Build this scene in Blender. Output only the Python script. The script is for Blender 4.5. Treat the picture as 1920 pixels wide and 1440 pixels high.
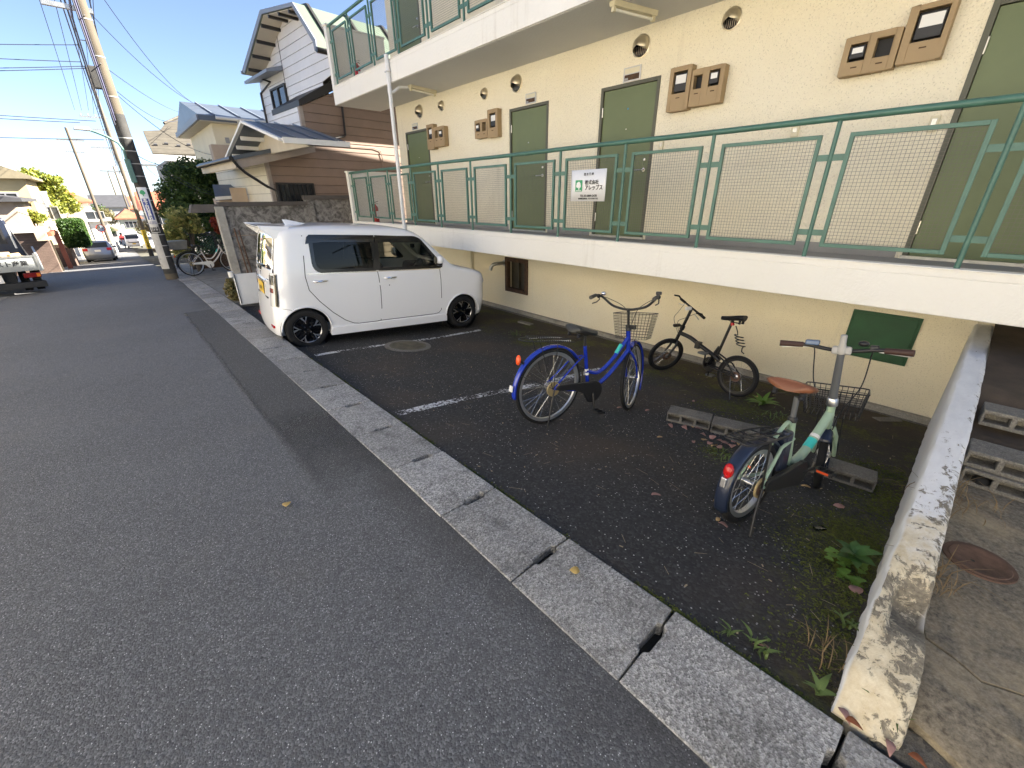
import bpy, bmesh, math, random
import numpy as np
from mathutils import Vector, Matrix
random.seed(7); RNG = np.random.default_rng(11)
for o in list(bpy.data.objects): bpy.data.objects.remove(o)
SC = bpy.context.scene
COL = SC.collection
rad = math.radians
# ------------------------------------------------------------------ camera
CAMZ = 1.65                      # eye height above the road; x towards the flats, y down the street
FPX = 776.0                      # focal length in pixels of the 1920 px wide photograph
YAW, PITCH, ROLL = rad(41.80), rad(-24.21), rad(-0.38)
_fw = np.array([math.sin(YAW)*math.cos(PITCH), math.cos(YAW)*math.cos(PITCH), math.sin(PITCH)])
_r0 = np.array([math.cos(YAW), -math.sin(YAW), 0.0]); _u0 = np.cross(_r0, _fw)
_rt = _r0*math.cos(ROLL)+_u0*math.sin(ROLL); _up = -_r0*math.sin(ROLL)+_u0*math.cos(ROLL)
cam = bpy.data.cameras.new('camera'); camo = bpy.data.objects.new('camera', cam); COL.objects.link(camo)
cam.sensor_width = 36; cam.lens = FPX/1920*36; cam.clip_start = .05; cam.clip_end = 2000
m = Matrix.Identity(4)
for i in range(3): m[i][0] = _rt[i]; m[i][1] = _up[i]; m[i][2] = -_fw[i]
m[2][3] = CAMZ; camo.matrix_world = m
SC.camera = camo
# ------------------------------------------------------------------ sky, sun, exposure
SUN_AZ = rad(-25)                 # sun stands behind the flats (+x), a little towards -y
SUN_EL = rad(36)
W = bpy.data.worlds.new('World'); SC.world = W; W.use_nodes = True
nt = W.node_tree; bg = nt.nodes['Background']
sky = nt.nodes.new('ShaderNodeTexSky'); sky.sky_type = 'NISHITA'; sky.sun_disc = False
sky.sun_elevation = SUN_EL; sky.sun_rotation = math.pi/2-SUN_AZ
sky.air_density = 0.58; sky.dust_density = 0.7; sky.ozone_density = 0.35; sky.altitude = 30
nt.links.new(sky.outputs[0], bg.inputs[0]); bg.inputs[1].default_value = 0.052
sl = bpy.data.lights.new('sun', 'SUN'); sl.energy = 5.0; sl.angle = rad(.53); sl.color = (1, .93, .82)
so = bpy.data.objects.new('sun', sl); COL.objects.link(so)
sdir = Vector((math.cos(SUN_EL)*math.cos(SUN_AZ), math.cos(SUN_EL)*math.sin(SUN_AZ), math.sin(SUN_EL)))
so.rotation_euler = (-sdir).to_track_quat('-Z', 'Y').to_euler()
so.location = (20, -5, 30)
SC.view_settings.view_transform = 'Standard'; SC.view_settings.look = 'None'
SC.view_settings.exposure = 2.72; SC.view_settings.gamma = 1.0; SC.view_settings.use_curve_mapping = False
# ------------------------------------------------------------------ pixels of the photograph to rays and points
def ray(u, v): return _fw*FPX+_rt*(u-960)-_up*(v-720)
def _sh(d): return (float(d[0]), float(d[1]), float(d[2])+CAMZ)
def onX(u, v, X): d = ray(u, v); return _sh(d*(X/d[0]))
def onY(u, v, Y): d = ray(u, v); return _sh(d*(Y/d[1]))
def onZ(u, v, Z): d = ray(u, v); return _sh(d*((Z-CAMZ)/d[2]))
def onP(u, v, p0, n):
    d = ray(u, v); n = np.array(n, float); p = np.array(p0, float)-np.array([0, 0, CAMZ])
    return _sh(d*(p@n)/(d@n))
PY = [-60, -10, 0, 2.2, 3.2, 4.5, 5.5, 7, 10, 14, 20, 30, 45, 60, 75, 120, 300, 700]
PZ = [1.2, .08, 0, -.012, -.035, -.065, -.09, -.13, -.205, -.34, -.70, -1.45, -2.55, -3.3, -3.9, -5.2, -9, -14]
def zr(y): return float(np.interp(y, PY, PZ))
def zkerb(y): return float(np.interp(y, [-2, -.2, .5, 1.05, 1.7, 3, 4, 5.1, 6.3, 8, 10, 14, 20], [.10, .06, .034, .006, -.02, -.05, -.08, -.105, -.13, -.16, -.2, -.335, -.695]))
def zlot(x, y):
    e = zkerb(y)-float(np.interp(y, [2.5, 5.2, 9], [.012, .10, .10]))
    w = -.585 if y < 8 else float(np.interp(y, [8, 12.5], [-.585, -.42]))
    t = min(1, max(0, (x-1.325)/(5.9-1.325)))
    g = float(np.interp(t, [0, .1, .21, .45, .78, 1], [0, .10, .235, .56, .87, 1]))
    return e+(w-e)*g
def hit(u, v, fn):
    d = ray(u, v); lo, hi = None, None
    for s in np.geomspace(.0005, 1, 3000):
        p = d*s
        if p[2]+CAMZ <= fn(p[0], p[1]): hi = s; break
        lo = s
    for _ in range(30):
        mm = (lo+hi)/2; p = d*mm
        if p[2]+CAMZ <= fn(p[0], p[1]): hi = mm
        else: lo = mm
    return _sh(d*hi)
def onR(u, v): return hit(u, v, lambda x, y: zr(y))
def onL(u, v): return hit(u, v, zlot)
# ------------------------------------------------------------------ object helpers
def tag(o, label=None, cat=None, group=None, kind=None):
    if label: o['label'] = label
    if cat: o['category'] = cat
    if group: o['group'] = group
    if kind: o['kind'] = kind
    return o
def empty(name, loc=(0, 0, 0), rz=0, label=None, cat=None, group=None, kind=None):
    o = bpy.data.objects.new(name, None); COL.objects.link(o); o.location = loc; o.rotation_euler = (0, 0, rz)
    o.empty_display_size = .1
    return tag(o, label, cat, group, kind)
def mkobj(name, me, mat=None, parent=None):
    o = bpy.data.objects.new(name, me); COL.objects.link(o)
    if mat is not None and len(me.materials) == 0:
        for mm in (mat if isinstance(mat, (list, tuple)) else [mat]): me.materials.append(mm)
    if parent is not None: o.parent = parent
    return o
def copy_tree(o, parent=None):
    c = o.copy(); COL.objects.link(c); c.parent = parent
    for ch in list(o.children): copy_tree(ch, c)
    return c
def frame_from(d, up=(0, 0, 1)):
    d = Vector(d).normalized(); up = Vector(up)
    if abs(d.dot(up)) > .98: up = Vector((1, 0, 0))
    a = d.cross(up).normalized(); b = a.cross(d).normalized()
    return a, b
class MB:
    def __init__(s): s.v = []; s.f = []; s.mi = []
    def add(s, vs, fs, mi=0):
        n = len(s.v); s.v += [tuple(map(float, p)) for p in vs]; s.f += [tuple(n+i for i in f) for f in fs]; s.mi += [mi]*len(fs); return s
    def box(s, x0, x1, y0, y1, z0, z1, mi=0):
        return s.add([(x0, y0, z0), (x1, y0, z0), (x1, y1, z0), (x0, y1, z0), (x0, y0, z1), (x1, y0, z1), (x1, y1, z1), (x0, y1, z1)],
                     [(0, 3, 2, 1), (4, 5, 6, 7), (0, 1, 5, 4), (1, 2, 6, 5), (2, 3, 7, 6), (3, 0, 4, 7)], mi)
    def hexa(s, p, mi=0):      # eight corners: bottom four counter-clockwise, top four
        return s.add(p, [(0, 3, 2, 1), (4, 5, 6, 7), (0, 1, 5, 4), (1, 2, 6, 5), (2, 3, 7, 6), (3, 0, 4, 7)], mi)
    def beam(s, a, b, w, h, up=(0, 0, 1), mi=0):  # rectangular bar from a to b
        a = Vector(a); b = Vector(b); r, u = frame_from(b-a, up); r = r*w/2; u = u*h/2
        return s.hexa([a-r-u, a+r-u, b+r-u, b-r-u, a-r+u, a+r+u, b+r+u, b-r+u], mi) if False else s.add(
            [a-r-u, a+r-u, a+r+u, a-r+u, b-r-u, b+r-u, b+r+u, b-r+u], [(0, 1, 2, 3), (7, 6, 5, 4), (0, 4, 5, 1), (1, 5, 6, 2), (2, 6, 7, 3), (3, 7, 4, 0)], mi)
    def tube(s, pts, r, seg=8, caps=True, closed=False, mi=0):
        P = [Vector(p) for p in pts]; n = len(P); vs = []; fs = []
        rr = r if isinstance(r, (list, tuple)) else [r]*n
        pa = None
        for i, p in enumerate(P):
            if closed: d = P[(i+1) % n]-P[i-1]
            else: d = P[min(i+1, n-1)]-P[max(i-1, 0)]
            d.normalize()
            if pa is None: a, b = frame_from(d)
            else:
                a = (pa-d*pa.dot(d)); a = a.normalized() if a.length > 1e-6 else frame_from(d)[0]
                b = a.cross(d).normalized()
            pa = a
            for k in range(seg):
                t = 2*math.pi*k/seg; vs.append(p+(a*math.cos(t)+b*math.sin(t))*rr[i])
        m_ = n if closed else n-1
        for i in range(m_):
            j = (i+1) % n
            for k in range(seg):
                l = (k+1) % seg; fs.append((i*seg+k, j*seg+k, j*seg+l, i*seg+l))
        if caps and not closed:
            fs.append(tuple(range(seg))); fs.append(tuple(range((n-1)*seg, n*seg))[::-1])
        return s.add(vs, fs, mi)
    def lathe(s, prof, c=(0, 0, 0), axis=(0, 0, 1), seg=24, closed=False, mi=0, a0=0, a1=2*math.pi):  # prof: (radius, along)
        ax = Vector(axis).normalized(); a, b = frame_from(ax, (0, 0, 1) if abs(ax.z) < .9 else (1, 0, 0)); c = Vector(c); vs = []; fs = []
        full = abs(a1-a0) > 6.28; ns = seg if full else seg+1
        for k in range(ns):
            t = a0+(a1-a0)*k/seg; d = a*math.cos(t)+b*math.sin(t)
            for (r, h) in prof: vs.append(c+d*r+ax*h)
        n = len(prof); m_ = n if closed else n-1
        for k in range(seg):
            l = (k+1) % ns
            for i in range(m_):
                j = (i+1) % n; fs.append((k*n+i, l*n+i, l*n+j, k*n+j))
        return s.add(vs, fs, mi)
    def prism(s, poly, o, ax, ay, az, d, mi=0):   # polygon (a,b) in frame at o, thickness d along az
        o = Vector(o); ax = Vector(ax); ay = Vector(ay); az = Vector(az); n = len(poly)
        vs = [o+ax*p[0]+ay*p[1] for p in poly]+[o+ax*p[0]+ay*p[1]+az*d for p in poly]
        fs = [tuple(range(n))[::-1], tuple(range(n, 2*n))]+[(i, (i+1) % n, n+(i+1) % n, n+i) for i in range(n)]
        return s.add(vs, fs, mi)
    def ball(s, c, r, seg=12, rings=8, sc=(1, 1, 1), mi=0):
        c = Vector(c); vs = [c+Vector((0, 0, r*sc[2]))]; fs = []
        for i in range(1, rings):
            p = math.pi*i/rings
            for k in range(seg):
                t = 2*math.pi*k/seg; vs.append(c+Vector((r*sc[0]*math.sin(p)*math.cos(t), r*sc[1]*math.sin(p)*math.sin(t), r*sc[2]*math.cos(p))))
        vs.append(c-Vector((0, 0, r*sc[2])))
        for k in range(seg): fs.append((0, 1+k, 1+(k+1) % seg))
        for i in range(rings-2):
            for k in range(seg):
                l = (k+1) % seg; fs.append((1+i*seg+k, 1+(i+1)*seg+k, 1+(i+1)*seg+l, 1+i*seg+l))
        e = len(vs)-1; b = 1+(rings-2)*seg
        for k in range(seg): fs.append((e, b+(k+1) % seg, b+k))
        return s.add(vs, fs, mi)
    def build(s, name, mat, parent=None, smooth=None, bevel=0, loc=None, recalc=False):
        me = bpy.data.meshes.new(name); me.from_pydata(s.v, [], s.f)
        if isinstance(mat, (list, tuple)) and any(s.mi): me.polygons.foreach_set('material_index', s.mi)
        if recalc or True:
            b = bmesh.new(); b.from_mesh(me); bmesh.ops.recalc_face_normals(b, faces=b.faces); b.to_mesh(me); b.free()
        me.update()
        o = mkobj(name, me, mat, parent)
        if smooth:
            me.shade_smooth(); me.set_sharp_from_angle(angle=rad(smooth))
        if bevel:
            md = o.modifiers.new('bevel', 'BEVEL'); md.width = bevel; md.segments = 2; md.limit_method = 'ANGLE'; md.angle_limit = rad(40)
        if loc is not None: o.location = loc
        return o
def raw_mesh(name, V, F, mat, parent=None, smooth=False):   # numpy bulk mesh of equal-size faces
    me = bpy.data.meshes.new(name); V = np.asarray(V, np.float32); F = np.asarray(F, np.int32); n = F.shape[1]
    me.vertices.add(len(V)); me.vertices.foreach_set('co', V.ravel())
    me.loops.add(F.size); me.loops.foreach_set('vertex_index', F.ravel())
    me.polygons.add(len(F)); me.polygons.foreach_set('loop_start', np.arange(0, F.size, n, dtype=np.int32))
    if smooth: me.polygons.foreach_set('use_smooth', np.ones(len(F), bool))
    me.update(calc_edges=True)
    return mkobj(name, me, mat, parent)
def text_mesh(body, size, mat, parent, mw, name='lettering', ext=.0012, align='CENTER', sx=1.0, bold=0.0):
    cu = bpy.data.curves.new('txt', 'FONT'); cu.body = body; cu.size = size; cu.extrude = ext; cu.align_x = align; cu.align_y = 'CENTER'; cu.resolution_u = 3
    cu.offset = bold
    t = bpy.data.objects.new('txt', cu); COL.objects.link(t)
    dg = bpy.context.evaluated_depsgraph_get(); me = bpy.data.meshes.new_from_object(t.evaluated_get(dg))
    bpy.data.objects.remove(t); bpy.data.curves.remove(cu)
    me.materials.clear()
    if sx != 1: me.transform(Matrix.Diagonal((sx, 1, 1, 1)))
    me.transform(mw); o = mkobj(name, me, mat, parent); return o
def basis(o, ax, ay, az):
    M = Matrix.Identity(4)
    for i in range(3): M[i][0] = ax[i]; M[i][1] = ay[i]; M[i][2] = az[i]; M[i][3] = o[i]
    return M
# ------------------------------------------------------------------ materials
class NT:
    def __init__(s, name):
        s.m = bpy.data.materials.new(name); s.m.use_nodes = True; s.t = s.m.node_tree; s.b = s.t.nodes['Principled BSDF']; s.out = s.t.nodes['Material Output']
        s.co = None
    def n(s, ty, **k):
        q = s.t.nodes.new(ty)
        for a, v in k.items(): setattr(q, a, v)
        return q
    def l(s, a, b): s.t.links.new(a, b)
    def pos(s, mode='Object'):
        if mode == 'World':
            g = s.n('ShaderNodeNewGeometry'); return g.outputs['Position']
        g = s.n('ShaderNodeTexCoord'); return g.outputs[mode]
    def noise(s, sc, det=4, rough=.55, co=None, dist=0, dim=None):
        q = s.n('ShaderNodeTexNoise'); q.inputs['Scale'].default_value = sc; q.inputs['Detail'].default_value = det; q.inputs['Roughness'].default_value = rough; q.inputs['Distortion'].default_value = dist
        if co is not None: s.l(co, q.inputs['Vector'])
        return q.outputs['Fac']
    def vor(s, sc, co=None, out='Distance', feat='F1', rnd=1):
        q = s.n('ShaderNodeTexVoronoi', feature=feat); q.inputs['Scale'].default_value = sc; q.inputs['Randomness'].default_value = rnd
        if co is not None: s.l(co, q.inputs['Vector'])
        return q.outputs[out]
    def ramp(s, f, stops, interp='LINEAR'):
        q = s.n('ShaderNodeValToRGB'); e = q.color_ramp; e.interpolation = interp
        while len(e.elements) < len(stops): e.elements.new(.5)
        for el, (p, c) in zip(e.elements, stops):
            el.position = p; el.color = (c, c, c, 1) if isinstance(c, (int, float)) else (*c, 1)
        s.l(f, q.inputs[0]); return q.outputs[0]
    def mix(s, a, b, f, mode='MIX'):
        q = s.n('ShaderNodeMix', data_type='RGBA', blend_type=mode)
        for i, x in ((6, a), (7, b)):
            if isinstance(x, tuple): q.inputs[i].default_value = (*x, 1)
            else: s.l(x, q.inputs[i])
        if isinstance(f, (int, float)): q.inputs[0].default_value = f
        else: s.l(f, q.inputs[0])
        return q.outputs[2]
    def math(s, op, a, b=None, c=None):
        q = s.n('ShaderNodeMath', operation=op)
        for i, x in enumerate((a, b, c)):
            if x is None: continue
            if isinstance(x, (int, float)): q.inputs[i].default_value = x
            else: s.l(x, q.inputs[i])
        return q.outputs[0]
    def sep(s, v): q = s.n('ShaderNodeSeparateXYZ'); s.l(v, q.inputs[0]); return q.outputs
    def scale(s, v, k):
        q = s.n('ShaderNodeVectorMath', operation='MULTIPLY'); s.l(v, q.inputs[0]); q.inputs[1].default_value = k; return q.outputs[0]
    def bump(s, h, st=.3, d=.01):
        q = s.n('ShaderNodeBump'); q.inputs['Strength'].default_value = st; q.inputs['Distance'].default_value = d; s.l(h, q.inputs['Height']); s.l(q.outputs[0], s.b.inputs['Normal']); return q
    def col(s, c):
        if isinstance(c, tuple): s.b.inputs['Base Color'].default_value = (*c, 1)
        else: s.l(c, s.b.inputs['Base Color'])
    def rough(s, r):
        if isinstance(r, (int, float)): s.b.inputs['Roughness'].default_value = r
        else: s.l(r, s.b.inputs['Roughness'])
    def set(s, **k):
        for a, v in k.items(): s.b.inputs[a.replace('_', ' ')].default_value = v
MATS = {}
def simple(name, c, rough=.5, metal=0, var=.0, vs=3.0, bump=0, bs=60, mode='Object', dirt=None, spec=None, coat=0):
    t = NT(name); p = t.pos(mode)
    if var:
        f = t.noise(vs, 5, .6, p); d = tuple(max(0, x*(1-var)) for x in c); e = tuple(min(1, x*(1+var*.7)) for x in c)
        cc = t.ramp(f, [(.3, d), (.7, e)])
        if dirt:
            g = t.noise(vs*2.3, 8, .7, p, .6); cc = t.mix(cc, dirt[0], t.ramp(g, [(dirt[1], 0.0), (min(1, dirt[1]+.18), dirt[2])]))
        t.col(cc)
    else: t.col(c)
    t.rough(rough); t.set(Metallic=metal)
    if spec is not None: t.b.inputs['Specular IOR Level'].default_value = spec
    if coat: t.b.inputs['Coat Weight'].default_value = coat; t.b.inputs['Coat Roughness'].default_value = .05
    if bump: t.bump(t.noise(bs, 5, .6, p), bump, .01)
    MATS[name] = t.m; return t.m
# ---- procedural materials of the setting
def mat_asphalt(name, base, fleck, fsc, fth, tint=(1, 1, 1), moss=False, bumpst=.5, rough=.85, kerbdirt=False, fade=False):
    t = NT(name); p = t.pos('World')
    big = t.noise(.55, 4, .6, p); mid = t.noise(9, 5, .65, p); fine = t.noise(230, 2, .6, p)
    c0 = tuple(base*.72*x for x in tint); c1 = tuple(base*1.3*x for x in tint)
    c = t.ramp(t.math('ADD', t.math('MULTIPLY', big, .75), t.math('ADD', t.math('MULTIPLY', mid, .25), t.math('MULTIPLY', fine, .3))), [(.46, c0), (.84, c1)])
    # aggregate: cells with their own grey
    vc = t.n('ShaderNodeTexVoronoi', feature='F1'); vc.inputs['Scale'].default_value = fsc; t.l(p, vc.inputs['Vector'])
    sp = t.sep(vc.outputs['Color'])
    cell = t.ramp(sp[0], [(0, base*.40), (.7, base*1.1), (1, base*2.2)])
    c = t.mix(c, cell, .55)
    sel = t.math('MULTIPLY', t.ramp(sp[1], [(fth, 0.0), (fth+.02, 1.0)]), t.ramp(vc.outputs['Distance'], [(.22, 1.0), (.38, 0.0)]))
    c = t.mix(c, fleck, sel)
    crack = None
    if moss:
        s = t.sep(p)
        nx = t.noise(1.3, 6, .7, p); nf = t.noise(28, 5, .75, p)
        # soil and moss gather towards the wall foot and the low boundary wall
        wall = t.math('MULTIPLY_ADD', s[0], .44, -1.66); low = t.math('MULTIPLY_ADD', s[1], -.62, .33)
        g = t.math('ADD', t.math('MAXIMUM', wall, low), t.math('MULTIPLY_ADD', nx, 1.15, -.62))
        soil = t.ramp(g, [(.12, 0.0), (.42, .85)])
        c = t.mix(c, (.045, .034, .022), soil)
        mm = t.math('MULTIPLY', t.ramp(g, [(.1, 0.0), (.32, 1.0)]), t.ramp(t.math('ADD', t.noise(2.1, 4, .6, p), t.math('MULTIPLY', nf, .5)), [(.74, 0.0), (.9, .9)]))
        c = t.mix(c, t.ramp(nf, [(.3, (.03, .034, .006)), (.7, (.12, .125, .02))]), mm)
        br = t.noise(.9, 3, .5, p)  # broad brown patches, coloured in for the soft sunlit streak on the lot
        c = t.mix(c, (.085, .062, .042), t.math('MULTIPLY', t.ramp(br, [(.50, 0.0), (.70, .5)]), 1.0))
    if kerbdirt:
        s = t.sep(p); g = t.math('ADD', t.math('MULTIPLY_ADD', s[0], 1.1, -.62), t.math('MULTIPLY_ADD', t.noise(1.6, 6, .7, p, .4), .9, -.45))
        c = t.mix(c, (.040, .036, .032), t.ramp(g, [(.12, 0.0), (.5, .62)]))
        c = t.mix(c, (.17, .155, .14), t.ramp(t.noise(.8, 4, .5, p), [(.56, 0.0), (.75, .4)]))
        c = t.mix(c, (.05, .05, .05), t.ramp(t.noise(2.3, 7, .75, p, .8), [(.60, 0.0), (.72, .5)]))
        c = t.mix(c, (.025, .025, .025), t.ramp(t.vor(9, p), [(.035, .8), (.06, 0.0)]))
    if fade:
        s = t.sep(p); n1 = t.noise(14, 4, .7, p); n2 = t.noise(1.1, 4, .6, p)
        fx = t.ramp(t.math('ADD', t.math('MULTIPLY_ADD', s[0], 9.0, -4.45), t.math('MULTIPLY', t.math('ADD', n1, n2), .5)), [(.3, 0.0), (.8, 1.0)])
        fy = t.ramp(t.math('ADD', t.math('MULTIPLY_ADD', s[1], .55, -1.15), t.math('MULTIPLY_ADD', n2, .8, -.4)), [(.0, 0.0), (.9, 1.0)])
        tr = t.n('ShaderNodeBsdfTransparent'); mx = t.n('ShaderNodeMixShader'); t.l(t.math('MULTIPLY', fx, fy), mx.inputs[0]); t.l(tr.outputs[0], mx.inputs[1]); t.l(t.b.outputs[0], mx.inputs[2]); t.l(mx.outputs[0], t.out.inputs[0])
    t.col(c); t.rough(rough)
    h = t.math('ADD', t.math('MULTIPLY', fine, .5), t.math('MULTIPLY', t.math('SUBTRACT', 1.0, vc.outputs['Distance']), .6))
    t.bump(h, bumpst, .006)
    MATS[name] = t.m; return t.m
mat_asphalt('road', .122, (.62, .62, .62), 150, .94, (.97, .99, 1.03), rough=.8, kerbdirt=True)
mat_asphalt('road_strip', .080, (.5, .5, .5), 150, .93, (1, 1, 1), rough=.9, fade=True)
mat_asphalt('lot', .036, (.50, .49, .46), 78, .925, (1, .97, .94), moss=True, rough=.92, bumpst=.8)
def mat_aggregate(name, lo, hi, sc, warm=(1, .98, .94), stain=None, world=True, bold=False):
    t = NT(name); p = t.pos('World' if world else 'Object')
    vc = t.n('ShaderNodeTexVoronoi', feature='F1'); vc.inputs['Scale'].default_value = sc; t.l(p, vc.inputs['Vector'])
    sp = t.sep(vc.outputs['Color'])
    a = t.ramp(sp[0], [(0, tuple(lo*x for x in warm)), (.55, tuple((lo+hi)/2.3*x for x in warm)), (1, tuple(hi*x for x in warm))])
    big = t.noise(2.2, 5, .6, p); n2 = t.noise(240, 2, .6, p)
    a = t.mix(a, t.ramp(n2, [(.35, lo*.6), (.75, hi)]), .32 if bold else .4)
    a = t.mix(a, tuple(hi*.8*x for x in warm), t.ramp(big, [(.42, 0.0), (.75, .3 if bold else .55)]))
    dk = t.noise(5, 6, .7, p, .4); a = t.mix(a, tuple(lo*.8*x for x in warm), t.ramp(dk, [(.5, 0.0), (.75, .75)]))
    if stain: a = t.mix(a, stain, t.ramp(t.noise(3.1, 5, .6, p, .3), [(.6, 0.0), (.78, .6)]))
    if bold:
        oi = t.n('ShaderNodeObjectInfo'); a = t.mix(a, (.10, .095, .085), t.ramp(oi.outputs['Random'], [(0, 0.0), (1, .45)]))
        a = t.mix(a, (.05, .048, .04), t.ramp(t.noise(1.7, 6, .7, p, .6), [(.56, 0.0), (.72, .6)]))
    t.col(a); t.rough(.9); t.bump(t.math('ADD', vc.outputs['Distance'], n2), .55, .006)
    MATS[name] = t.m; return t.m
mat_aggregate('kerb', .10, .74, 128, (1, .975, .93), bold=True)
mat_aggregate('old_concrete', .06, .30, 75, (1, .94, .82), (.10, .075, .045))
mat_aggregate('stone_brown', .06, .22, 60, (1, .85, .6), (.13, .085, .02))
mat_aggregate('block', .10, .30, 150, (1, .92, .77), (.10, .08, .05)); mat_aggregate('ledge', .26, .50, 150, (1, .90, .70), (.12, .10, .065))
def mat_stucco(name, c, c2, bs=42, st=.35, dirt=(.30, .26, .20), da=.35, pits=True):
    t = NT(name); p = t.pos('World')
    big = t.noise(.5, 4, .55, p); n = t.noise(bs, 3, .5, p); pit = t.noise(bs*1.7, 2, .4, p)
    a = t.ramp(big, [(.3, c), (.7, c2)])
    st_ = t.math('ADD', t.math('MULTIPLY', t.noise(1.0, 7, .68, t.scale(p, (1, 2.2, .5)), .3), .55), t.math('MULTIPLY', t.noise(1.0, 6, .7, t.scale(p, (1, 9, .55))), .45))
    a = t.mix(a, dirt, t.math('MULTIPLY', t.ramp(st_, [(.56, 0.0), (.8, da)]), 1.0))
    if pits: a = t.mix(a, tuple(x*.62 for x in c), t.ramp(pit, [(.30, .6), (.40, 0.0)]))
    t.col(a); t.rough(.85)
    t.bump(t.math('ADD', t.ramp(n, [(.36, 0.0), (.62, 1.0)]), t.math('MULTIPLY', t.noise(8, 4, .6, p), .6)), st*1.6, .008)
    MATS[name] = t.m; return t.m
mat_stucco('stucco', (.80, .725, .545), (.84, .785, .635))
mat_stucco('stucco_low', (.80, .70, .48), (.84, .775, .60), 60, .22, (.45, .43, .36), .5)
mat_stucco('slab_white', (.80, .775, .70), (.84, .82, .77), 30, .2, (.46, .41, .33), .6, False)
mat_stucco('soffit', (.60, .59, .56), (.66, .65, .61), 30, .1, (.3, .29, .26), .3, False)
mat_stucco('floor_grey', (.27, .26, .24), (.36, .35, .33), 60, .1, (.15, .13, .1), .5, False)
def mat_peel():
    t = NT('peeling_white'); p = t.pos('World'); s = t.sep(p)
    base = t.ramp(t.noise(70, 4, .6, p), [(.3, (.10, .085, .065)), (.7, (.30, .26, .19))])
    cream = t.ramp(t.noise(30, 5, .7, p), [(.3, (.58, .48, .31)), (.7, (.74, .66, .49))])
    white = t.ramp(t.noise(12, 6, .7, t.scale(p, (.5, 1, 1))), [(.3, (.74, .74, .74)), (.7, (.86, .86, .85))])
    fx = t.math('MULTIPLY_ADD', s[0], .7, -1.62)     # street end: wear plus warm sunlight put into the cream; white paint towards flats
    c = t.mix(cream, white, t.ramp(t.math('ADD', fx, t.noise(5, 5, .7, p)), [(.36, 0.0), (.60, 1.0)]))
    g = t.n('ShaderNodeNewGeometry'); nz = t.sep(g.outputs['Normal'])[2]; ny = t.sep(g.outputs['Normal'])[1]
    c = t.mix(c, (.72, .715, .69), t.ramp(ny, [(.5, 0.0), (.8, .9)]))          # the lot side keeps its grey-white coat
    wear = t.ramp(s[0], [(0, 0.0), (.27, .0), (.36, .12), (.46, .02), (.62, .10), (1, 0.0)])
    sx = t.math('MULTIPLY_ADD', s[0], .2, 0.0); wear = t.ramp(sx, [(.30, .05), (.345, .19), (.385, .19), (.42, .03), (.47, .10), (.56, .06), (.66, 0.0)])
    sy = t.ramp(t.math('MULTIPLY_ADD', s[1], -8.0, -1.0), [(.15, -.06 if False else 0.0), (.9, .10)])
    pe = t.math('ADD', t.math('ADD', t.noise(20, 7, .75, p, .5), wear), sy)
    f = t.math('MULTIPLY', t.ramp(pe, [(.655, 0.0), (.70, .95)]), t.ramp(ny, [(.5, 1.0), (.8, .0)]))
    c = t.mix(c, base, f)
    t.col(c); t.rough(.85); t.bump(t.math('ADD', t.noise(60, 5, .65, t.scale(p, (.6, 1, 1))), t.math('MULTIPLY', f, -1.0)), .5, .006)
    MATS['peeling_white'] = t.m
mat_peel()
def mat_conc_floor():
    t = NT('path_concrete'); p = t.pos('World')
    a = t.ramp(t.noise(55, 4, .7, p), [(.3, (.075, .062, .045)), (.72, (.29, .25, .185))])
    b = t.noise(2.4, 6, .65, p, .5); a = t.mix(a, (.46, .37, .23), t.ramp(b, [(.46, 0.0), (.66, .75)]))  # tan patches: warm reflected sunlight put into the concrete colour
    d = t.noise(3.7, 6, .7, p); a = t.mix(a, (.045, .04, .03), t.ramp(d, [(.55, 0.0), (.74, .8)]))
    t.col(a); t.rough(.9); t.bump(t.noise(90, 4, .7, p), .5, .006); MATS['path_concrete'] = t.m
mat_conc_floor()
def mat_worn_paint():
    t = NT('worn_line'); p = t.pos('World')
    n = t.math('ADD', t.noise(34, 6, .72, p), t.math('MULTIPLY', t.noise(3.0, 4, .6, p), .55))
    f = t.ramp(n, [(.755, 1.0), (.81, 0.0)])
    c = t.mix((.035, .034, .032), t.ramp(t.noise(20, 4, .6, p), [(.3, (.55, .56, .57)), (.7, (.74, .75, .76))]), f)
    t.col(c); t.rough(.8); t.bump(f, .4, .004)
    tr = t.n('ShaderNodeBsdfTransparent'); mx = t.n('ShaderNodeMixShader'); t.l(f, mx.inputs[0]); t.l(tr.outputs[0], mx.inputs[1]); t.l(t.b.outputs[0], mx.inputs[2]); t.l(mx.outputs[0], t.out.inputs[0])
    MATS['worn_line'] = t.m
mat_worn_paint()
simple('rail_green', (.068, .165, .125), .42, 0, .18, 6, .12, 140, dirt=((.05, .04, .03), .62, .5))
simple('wire', (.17, .15, .12), .6, .2)
simple('door_green', (.125, .158, .070), .5, 0, .08, 2)
simple('door_frame', (.085, .085, .058), .5, 0, .1, 4)
simple('hatch_green', (.014, .075, .026), .55, 0, .25, 4, .06, 40)
simple('steel', (.62, .60, .56), .28, 1)
simple('galv', (.55, .54, .50), .42, 1, .15, 12)
simple('hood_metal', (.56, .50, .38), .33, .85, .1, 10)
simple('black', (.008, .008, .008), .6)
simple('dark_glass', (.01, .01, .012), .08)
simple('rubber', (.007, .007, .0075), .8, 0, .3, 30, .1, 200)
simple('meter_tan', (.36, .255, .135), .6, 0, .08, 3)
simple('meter_grey', (.30, .30, .29), .35)
simple('white_plastic', (.78, .77, .74), .4)
simple('pvc_white', (.76, .76, .75), .42, 0, .06, 3, dirt=((.45, .42, .36), .58, .35))
simple('cream_plastic', (.66, .60, .42), .45, 0, .08, 5)
simple('lamp_tube', (.82, .80, .72), .3)
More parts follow.
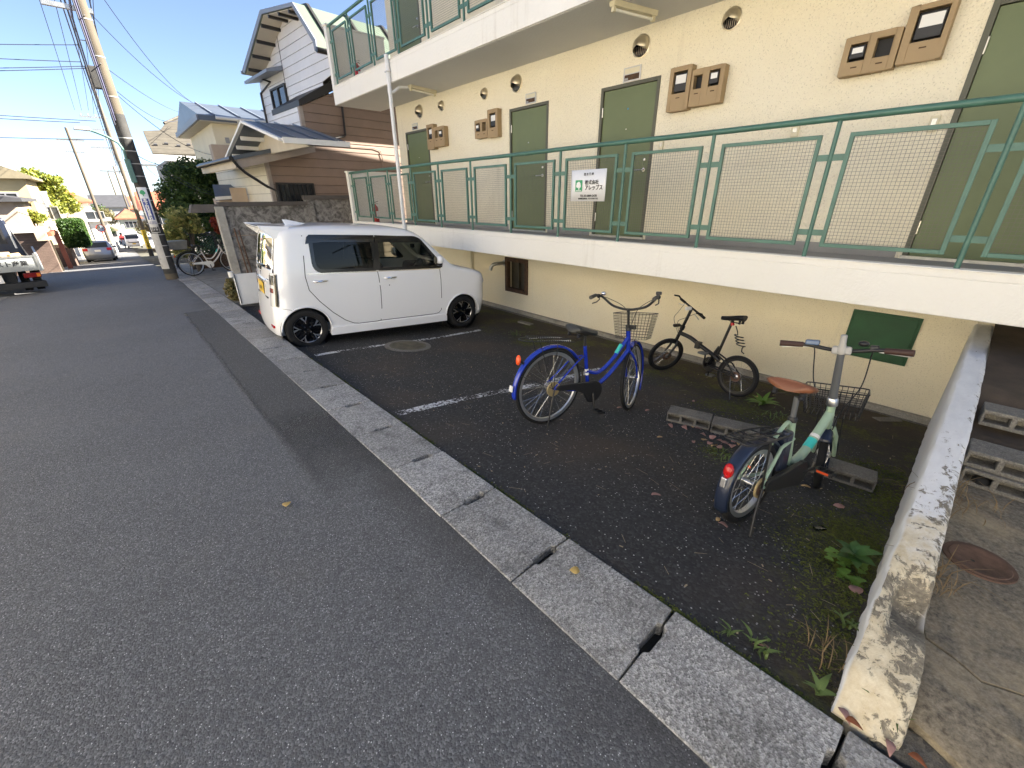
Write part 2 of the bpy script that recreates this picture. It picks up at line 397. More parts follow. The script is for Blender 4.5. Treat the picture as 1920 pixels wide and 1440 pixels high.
simple('rust_brown', (.085, .045, .022), .8, 0, .4, 14, .3, 120, dirt=((.02, .014, .01), .5, .7))
simple('iron_rust', (.13, .075, .05), .75, .2, .35, 20, .2, 150)
simple('ext_red', (.42, .02, .015), .3)
simple('sign_white', (.80, .80, .80), .35)
simple('sign_green', (.015, .30, .12), .4)
simple('sign_black', (.02, .02, .022), .5)
simple('sign_blue', (.02, .045, .27), .4)
# ================================================================== ground, road, kerb, parking lot
def sheet(name, xs, ys, zf, mat, parent=None):
    V = [(x, y, zf(x, y)) for y in ys for x in xs]; n = len(xs)
    F = [(j*n+i, j*n+i+1, (j+1)*n+i+1, (j+1)*n+i) for j in range(len(ys)-1) for i in range(n-1)]
    return raw_mesh(name, V, F, mat, parent, True)
simple('earth', (.09, .085, .06), .95, 0, .3, .3, .3, 20, 'World')
gx = [-700, -120, -40, -12, -6, .5, .95, 2, 6, 16, 40, 120, 700]; gy = [-400, -60, -14, -12.5, -5, 0, 6, 10, 13.4, 13.9, 16, 20, 25, 30, 38, 45, 60, 75, 100, 140, 300, 700]
tag(sheet('ground', gx, gy, lambda x, y: zr(y)-.07-(1.1 if (x >= .95 and x < 17 and -13 < y < 13.6) else 0)-(0 if abs(x) < 30 else .6), MATS['earth']), kind='structure')
ry = list(np.arange(-14, 20, .5))+list(np.arange(20, 90, 2.5))+[90, 120, 160, 220]
road = tag(sheet('road', [-4.4, -3, -2, -1, 0, .5, .93], ry, lambda x, y: zr(y), MATS['road']), kind='structure')
# darker re-laid strip beside the kerb, its outer edge uneven
ys = np.arange(1.5, 9.4, .12); V = []; F = []
for i, y in enumerate(ys):
    w = .44
    V += [(w, y, zr(y)+.004), (.926, y, zr(y)+.004)]
for i in range(len(ys)-1): F.append((2*i, 2*i+1, 2*i+3, 2*i+2))
tag(raw_mesh('road_strip', V, F, MATS['road_strip']), kind='structure')
# gutter slabs down the left edge of the road
simple('gutter', (.16, .16, .155), .9, 0, .25, 6, .3, 90, 'World')
gut = tag(sheet('left_gutter', [-2.75, -2.3], [y for y in ry if y > -4], lambda x, y: zr(y)+.008+(.015 if x < -2.5 else 0), MATS['gutter']), kind='structure')
# kerb: separate blocks 0.6 m long with a lifting slot at every joint
kerb = empty('kerb', (1.12, 5, 0), kind='structure'); KX0, KX1 = .925, 1.325
NK = 34
for k in range(-2, NK):
    y0 = .45-.6+.6*k-.6+.004+.6; y1 = y0+.6-.008
    y0 = -.15+.6*k+.005; y1 = y0+.59
    nn = [(0, 0), (1, 0)]
    xa, xb = KX0, KX1; W_ = xb-xa; s0, s1 = .42*W_, .74*W_; dd = .019 if k < 8 else .012
    out = [(0, 0), (s0-.012, 0), (s0, dd), (s1, dd), (s1+.012, 0), (W_, 0), (W_, .59), (s1+.012, .59), (s1, .59-dd), (s0, .59-dd), (s0-.012, .59), (0, .59)]
    out = [(a+RNG.normal(0, .0022), b+RNG.normal(0, .0022)) for a, b in out]
    tl = RNG.normal(0, .004); tz = RNG.normal(0, .003)
    top = []; bot = []
    for a, b in out:
        y = y0+b; x = xa+a; t = a/W_
        za = zr(y)+.012; zb = zkerb(y)
        z = za+(zb-za)*t+tz+tl*(b-.3)
        if t < .05: z -= .006
        top.append((x, y, z)); bot.append((x, y, z-.16))
    n = len(out); mb = MB(); mb.add(top+bot, [tuple(range(n)), tuple(range(n, 2*n))[::-1]]+[(i, n+i, n+(i+1) % n, (i+1) % n) for i in range(n)])
    o = mb.build('kerb_block', MATS['kerb'], kerb); o.location = (-1.12, -5, 0)
    md = o.modifiers.new('bevel', 'BEVEL'); md.width = .006 if k < 12 else .003; md.segments = 2; md.limit_method = 'ANGLE'; md.angle_limit = rad(50)
# dark joint filling under the kerb
mb = MB(); 
simple('joint_dirt', (.018, .017, .014), .95)
V = []; F = []
jy = list(np.arange(-1.4, 20.3, .5))
for i, y in enumerate(jy): V += [(KX0-.02, y, zr(y)-.035), (KX1+.01, y, min(zkerb(y), zr(y)+.02)-.06)]
for i in range(len(jy)-1): F.append((2*i, 2*i+1, 2*i+3, 2*i+2))
jt = raw_mesh('kerb_bed', V, F, MATS['joint_dirt'], kerb); jt.location = (-1.12, -5, 0)
# parking lot
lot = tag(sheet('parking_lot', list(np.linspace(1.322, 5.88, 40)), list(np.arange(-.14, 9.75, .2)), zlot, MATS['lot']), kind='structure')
def line(y0, y1, x0, x1, w, name):
    n = 40; V = []; F = []
    for i in range(n+1):
        t = i/n; x = x0+(x1-x0)*t; y = y0+(y1-y0)*t
        for s in (-w/2, w/2): V.append((x, y+s+RNG.normal(0, .003), zlot(x, y+s)+.006))
    for i in range(n): F.append((2*i, 2*i+2, 2*i+3, 2*i+1))
    tag(raw_mesh(name, V, F, MATS['worn_line']), kind='structure')
pa, pb = onL(591, 667), onL(902, 619); line(pa[1], pb[1], pa[0], pb[0], .085, 'bay_line')
pa, pb = onL(745, 777), onL(1128, 692); line(pa[1], pb[1], pa[0], pb[0], .11, 'bay_line')
# driveway of the next plot
simple('driveway', (.21, .205, .19), .9, 0, .3, 2.5, .3, 70, 'World', dirt=((.07, .065, .055), .5, .6))
dv = sheet('driveway', list(np.linspace(1.33, 6.5, 8)), list(np.arange(9.75, 26, .5)), lambda x, y: max(zkerb(min(y, 20)) if y < 20 else zr(y), zr(y))+.006*(x-1.3)+.004, MATS['driveway'])
tag(dv, kind='structure')
MB().box(1.33, 6.5, 9.70, 9.76, -.8, zkerb(9.75)+.002).build('driveway_edge', MATS['driveway'], dv)
# manhole cover in the bay
c = onL(765, 649)
mh = empty('manhole_cover', c, 0, 'round iron manhole cover with worn concrete ring beside the white bay line', 'manhole cover')
nx = Vector((-(zlot(c[0]+.2, c[1])-zlot(c[0]-.2, c[1]))/.4, -(zlot(c[0], c[1]+.2)-zlot(c[0], c[1]-.2))/.4, 1)).normalized()
q = nx.to_track_quat('Z', 'Y'); mh.rotation_euler = q.to_euler()
MB().lathe([(0, -.02), (.335, -.02), (.335, .010), (.325, .013), (.27, .013), (.265, .006)], seg=48).build('ring', MATS['block'], mh, 40)
mb = MB().lathe([(0, .012), (.262, .012), (.262, -.01)], seg=48)
for i in range(-7, 8):
    for j in range(-7, 8):
        a, b = i*.034, j*.034
        if math.hypot(a, b) < .24: mb.box(a-.010, a+.010, b-.010, b+.010, .010, .0165)
simple('manhole_iron', (.14, .125, .09), .8, .1, .35, 8, .2, 120)
mb.build('lid', MATS['manhole_iron'], mh, 30)
# ================================================================== the two-storey flats
WX, RX = 5.9, 4.75                 # wall plane and balcony edge
FL = [1.06, 4.00]                  # walkway floor levels
Y0B, Y1B = -6.5, 10.8              # ends of the block
YE = 11.62                         # end of the balconies
flat = empty('apartment_building', (WX, 2, -.6), 0, 'cream two-storey block of flats with green doors and open walkways', 'building')
def fp(o): o.location = (o.location[0]-WX, o.location[1]-2, o.location[2]+.6); return o
DOORS = [(9.39, 10.42), (5.64, 6.61), (3.61, 4.57), (-.37, .61), (-3.4, -2.43)]
def wall_holes(mb, x0, x1, y0, y1, z0, z1, holes):
    ys = sorted(set([y0, y1]+[a for h in holes for a in h[:2]]))
    for a, b in zip(ys[:-1], ys[1:]):
        h = [h for h in holes if h[0] <= a+1e-6 and h[1] >= b-1e-6]
        if not h: mb.box(x0, x1, a, b, z0, z1)
        else:
            if h[0][2] > z0+1e-4: mb.box(x0, x1, a, b, z0, h[0][2])
            if h[0][3] < z1-1e-4: mb.box(x0, x1, a, b, h[0][3], z1)
def weld(o):
    b = bmesh.new(); b.from_mesh(o.data); bmesh.ops.remove_doubles(b, verts=b.verts, dist=1e-4); b.to_mesh(o.data); b.free(); return o
mb = MB()
for f in FL: wall_holes(mb, WX, WX+.18, Y0B, Y1B, f-.02 if f < 2 else FL[1]-.02, (FL[1]-.02) if f < 2 else 7.0, [(a, b, f+.02, f+2.05) for a, b in DOORS])
mb.box(WX+.18, 13, Y1B-.18, Y1B, -.7, 7.0); mb.box(WX+.18, 13, Y0B, Y0B+.18, -.7, 7.0); mb.box(12.82, 13, Y0B+.18, Y1B-.18, -.7, 7.0)
fp(mb.build('wall', MATS['stucco'], flat))
# plaster panels beside the doors, a shallow relief
for a, b in DOORS[:4]:
    fp(MB().box(WX-.006, WX+.01, b+.03, b+.62 if b < 9 else Y1B-.02, FL[0]+.02, FL[0]+2.0).build('plaster_panel', MATS['stucco'], flat))
mb = MB(); HY0, HY1, HZ0, HZ1 = 6.10, 6.76, -.16, .52
wall_holes(mb, WX, WX+.18, Y0B, Y1B, -.9, FL[0]-.02, [(HY0, HY1, HZ0, HZ1)])
fp(mb.build('lower_wall', MATS['stucco_low'], flat))
mb = MB(); mb.box(WX-.075, WX-.001, -.1, Y1B, -.85, -.51); 
for y in np.arange(.9, 10.5, 1.85): pass
fp(mb.build('foundation_ledge', MATS['ledge'], flat, bevel=.012))
fp(MB().box(WX-.17, WX-.07, -.1, 9.6, -.85, -.575).build('footing', MATS['old_concrete'], flat, bevel=.01))
for f in FL:
    mb = MB(); mb.box(RX, WX-.001, Y0B, YE, f-.30, f-.004)
    mb.box(RX, RX+.10, Y0B, YE-.13, f-.004, f+.055)
    o = fp(mb.build('walkway_edge', MATS['slab_white'], flat, bevel=.006))
    fp(MB().box(RX+.10, WX-.002, Y0B, YE-.13, f-.004, f+.004).build('walkway_floor', MATS['floor_grey'], flat))
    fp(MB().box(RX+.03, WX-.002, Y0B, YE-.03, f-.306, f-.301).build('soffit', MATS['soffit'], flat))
    fp(MB().box(RX-.012, RX+.112, Y0B, YE-.13, f+.055, f+.067).build('edge_capping', MATS['slab_white'], flat, bevel=.004))
    fp(MB().box(RX-.001, WX+.25, YE-.13, YE+.001, f-.004, f+1.2).build('end_parapet', MATS['slab_white'], flat, bevel=.005))
    fp(MB().box(RX-.02, WX+.27, YE-.15, YE+.02, f+1.2, f+1.235).build('parapet_capping', MATS['slab_white'], flat, bevel=.004))
fp(MB().box(RX-.15, 13.2, Y0B-.2, YE-.4, 7.0, 7.25).build('roof', MATS['slab_white'], flat))
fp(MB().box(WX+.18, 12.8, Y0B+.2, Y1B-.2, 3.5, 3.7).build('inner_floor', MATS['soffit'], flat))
# skirting along the walkway wall
for f in FL:
    seg = sorted(DOORS); e = [Y0B]+[v for d in seg for v in d]+[Y1B]
    for a, b in zip(e[::2], e[1::2]):
        fp(MB().box(WX-.008, WX+.001, a+.05, b-.05, f+.005, f+.11).build('skirting', MATS['floor_grey'], flat))
# doors
dproto = None
def make_door(y0, y1, f, detail=True):
    w = y1-y0; d = MB(); fw = .045
    d.box(-.012, .10, 0, fw, 0, 2.03); d.box(-.012, .10, w-fw, w, 0, 2.03); d.box(-.012, .10, fw, w-fw, 2.03-fw, 2.03)
    fr = d.build('door_frame', MATS['door_frame'], flat, bevel=.003)
    fr.location = (0, y0-2, f+.02+.6)
    lf = MB().box(.012, .05, fw+.004, w-fw-.004, .012, 2.03-fw-.004).build('door_leaf', MATS['door_green'], fr, bevel=.003)
    MB().box(-.03, .10, -.01, w+.01, -.02, .012).build('threshold', MATS['galv'], fr)
    hd = MB(); hz = .93; hy = fw+.075
    hd.lathe([(0, 0), (.026, 0), (.026, .008), (.012, .010), (.010, .045), (0, .045)], (.012, hy, hz), (-1, 0, 0), 16)
    hd.tube([(-.035, hy, hz), (-.037, hy+.02, hz), (-.037, hy+.12, hz)], .0085, 8)
    hd.build('door_handle', MATS['steel'], fr, 40)
    MB().lathe([(0, 0), (.018, 0), (.018, .01), (.006, .012), (0, .012)], (.012, hy-.002, hz+.13), (-1, 0, 0), 14).build('lock', MATS['steel'], fr, 40)
    MB().lathe([(0, 0), (.009, 0), (.007, .008), (0, .008)], (.012, w/2, 1.47), (-1, 0, 0), 10).build('peephole', MATS['steel'], fr, 40)
    for hz in (.28, 1.72):
        MB().tube([(.0, w-fw-.001, hz-.06), (.0, w-fw-.001, hz+.06)], .010, 8).build('hinge', MATS['steel'], fr, 40)
    return fr
for fi, f in enumerate(FL):
    for k, (a, b) in enumerate(DOORS[:4] if fi == 0 else DOORS[:1]+DOORS[1:2]): make_door(a, b, f)
for fi, f in enumerate(FL):   # doors outside the frame: plain leaves closing their openings
    for (a, b) in (DOORS[4:] if fi == 0 else DOORS[2:]):
        fp(MB().box(WX+.02, WX+.06, a, b, f+.02, f+2.05).build('door_leaf', MATS['door_green'], flat))
# blue dot sticker on the third door
MB().lathe([(0, 0), (.012, 0), (.012, .0015), (0, .0015)], (WX+.012, 4.09, 2.80), (-1, 0, 0), 12).build('x', simple('sticker_blue', (.03, .22, .42), .5)).name = 'sticker'
tag(bpy.data.objects['sticker'], 'small round blue sticker on the olive door under the name plate', 'sticker')
# cellar hatch
h = MB(); hw = .07
h.box(WX-.03, WX+.06, HY0-.01, HY0+hw, HZ0-.01, HZ1+.01); h.box(WX-.03, WX+.06, HY1-hw, HY1+.01, HZ0-.01, HZ1+.01); h.box(WX-.03, WX+.06, HY0+hw, HY1-hw, HZ0-.01, HZ0+hw); h.box(WX-.03, WX+.06, HY0+hw, HY1-hw, HZ1-hw, HZ1+.01)
hf = fp(h.build('hatch_frame', MATS['rust_brown'], flat, bevel=.004))
h = MB(); h.box(.10, .14, 4.16, 4.7, .46, 1.12); h.box(.055, .13, 4.42, 4.45, .46, 1.12)
simple('hatch_dark', (.05, .042, .025), .6, 0, .4, 6)
h.build('hatch_board', MATS['hatch_dark'], hf).location = (0-hf.location[0], 0-hf.location[1], -hf.location[2])
# railings -------------------------------------------------------
PYS = [-3.0, -1.95, -.9, .15, 1.19, 2.25, 3.3, 4.34, 5.37, 6.4, 7.41, 8.43, 9.45, 10.45, 11.40]
def wire_mesh(w, h, p=.0285, r=.0011):
    V = []; F = []
    def bar(a, b, ax):
        n = len(V); o = [(r, r), (-r, r), (-r, -r), (r, -r)]
        for q in (a, b):
            for (s, t) in o: V.append((s, q[0]+(t if ax == 1 else 0), q[1]+(t if ax == 0 else 0)))
        for k in range(4): l = (k+1) % 4; F.append((n+k, n+l, n+4+l, n+4+k))
    for y in np.arange(p*.6, w, p): bar((y, 0), (y, h), 1)
    for z in np.arange(p*.6, h, p):
        n = len(V); bar((0, z), (w, z), 0)
        for q in range(n, len(V)): V[q] = (V[q][0]+.0025, V[q][1], V[q][2])
    return V, F
def railing(f, label):
    r = empty('balcony_railing', (RX+.05, 4, f+.067), 0, label, 'railing', 'green balcony railings of the flats')
    z = f+.067
    mb = MB(); pts = [(0, y-4, 1.12+.003*math.sin(y*2)) for y in np.arange(-6.4, YE-.1, .6)]+[(0, YE-.13-4, 1.12)]
    mb.tube(pts, .027, 12).build('handrail', MATS['rail_green'], r, 60)
    for i, y in enumerate(PYS):
        MB().tube([(0, y-4, 0), (0, y-4, 1.10)], .0185, 10).build('post', MATS['rail_green'], r, 60)
    for a, b in zip(PYS[:-1], PYS[1:]):
        y0 = a+.10; y1 = b-.10; w = y1-y0; fw = .032; z0, z1 = .095, 1.005
        mb = MB()
        mb.box(-.016, .016, 0, fw, z0, z1); mb.box(-.016, .016, w-fw, w, z0, z1); mb.box(-.0155, .0155, fw, w-fw, z0, z0+fw); mb.box(-.0155, .0155, fw, w-fw, z1-fw, z1)
        p = mb.build('mesh_panel', MATS['rail_green'], r, bevel=.002, loc=(0, y0-4, 0))
        V, F = wire_mesh(w-2*fw+.01, z1-z0-2*fw+.01)
        q = raw_mesh('wire_grid', V, F, MATS['wire'], p); q.location = (0, fw-.005, z0+fw-.005); q['kind'] = 'stuff'
    for y in PYS:
        for zz in (.19, .80):
            MB().box(-.007, .007, y-.101-4, y+.101-4, zz, zz+.05).build('bracket', MATS['rail_green'], r)
    return r
railing(FL[0], 'green tubular railing with wire mesh panels on the lower walkway')
railing(FL[1], 'green railing with wire mesh panels on the upper walkway')
# management company sign on the railing
sg = empty('management_sign', (RX-.012, 3.78, 1.79), 0, 'white square management company sign with green tree emblem on the railing', 'sign')
V = []; F = []; n = 12   # slightly bowed plastic sheet
for i in range(n+1):
    t = i/n*2-1; bow = .018*(abs(t)**3 if t < 0 else .3*abs(t)**3)
    for zz in (-.1875, .1875): V += [(-bow, -t*.278, zz), (-bow+.003, -t*.278, zz)]
for i in range(n):
    a = i*4; b = a+4; F += [(a, b, b+2, a+2), (a+1, a+3, b+3, b+1), (a, a+1, b+1, b), (a+2, b+2, b+3, a+3)]
F += [(0, 2, 3, 1), (n*4, n*4+1, n*4+3, n*4+2)]
raw_mesh('board', V, F, MATS['sign_white'], sg)
def sgm(a, b): return basis((-.006, -a, b), (0, -1, 0), (0, 0, 1), (-1, 0, 0))
text_mesh('総 合 管 理', .033, MATS['sign_black'], sg, sgm(.0, .132), bold=.0006)
text_mesh('株式会社', .056, MATS['sign_black'], sg, sgm(.055, .035), bold=.0012)
text_mesh('アレップス', .066, MATS['sign_black'], sg, sgm(.09, -.028), sx=.88, bold=.0016)
text_mesh('TEL.03-5809-2478', .037, MATS['sign_black'], sg, sgm(.01, -.122), bold=.0005)
text_mesh('夜間緊急連絡先  TEL.03-6801-1911', .022, MATS['sign_black'], sg, sgm(.01, -.156), bold=.0003)
lg = MB().box(-.009, -.006, .098, .212, -.068, .068); lo = lg.build('emblem_field', MATS['sign_green'], sg)
m1 = MB()
for kk, (a, b, rr) in enumerate(((.155, .012, .030), (.138, -.003, .022), (.172, .0, .024), (.152, .03, .02), (.17, .022, .02), (.142, .018, .02))): m1.lathe([(0, .0105+kk*.0004), (rr, .0105+kk*.0004)], (0, a, b), (-1, 0, 0), 14)
m1.add([(-.0100, .158, -.045), (-.0105, .140, -.045), (-.0105, .145, 0), (-.0105, .155, 0)], [(0, 1, 2, 3)]); m1.box(-.0105, -.009, .11, .20, -.060, -.053)
m1.build('emblem_tree', MATS['sign_white'], lo)
# drain pipe in front of the slabs
dp = empty('drain_pipe', (RX-.045, 8.76, -.5), 0, 'white plastic drain pipe running down in front of both slabs', 'pipe')
MB().tube([(0, 0, 0), (0, 0, 4.62)], .038, 14).build('pipe', MATS['pvc_white'], dp, 50)
for z in (4.56, 4.02, 1.35, .9): MB().tube([(0, 0, z), (0, 0, z+.07)], .044, 14).build('socket', MATS['pvc_white'], dp, 50)
MB().tube([(.0, 0, 4.03), (.07, 0, 4.05), (.20, -.02, 4.14), (.42, -.04, 4.165)], .027, 12).build('branch', MATS['pvc_white'], dp, 50)
for z in (4.35, 1.45): MB().box(-.05, .05, -.046, .046, z, z+.02).build('clip', MATS['galv'], dp)
# ceiling lamps
def ceil_lamp(x, y, rz, label):
    o = empty('ceiling_lamp', (x, y, FL[1]-.306), rz, label, 'lamp', 'fluorescent lamps under the upper walkway')
    MB().prism([(-.055, 0), (.055, 0), (.04, -.05), (-.04, -.05)], (-.34, 0, 0), (0, 1, 0), (0, 0, 1), (1, 0, 0), .68).build('housing', MATS['cream_plastic'], o, bevel=.004)
    MB().tube([(-.29, 0, -.075), (.29, 0, -.075)], .016, 12).build('tube', MATS['lamp_tube'], o, 50)
    for s in (-1, 1): MB().box(s*.31-.02, s*.31+.02, -.022, .022, -.10, -.045).build('holder', MATS['cream_plastic'], o, bevel=.005)
ceil_lamp(5.26, 3.68, rad(-13), 'cream fluorescent lamp with bare tube under the slab near the meters')
ceil_lamp(5.42, 8.72, rad(10), 'cream fluorescent lamp beside the white drain pipe branch')
# vent hoods
def hood(y, z, r, label):
    o = empty('vent_hood', (WX, y, z), 0, label, 'vent', 'round vent hoods on the flats')
    mb = MB().lathe([(r*.9, 0), (r*1.12, 0), (r*1.12, .008), (r, .012)], axis=(-1, 0, 0), seg=28); mb.build('flange', MATS['hood_metal'], o, 40)
    V = []; F = []; na, nb = 20, 10
    for i in range(na+1):
        a = rad(-28)+rad(236)*i/na          # opening below
        for j in range(nb+1):
            p = math.pi/2*j/nb; V.append((-r*.95*math.sin(p), -r*math.cos(p)*math.cos(a) if True else 0, r*math.cos(p)*math.sin(a)))
    for i in range(na):
        for j in range(nb): F.append((i*(nb+1)+j, (i+1)*(nb+1)+j, (i+1)*(nb+1)+j+1, i*(nb+1)+j+1))
    d = raw_mesh('cowl', V, F, MATS['hood_metal'], o, True); md = d.modifiers.new('s', 'SOLIDIFY'); md.thickness = .003
    MB().lathe([(0, -.004 if False else .004), (r*.93, .004)], axis=(-1, 0, 0), seg=24).build('opening', MATS['black'], o)
    mb = MB()
    for k in range(-3, 4): mb.box(-.02, -.017, k*r*.24-.002, k*r*.24+.002, -r*.85, 0)
    mb.build('grille', MATS['hood_metal'], o)
hood(9.69, 3.46, .12, 'larger round metal vent hood above the door by the drain pipe')
hood(8.79, 3.45, .088, 'smaller round vent hood above the meters by the drain pipe')
hood(7.32, 3.45, .088, 'smaller round vent hood above the three-window meter box')
hood(6.42, 3.465, .12, 'larger round vent hood next to the name plate with dark nameslot')
hood(3.96, 3.485, .12, 'larger round vent hood above the door beside the lamp')
hood(2.79, 3.50, .10, 'round vent hood above plain wall past the twin meter box')
# name plates
def plate(y, z, w, h, label):
    o = empty('name_plate', (WX-.001, y, z), 0, label, 'name plate', 'name plates above the doors')
    MB().box(-.014, 0, -w/2, w/2, -h/2, h/2).build('frame', MATS['galv'], o, bevel=.002)
    MB().box(-.0165, -.0135, -w*.42, w*.42, .01, h*.4).build('number_strip', MATS['cream_plastic'], o)
    MB().box(-.0165, -.0135, -w*.42, w*.42, -h*.4, -.002).build('name_strip', MATS['rust_brown'], o)
    MB().box(-.018, -.0164, w*.2, w*.40, -h*.38, -h*.22).build('name_label', MATS['meter_grey'], o)
plate(9.95, 3.19, .24, .13, 'name plate above the door by the drain pipe')
plate(6.06, 3.20, .25, .15, 'name plate above the door between the two round hoods and flat panel')
plate(4.06, 3.20, .28, .17, 'name plate above the door with the blue sticker')
# meter boxes
def meter_box(y1, y0, z0, z1, wins, parent, d=.11):
    mb = MB(); ys = sorted(set([y0, y1]+[v for w_ in wins for v in w_[:2]]))
    X0 = -d
    def bx(a, b, c_, e_): mb.box(X0, 0, a, b, c_, e_)
    for a, b in zip(ys[:-1], ys[1:]):
        w_ = [w_ for w_ in wins if w_[0] <= a+1e-6 and w_[1] >= b-1e-6]
        if not w_: bx(a, b, z0, z1)
        else: bx(a, b, z0, w_[0][2]); bx(a, b, w_[0][3], z1); mb.box(-.03, 0, a, b, w_[0][2], w_[0][3])
    o = weld(mb.build('case', MATS['meter_tan'], parent)); md = o.modifiers.new('bevel', 'BEVEL'); md.width = .005; md.segments = 2; md.limit_method = 'ANGLE'; md.angle_limit = rad(40)
    for (a, b, c_, e_, kind) in wins:
        MB().box(-.034, -.0301, a, b, c_, e_).build('window_back', MATS['black'], o)
        if kind:
            m_ = MB().box(-d-.012 if kind == 2 else -d*.8, -.034, a+.012, b-.012, c_+.02, e_-.02).build('meter', MATS['sign_black'], o, bevel=.008)
            MB().box((-d-.012 if kind == 2 else -d*.8)-.002, (-d if kind == 2 else -d*.7), a+.025, b-.03, (c_+e_)/2-.01, e_-.035).build('meter_face', MATS['white_plastic'], m_)
        MB().box(-d-.003, -d+.001, (a+b)/2-.025, (a+b)/2+.025, c_-.055, c_-.045).build('slot', MATS['rust_brown'], o)
    return o
def meters(label, ybase, boxes):
    r = empty('meter_box', (WX-.001, ybase, 2.7), 0, label, 'meter box', 'tan electricity meter boxes on the flats')
    for (y1, y0, z0, z1, wins) in boxes: meter_box(y1-ybase, y0-ybase, z0-2.7, z1-2.7, [(a-ybase, b-ybase, c_-2.7, e_-2.7, k) for a, b, c_, e_, k in wins], r)
meters('tan meter box pair with tall left case beside the door by the drain pipe', 8.95, [(9.30, 9.02, 2.66, 3.14, [(9.08, 9.25, 2.86, 3.08, 1)]), (9.01, 8.60, 2.69, 3.06, [(8.66, 8.80, 2.86, 3.0, 2), (8.85, 8.97, 2.86, 3.0, 0)])])
meters('tan three-window meter box with tall right case left of a green door', 7.2, [(7.53, 7.14, 2.72, 3.02, [(7.36, 7.49, 2.83, 2.97, 2), (7.18, 7.29, 2.83, 2.97, 0)]), (7.13, 6.83, 2.70, 3.15, [(6.89, 7.07, 2.86, 3.09, 1)])])
meters('tan meter box pair with white tag beside the door with the blue sticker', 3.05, [(3.42, 3.13, 2.66, 3.13, [(3.18, 3.37, 2.85, 3.08, 1)]), (3.12, 2.72, 2.68, 3.06, [(2.98, 3.09, 2.86, 3.0, 0), (2.77, 2.90, 2.86, 3.02, 2)])])
meters('large tan meter box with stepped cases left of the door at the block end', 1.2, [(1.57, 1.14, 2.73, 3.04, [(1.38, 1.52, 2.84, 2.98, 2), (1.19, 1.32, 2.84, 2.99, 0)]), (1.13, .82, 2.75, 3.17, [(.86, 1.07, 2.90, 3.13, 1)])])
def small_box(name, y, z, w, h, mat, label, cat, grp=None):
    o = empty(name, (WX-.001, y, z), 0, label, cat, grp)
    MB().box(-.025, 0, -w/2, w/2, -h/2, h/2).build('housing', mat, o, bevel=.004)
    MB().box(-.03, -.0245, -w*.28, w*.28, -h*.1, h*.32).build('button_plate', MATS['galv'], o, bevel=.002)
small_box('door_bell', .72, 2.25, .07, .13, MATS['cream_plastic'], 'cream door bell push beside the door at the right', 'door bell')
small_box('door_bell', 3.48, 2.29, .06, .11, MATS['cream_plastic'], 'cream door bell push beside the door under the meter pair', 'door bell')
small_box('cover_plate', 1.86, 2.30, .07, .10, MATS['cream_plastic'], 'pale blank cover plate on wall above the mesh panel', 'cover plate')
# green steel hatch and exhaust on the lower wall
gh = empty('steel_hatch', (WX, .55, .23), 0, 'dark green steel hatch door on the lower wall behind the pale green bicycle', 'hatch')
gpts = [(-.28, -.24), (.28, -.24), (.28, .25), (-.28, .25)]
MB().box(-.02, .0, -.29, .29, -.255, .265).build('frame', MATS['hatch_green'], gh, bevel=.003)
MB().box(-.032, -.019, -.265, .265, -.23, .24).build('leaf', MATS['hatch_green'], gh, bevel=.004)
for z in (-.15, .16): MB().tube([(-.03, .27, z-.03), (-.03, .27, z+.03)], .006, 8).build('hinge', MATS['hatch_green'], gh, 40)
ex = empty('exhaust_pipe', (WX, 6.82, .40), 0, 'bent metal exhaust pipe sticking out beside the brown cellar hatch', 'pipe')
MB().tube([(.05, 0, 0), (-.12, .01, 0), (-.19, .03, 0), (-.25, .07, -.02), (-.28, .10, -.07), (-.285, .11, -.13)], .036, 14, caps=False).build('elbow', MATS['galv'], ex, 50)
MB().tube([(-.284, .109, -.128), (-.283, .108, -.10)], .030, 14).build('mouth', MATS['black'], ex, 50)
MB().lathe([(.036, 0), (.06, 0), (.06, .006), (.036, .006)], axis=(-1, 0, 0), seg=20).build('collar', MATS['galv'], ex, 40)
hs = empty('cable_duct', (WX, 7.95, -.5), 0, 'thin grey cable duct running down the lower wall behind the car', 'duct')
MB().box(-.03, 0, -.02, .02, 0, 1.26).build('duct', MATS['cream_plastic'], hs, bevel=.004); MB().tube([(-.02, -.06, 0), (-.02, -.06, 1.26)], .013, 8).build('cable', MATS['cream_plastic'], hs, 50)
# fire extinguishers
def extinguisher(x, y, z, label):
    o = empty('fire_extinguisher', (x, y, z), rad(20), label, 'fire extinguisher', 'fire extinguishers on the walkways')
    MB().lathe([(0, 0), (.062, 0), (.065, .01), (.065, .36), (.055, .40), (.025, .43), (.022, .46), (0, .46)], seg=20).build('cylinder', MATS['ext_red'], o, 50)
    MB().lathe([(.066, .12), (.0665, .12), (.0665, .30), (.066, .30)], seg=20, a0=rad(60), a1=rad(220)).build('label_sleeve', MATS['white_plastic'], o, 50)
    MB().box(-.012, .012, -.02, .02, .46, .50).build('valve', MATS['galv'], o, bevel=.004)
    MB().beam((-.01, 0, .50), (.11, 0, .53), .018, .008).beam((-.01, 0, .485), (.10, 0, .475), .018, .008).build('lever', MATS['black'], o)
    MB().tube([(0, .02, .48), (0, .09, .46), (0, .095, .36), (0, .075, .15)], .009, 8).build('hose', MATS['rubber'], o, 50)
    MB().lathe([(.075, 0), (.08, 0), (.08, .04), (.075, .04)], seg=20).build('stand', MATS['black'], o, 50)
extinguisher(5.12, 10.95, FL[1]+.004, 'red fire extinguisher behind mesh on the upper walkway end')
extinguisher(5.12, 10.95, FL[0]+.004, 'red fire extinguisher behind mesh on the lower walkway end')
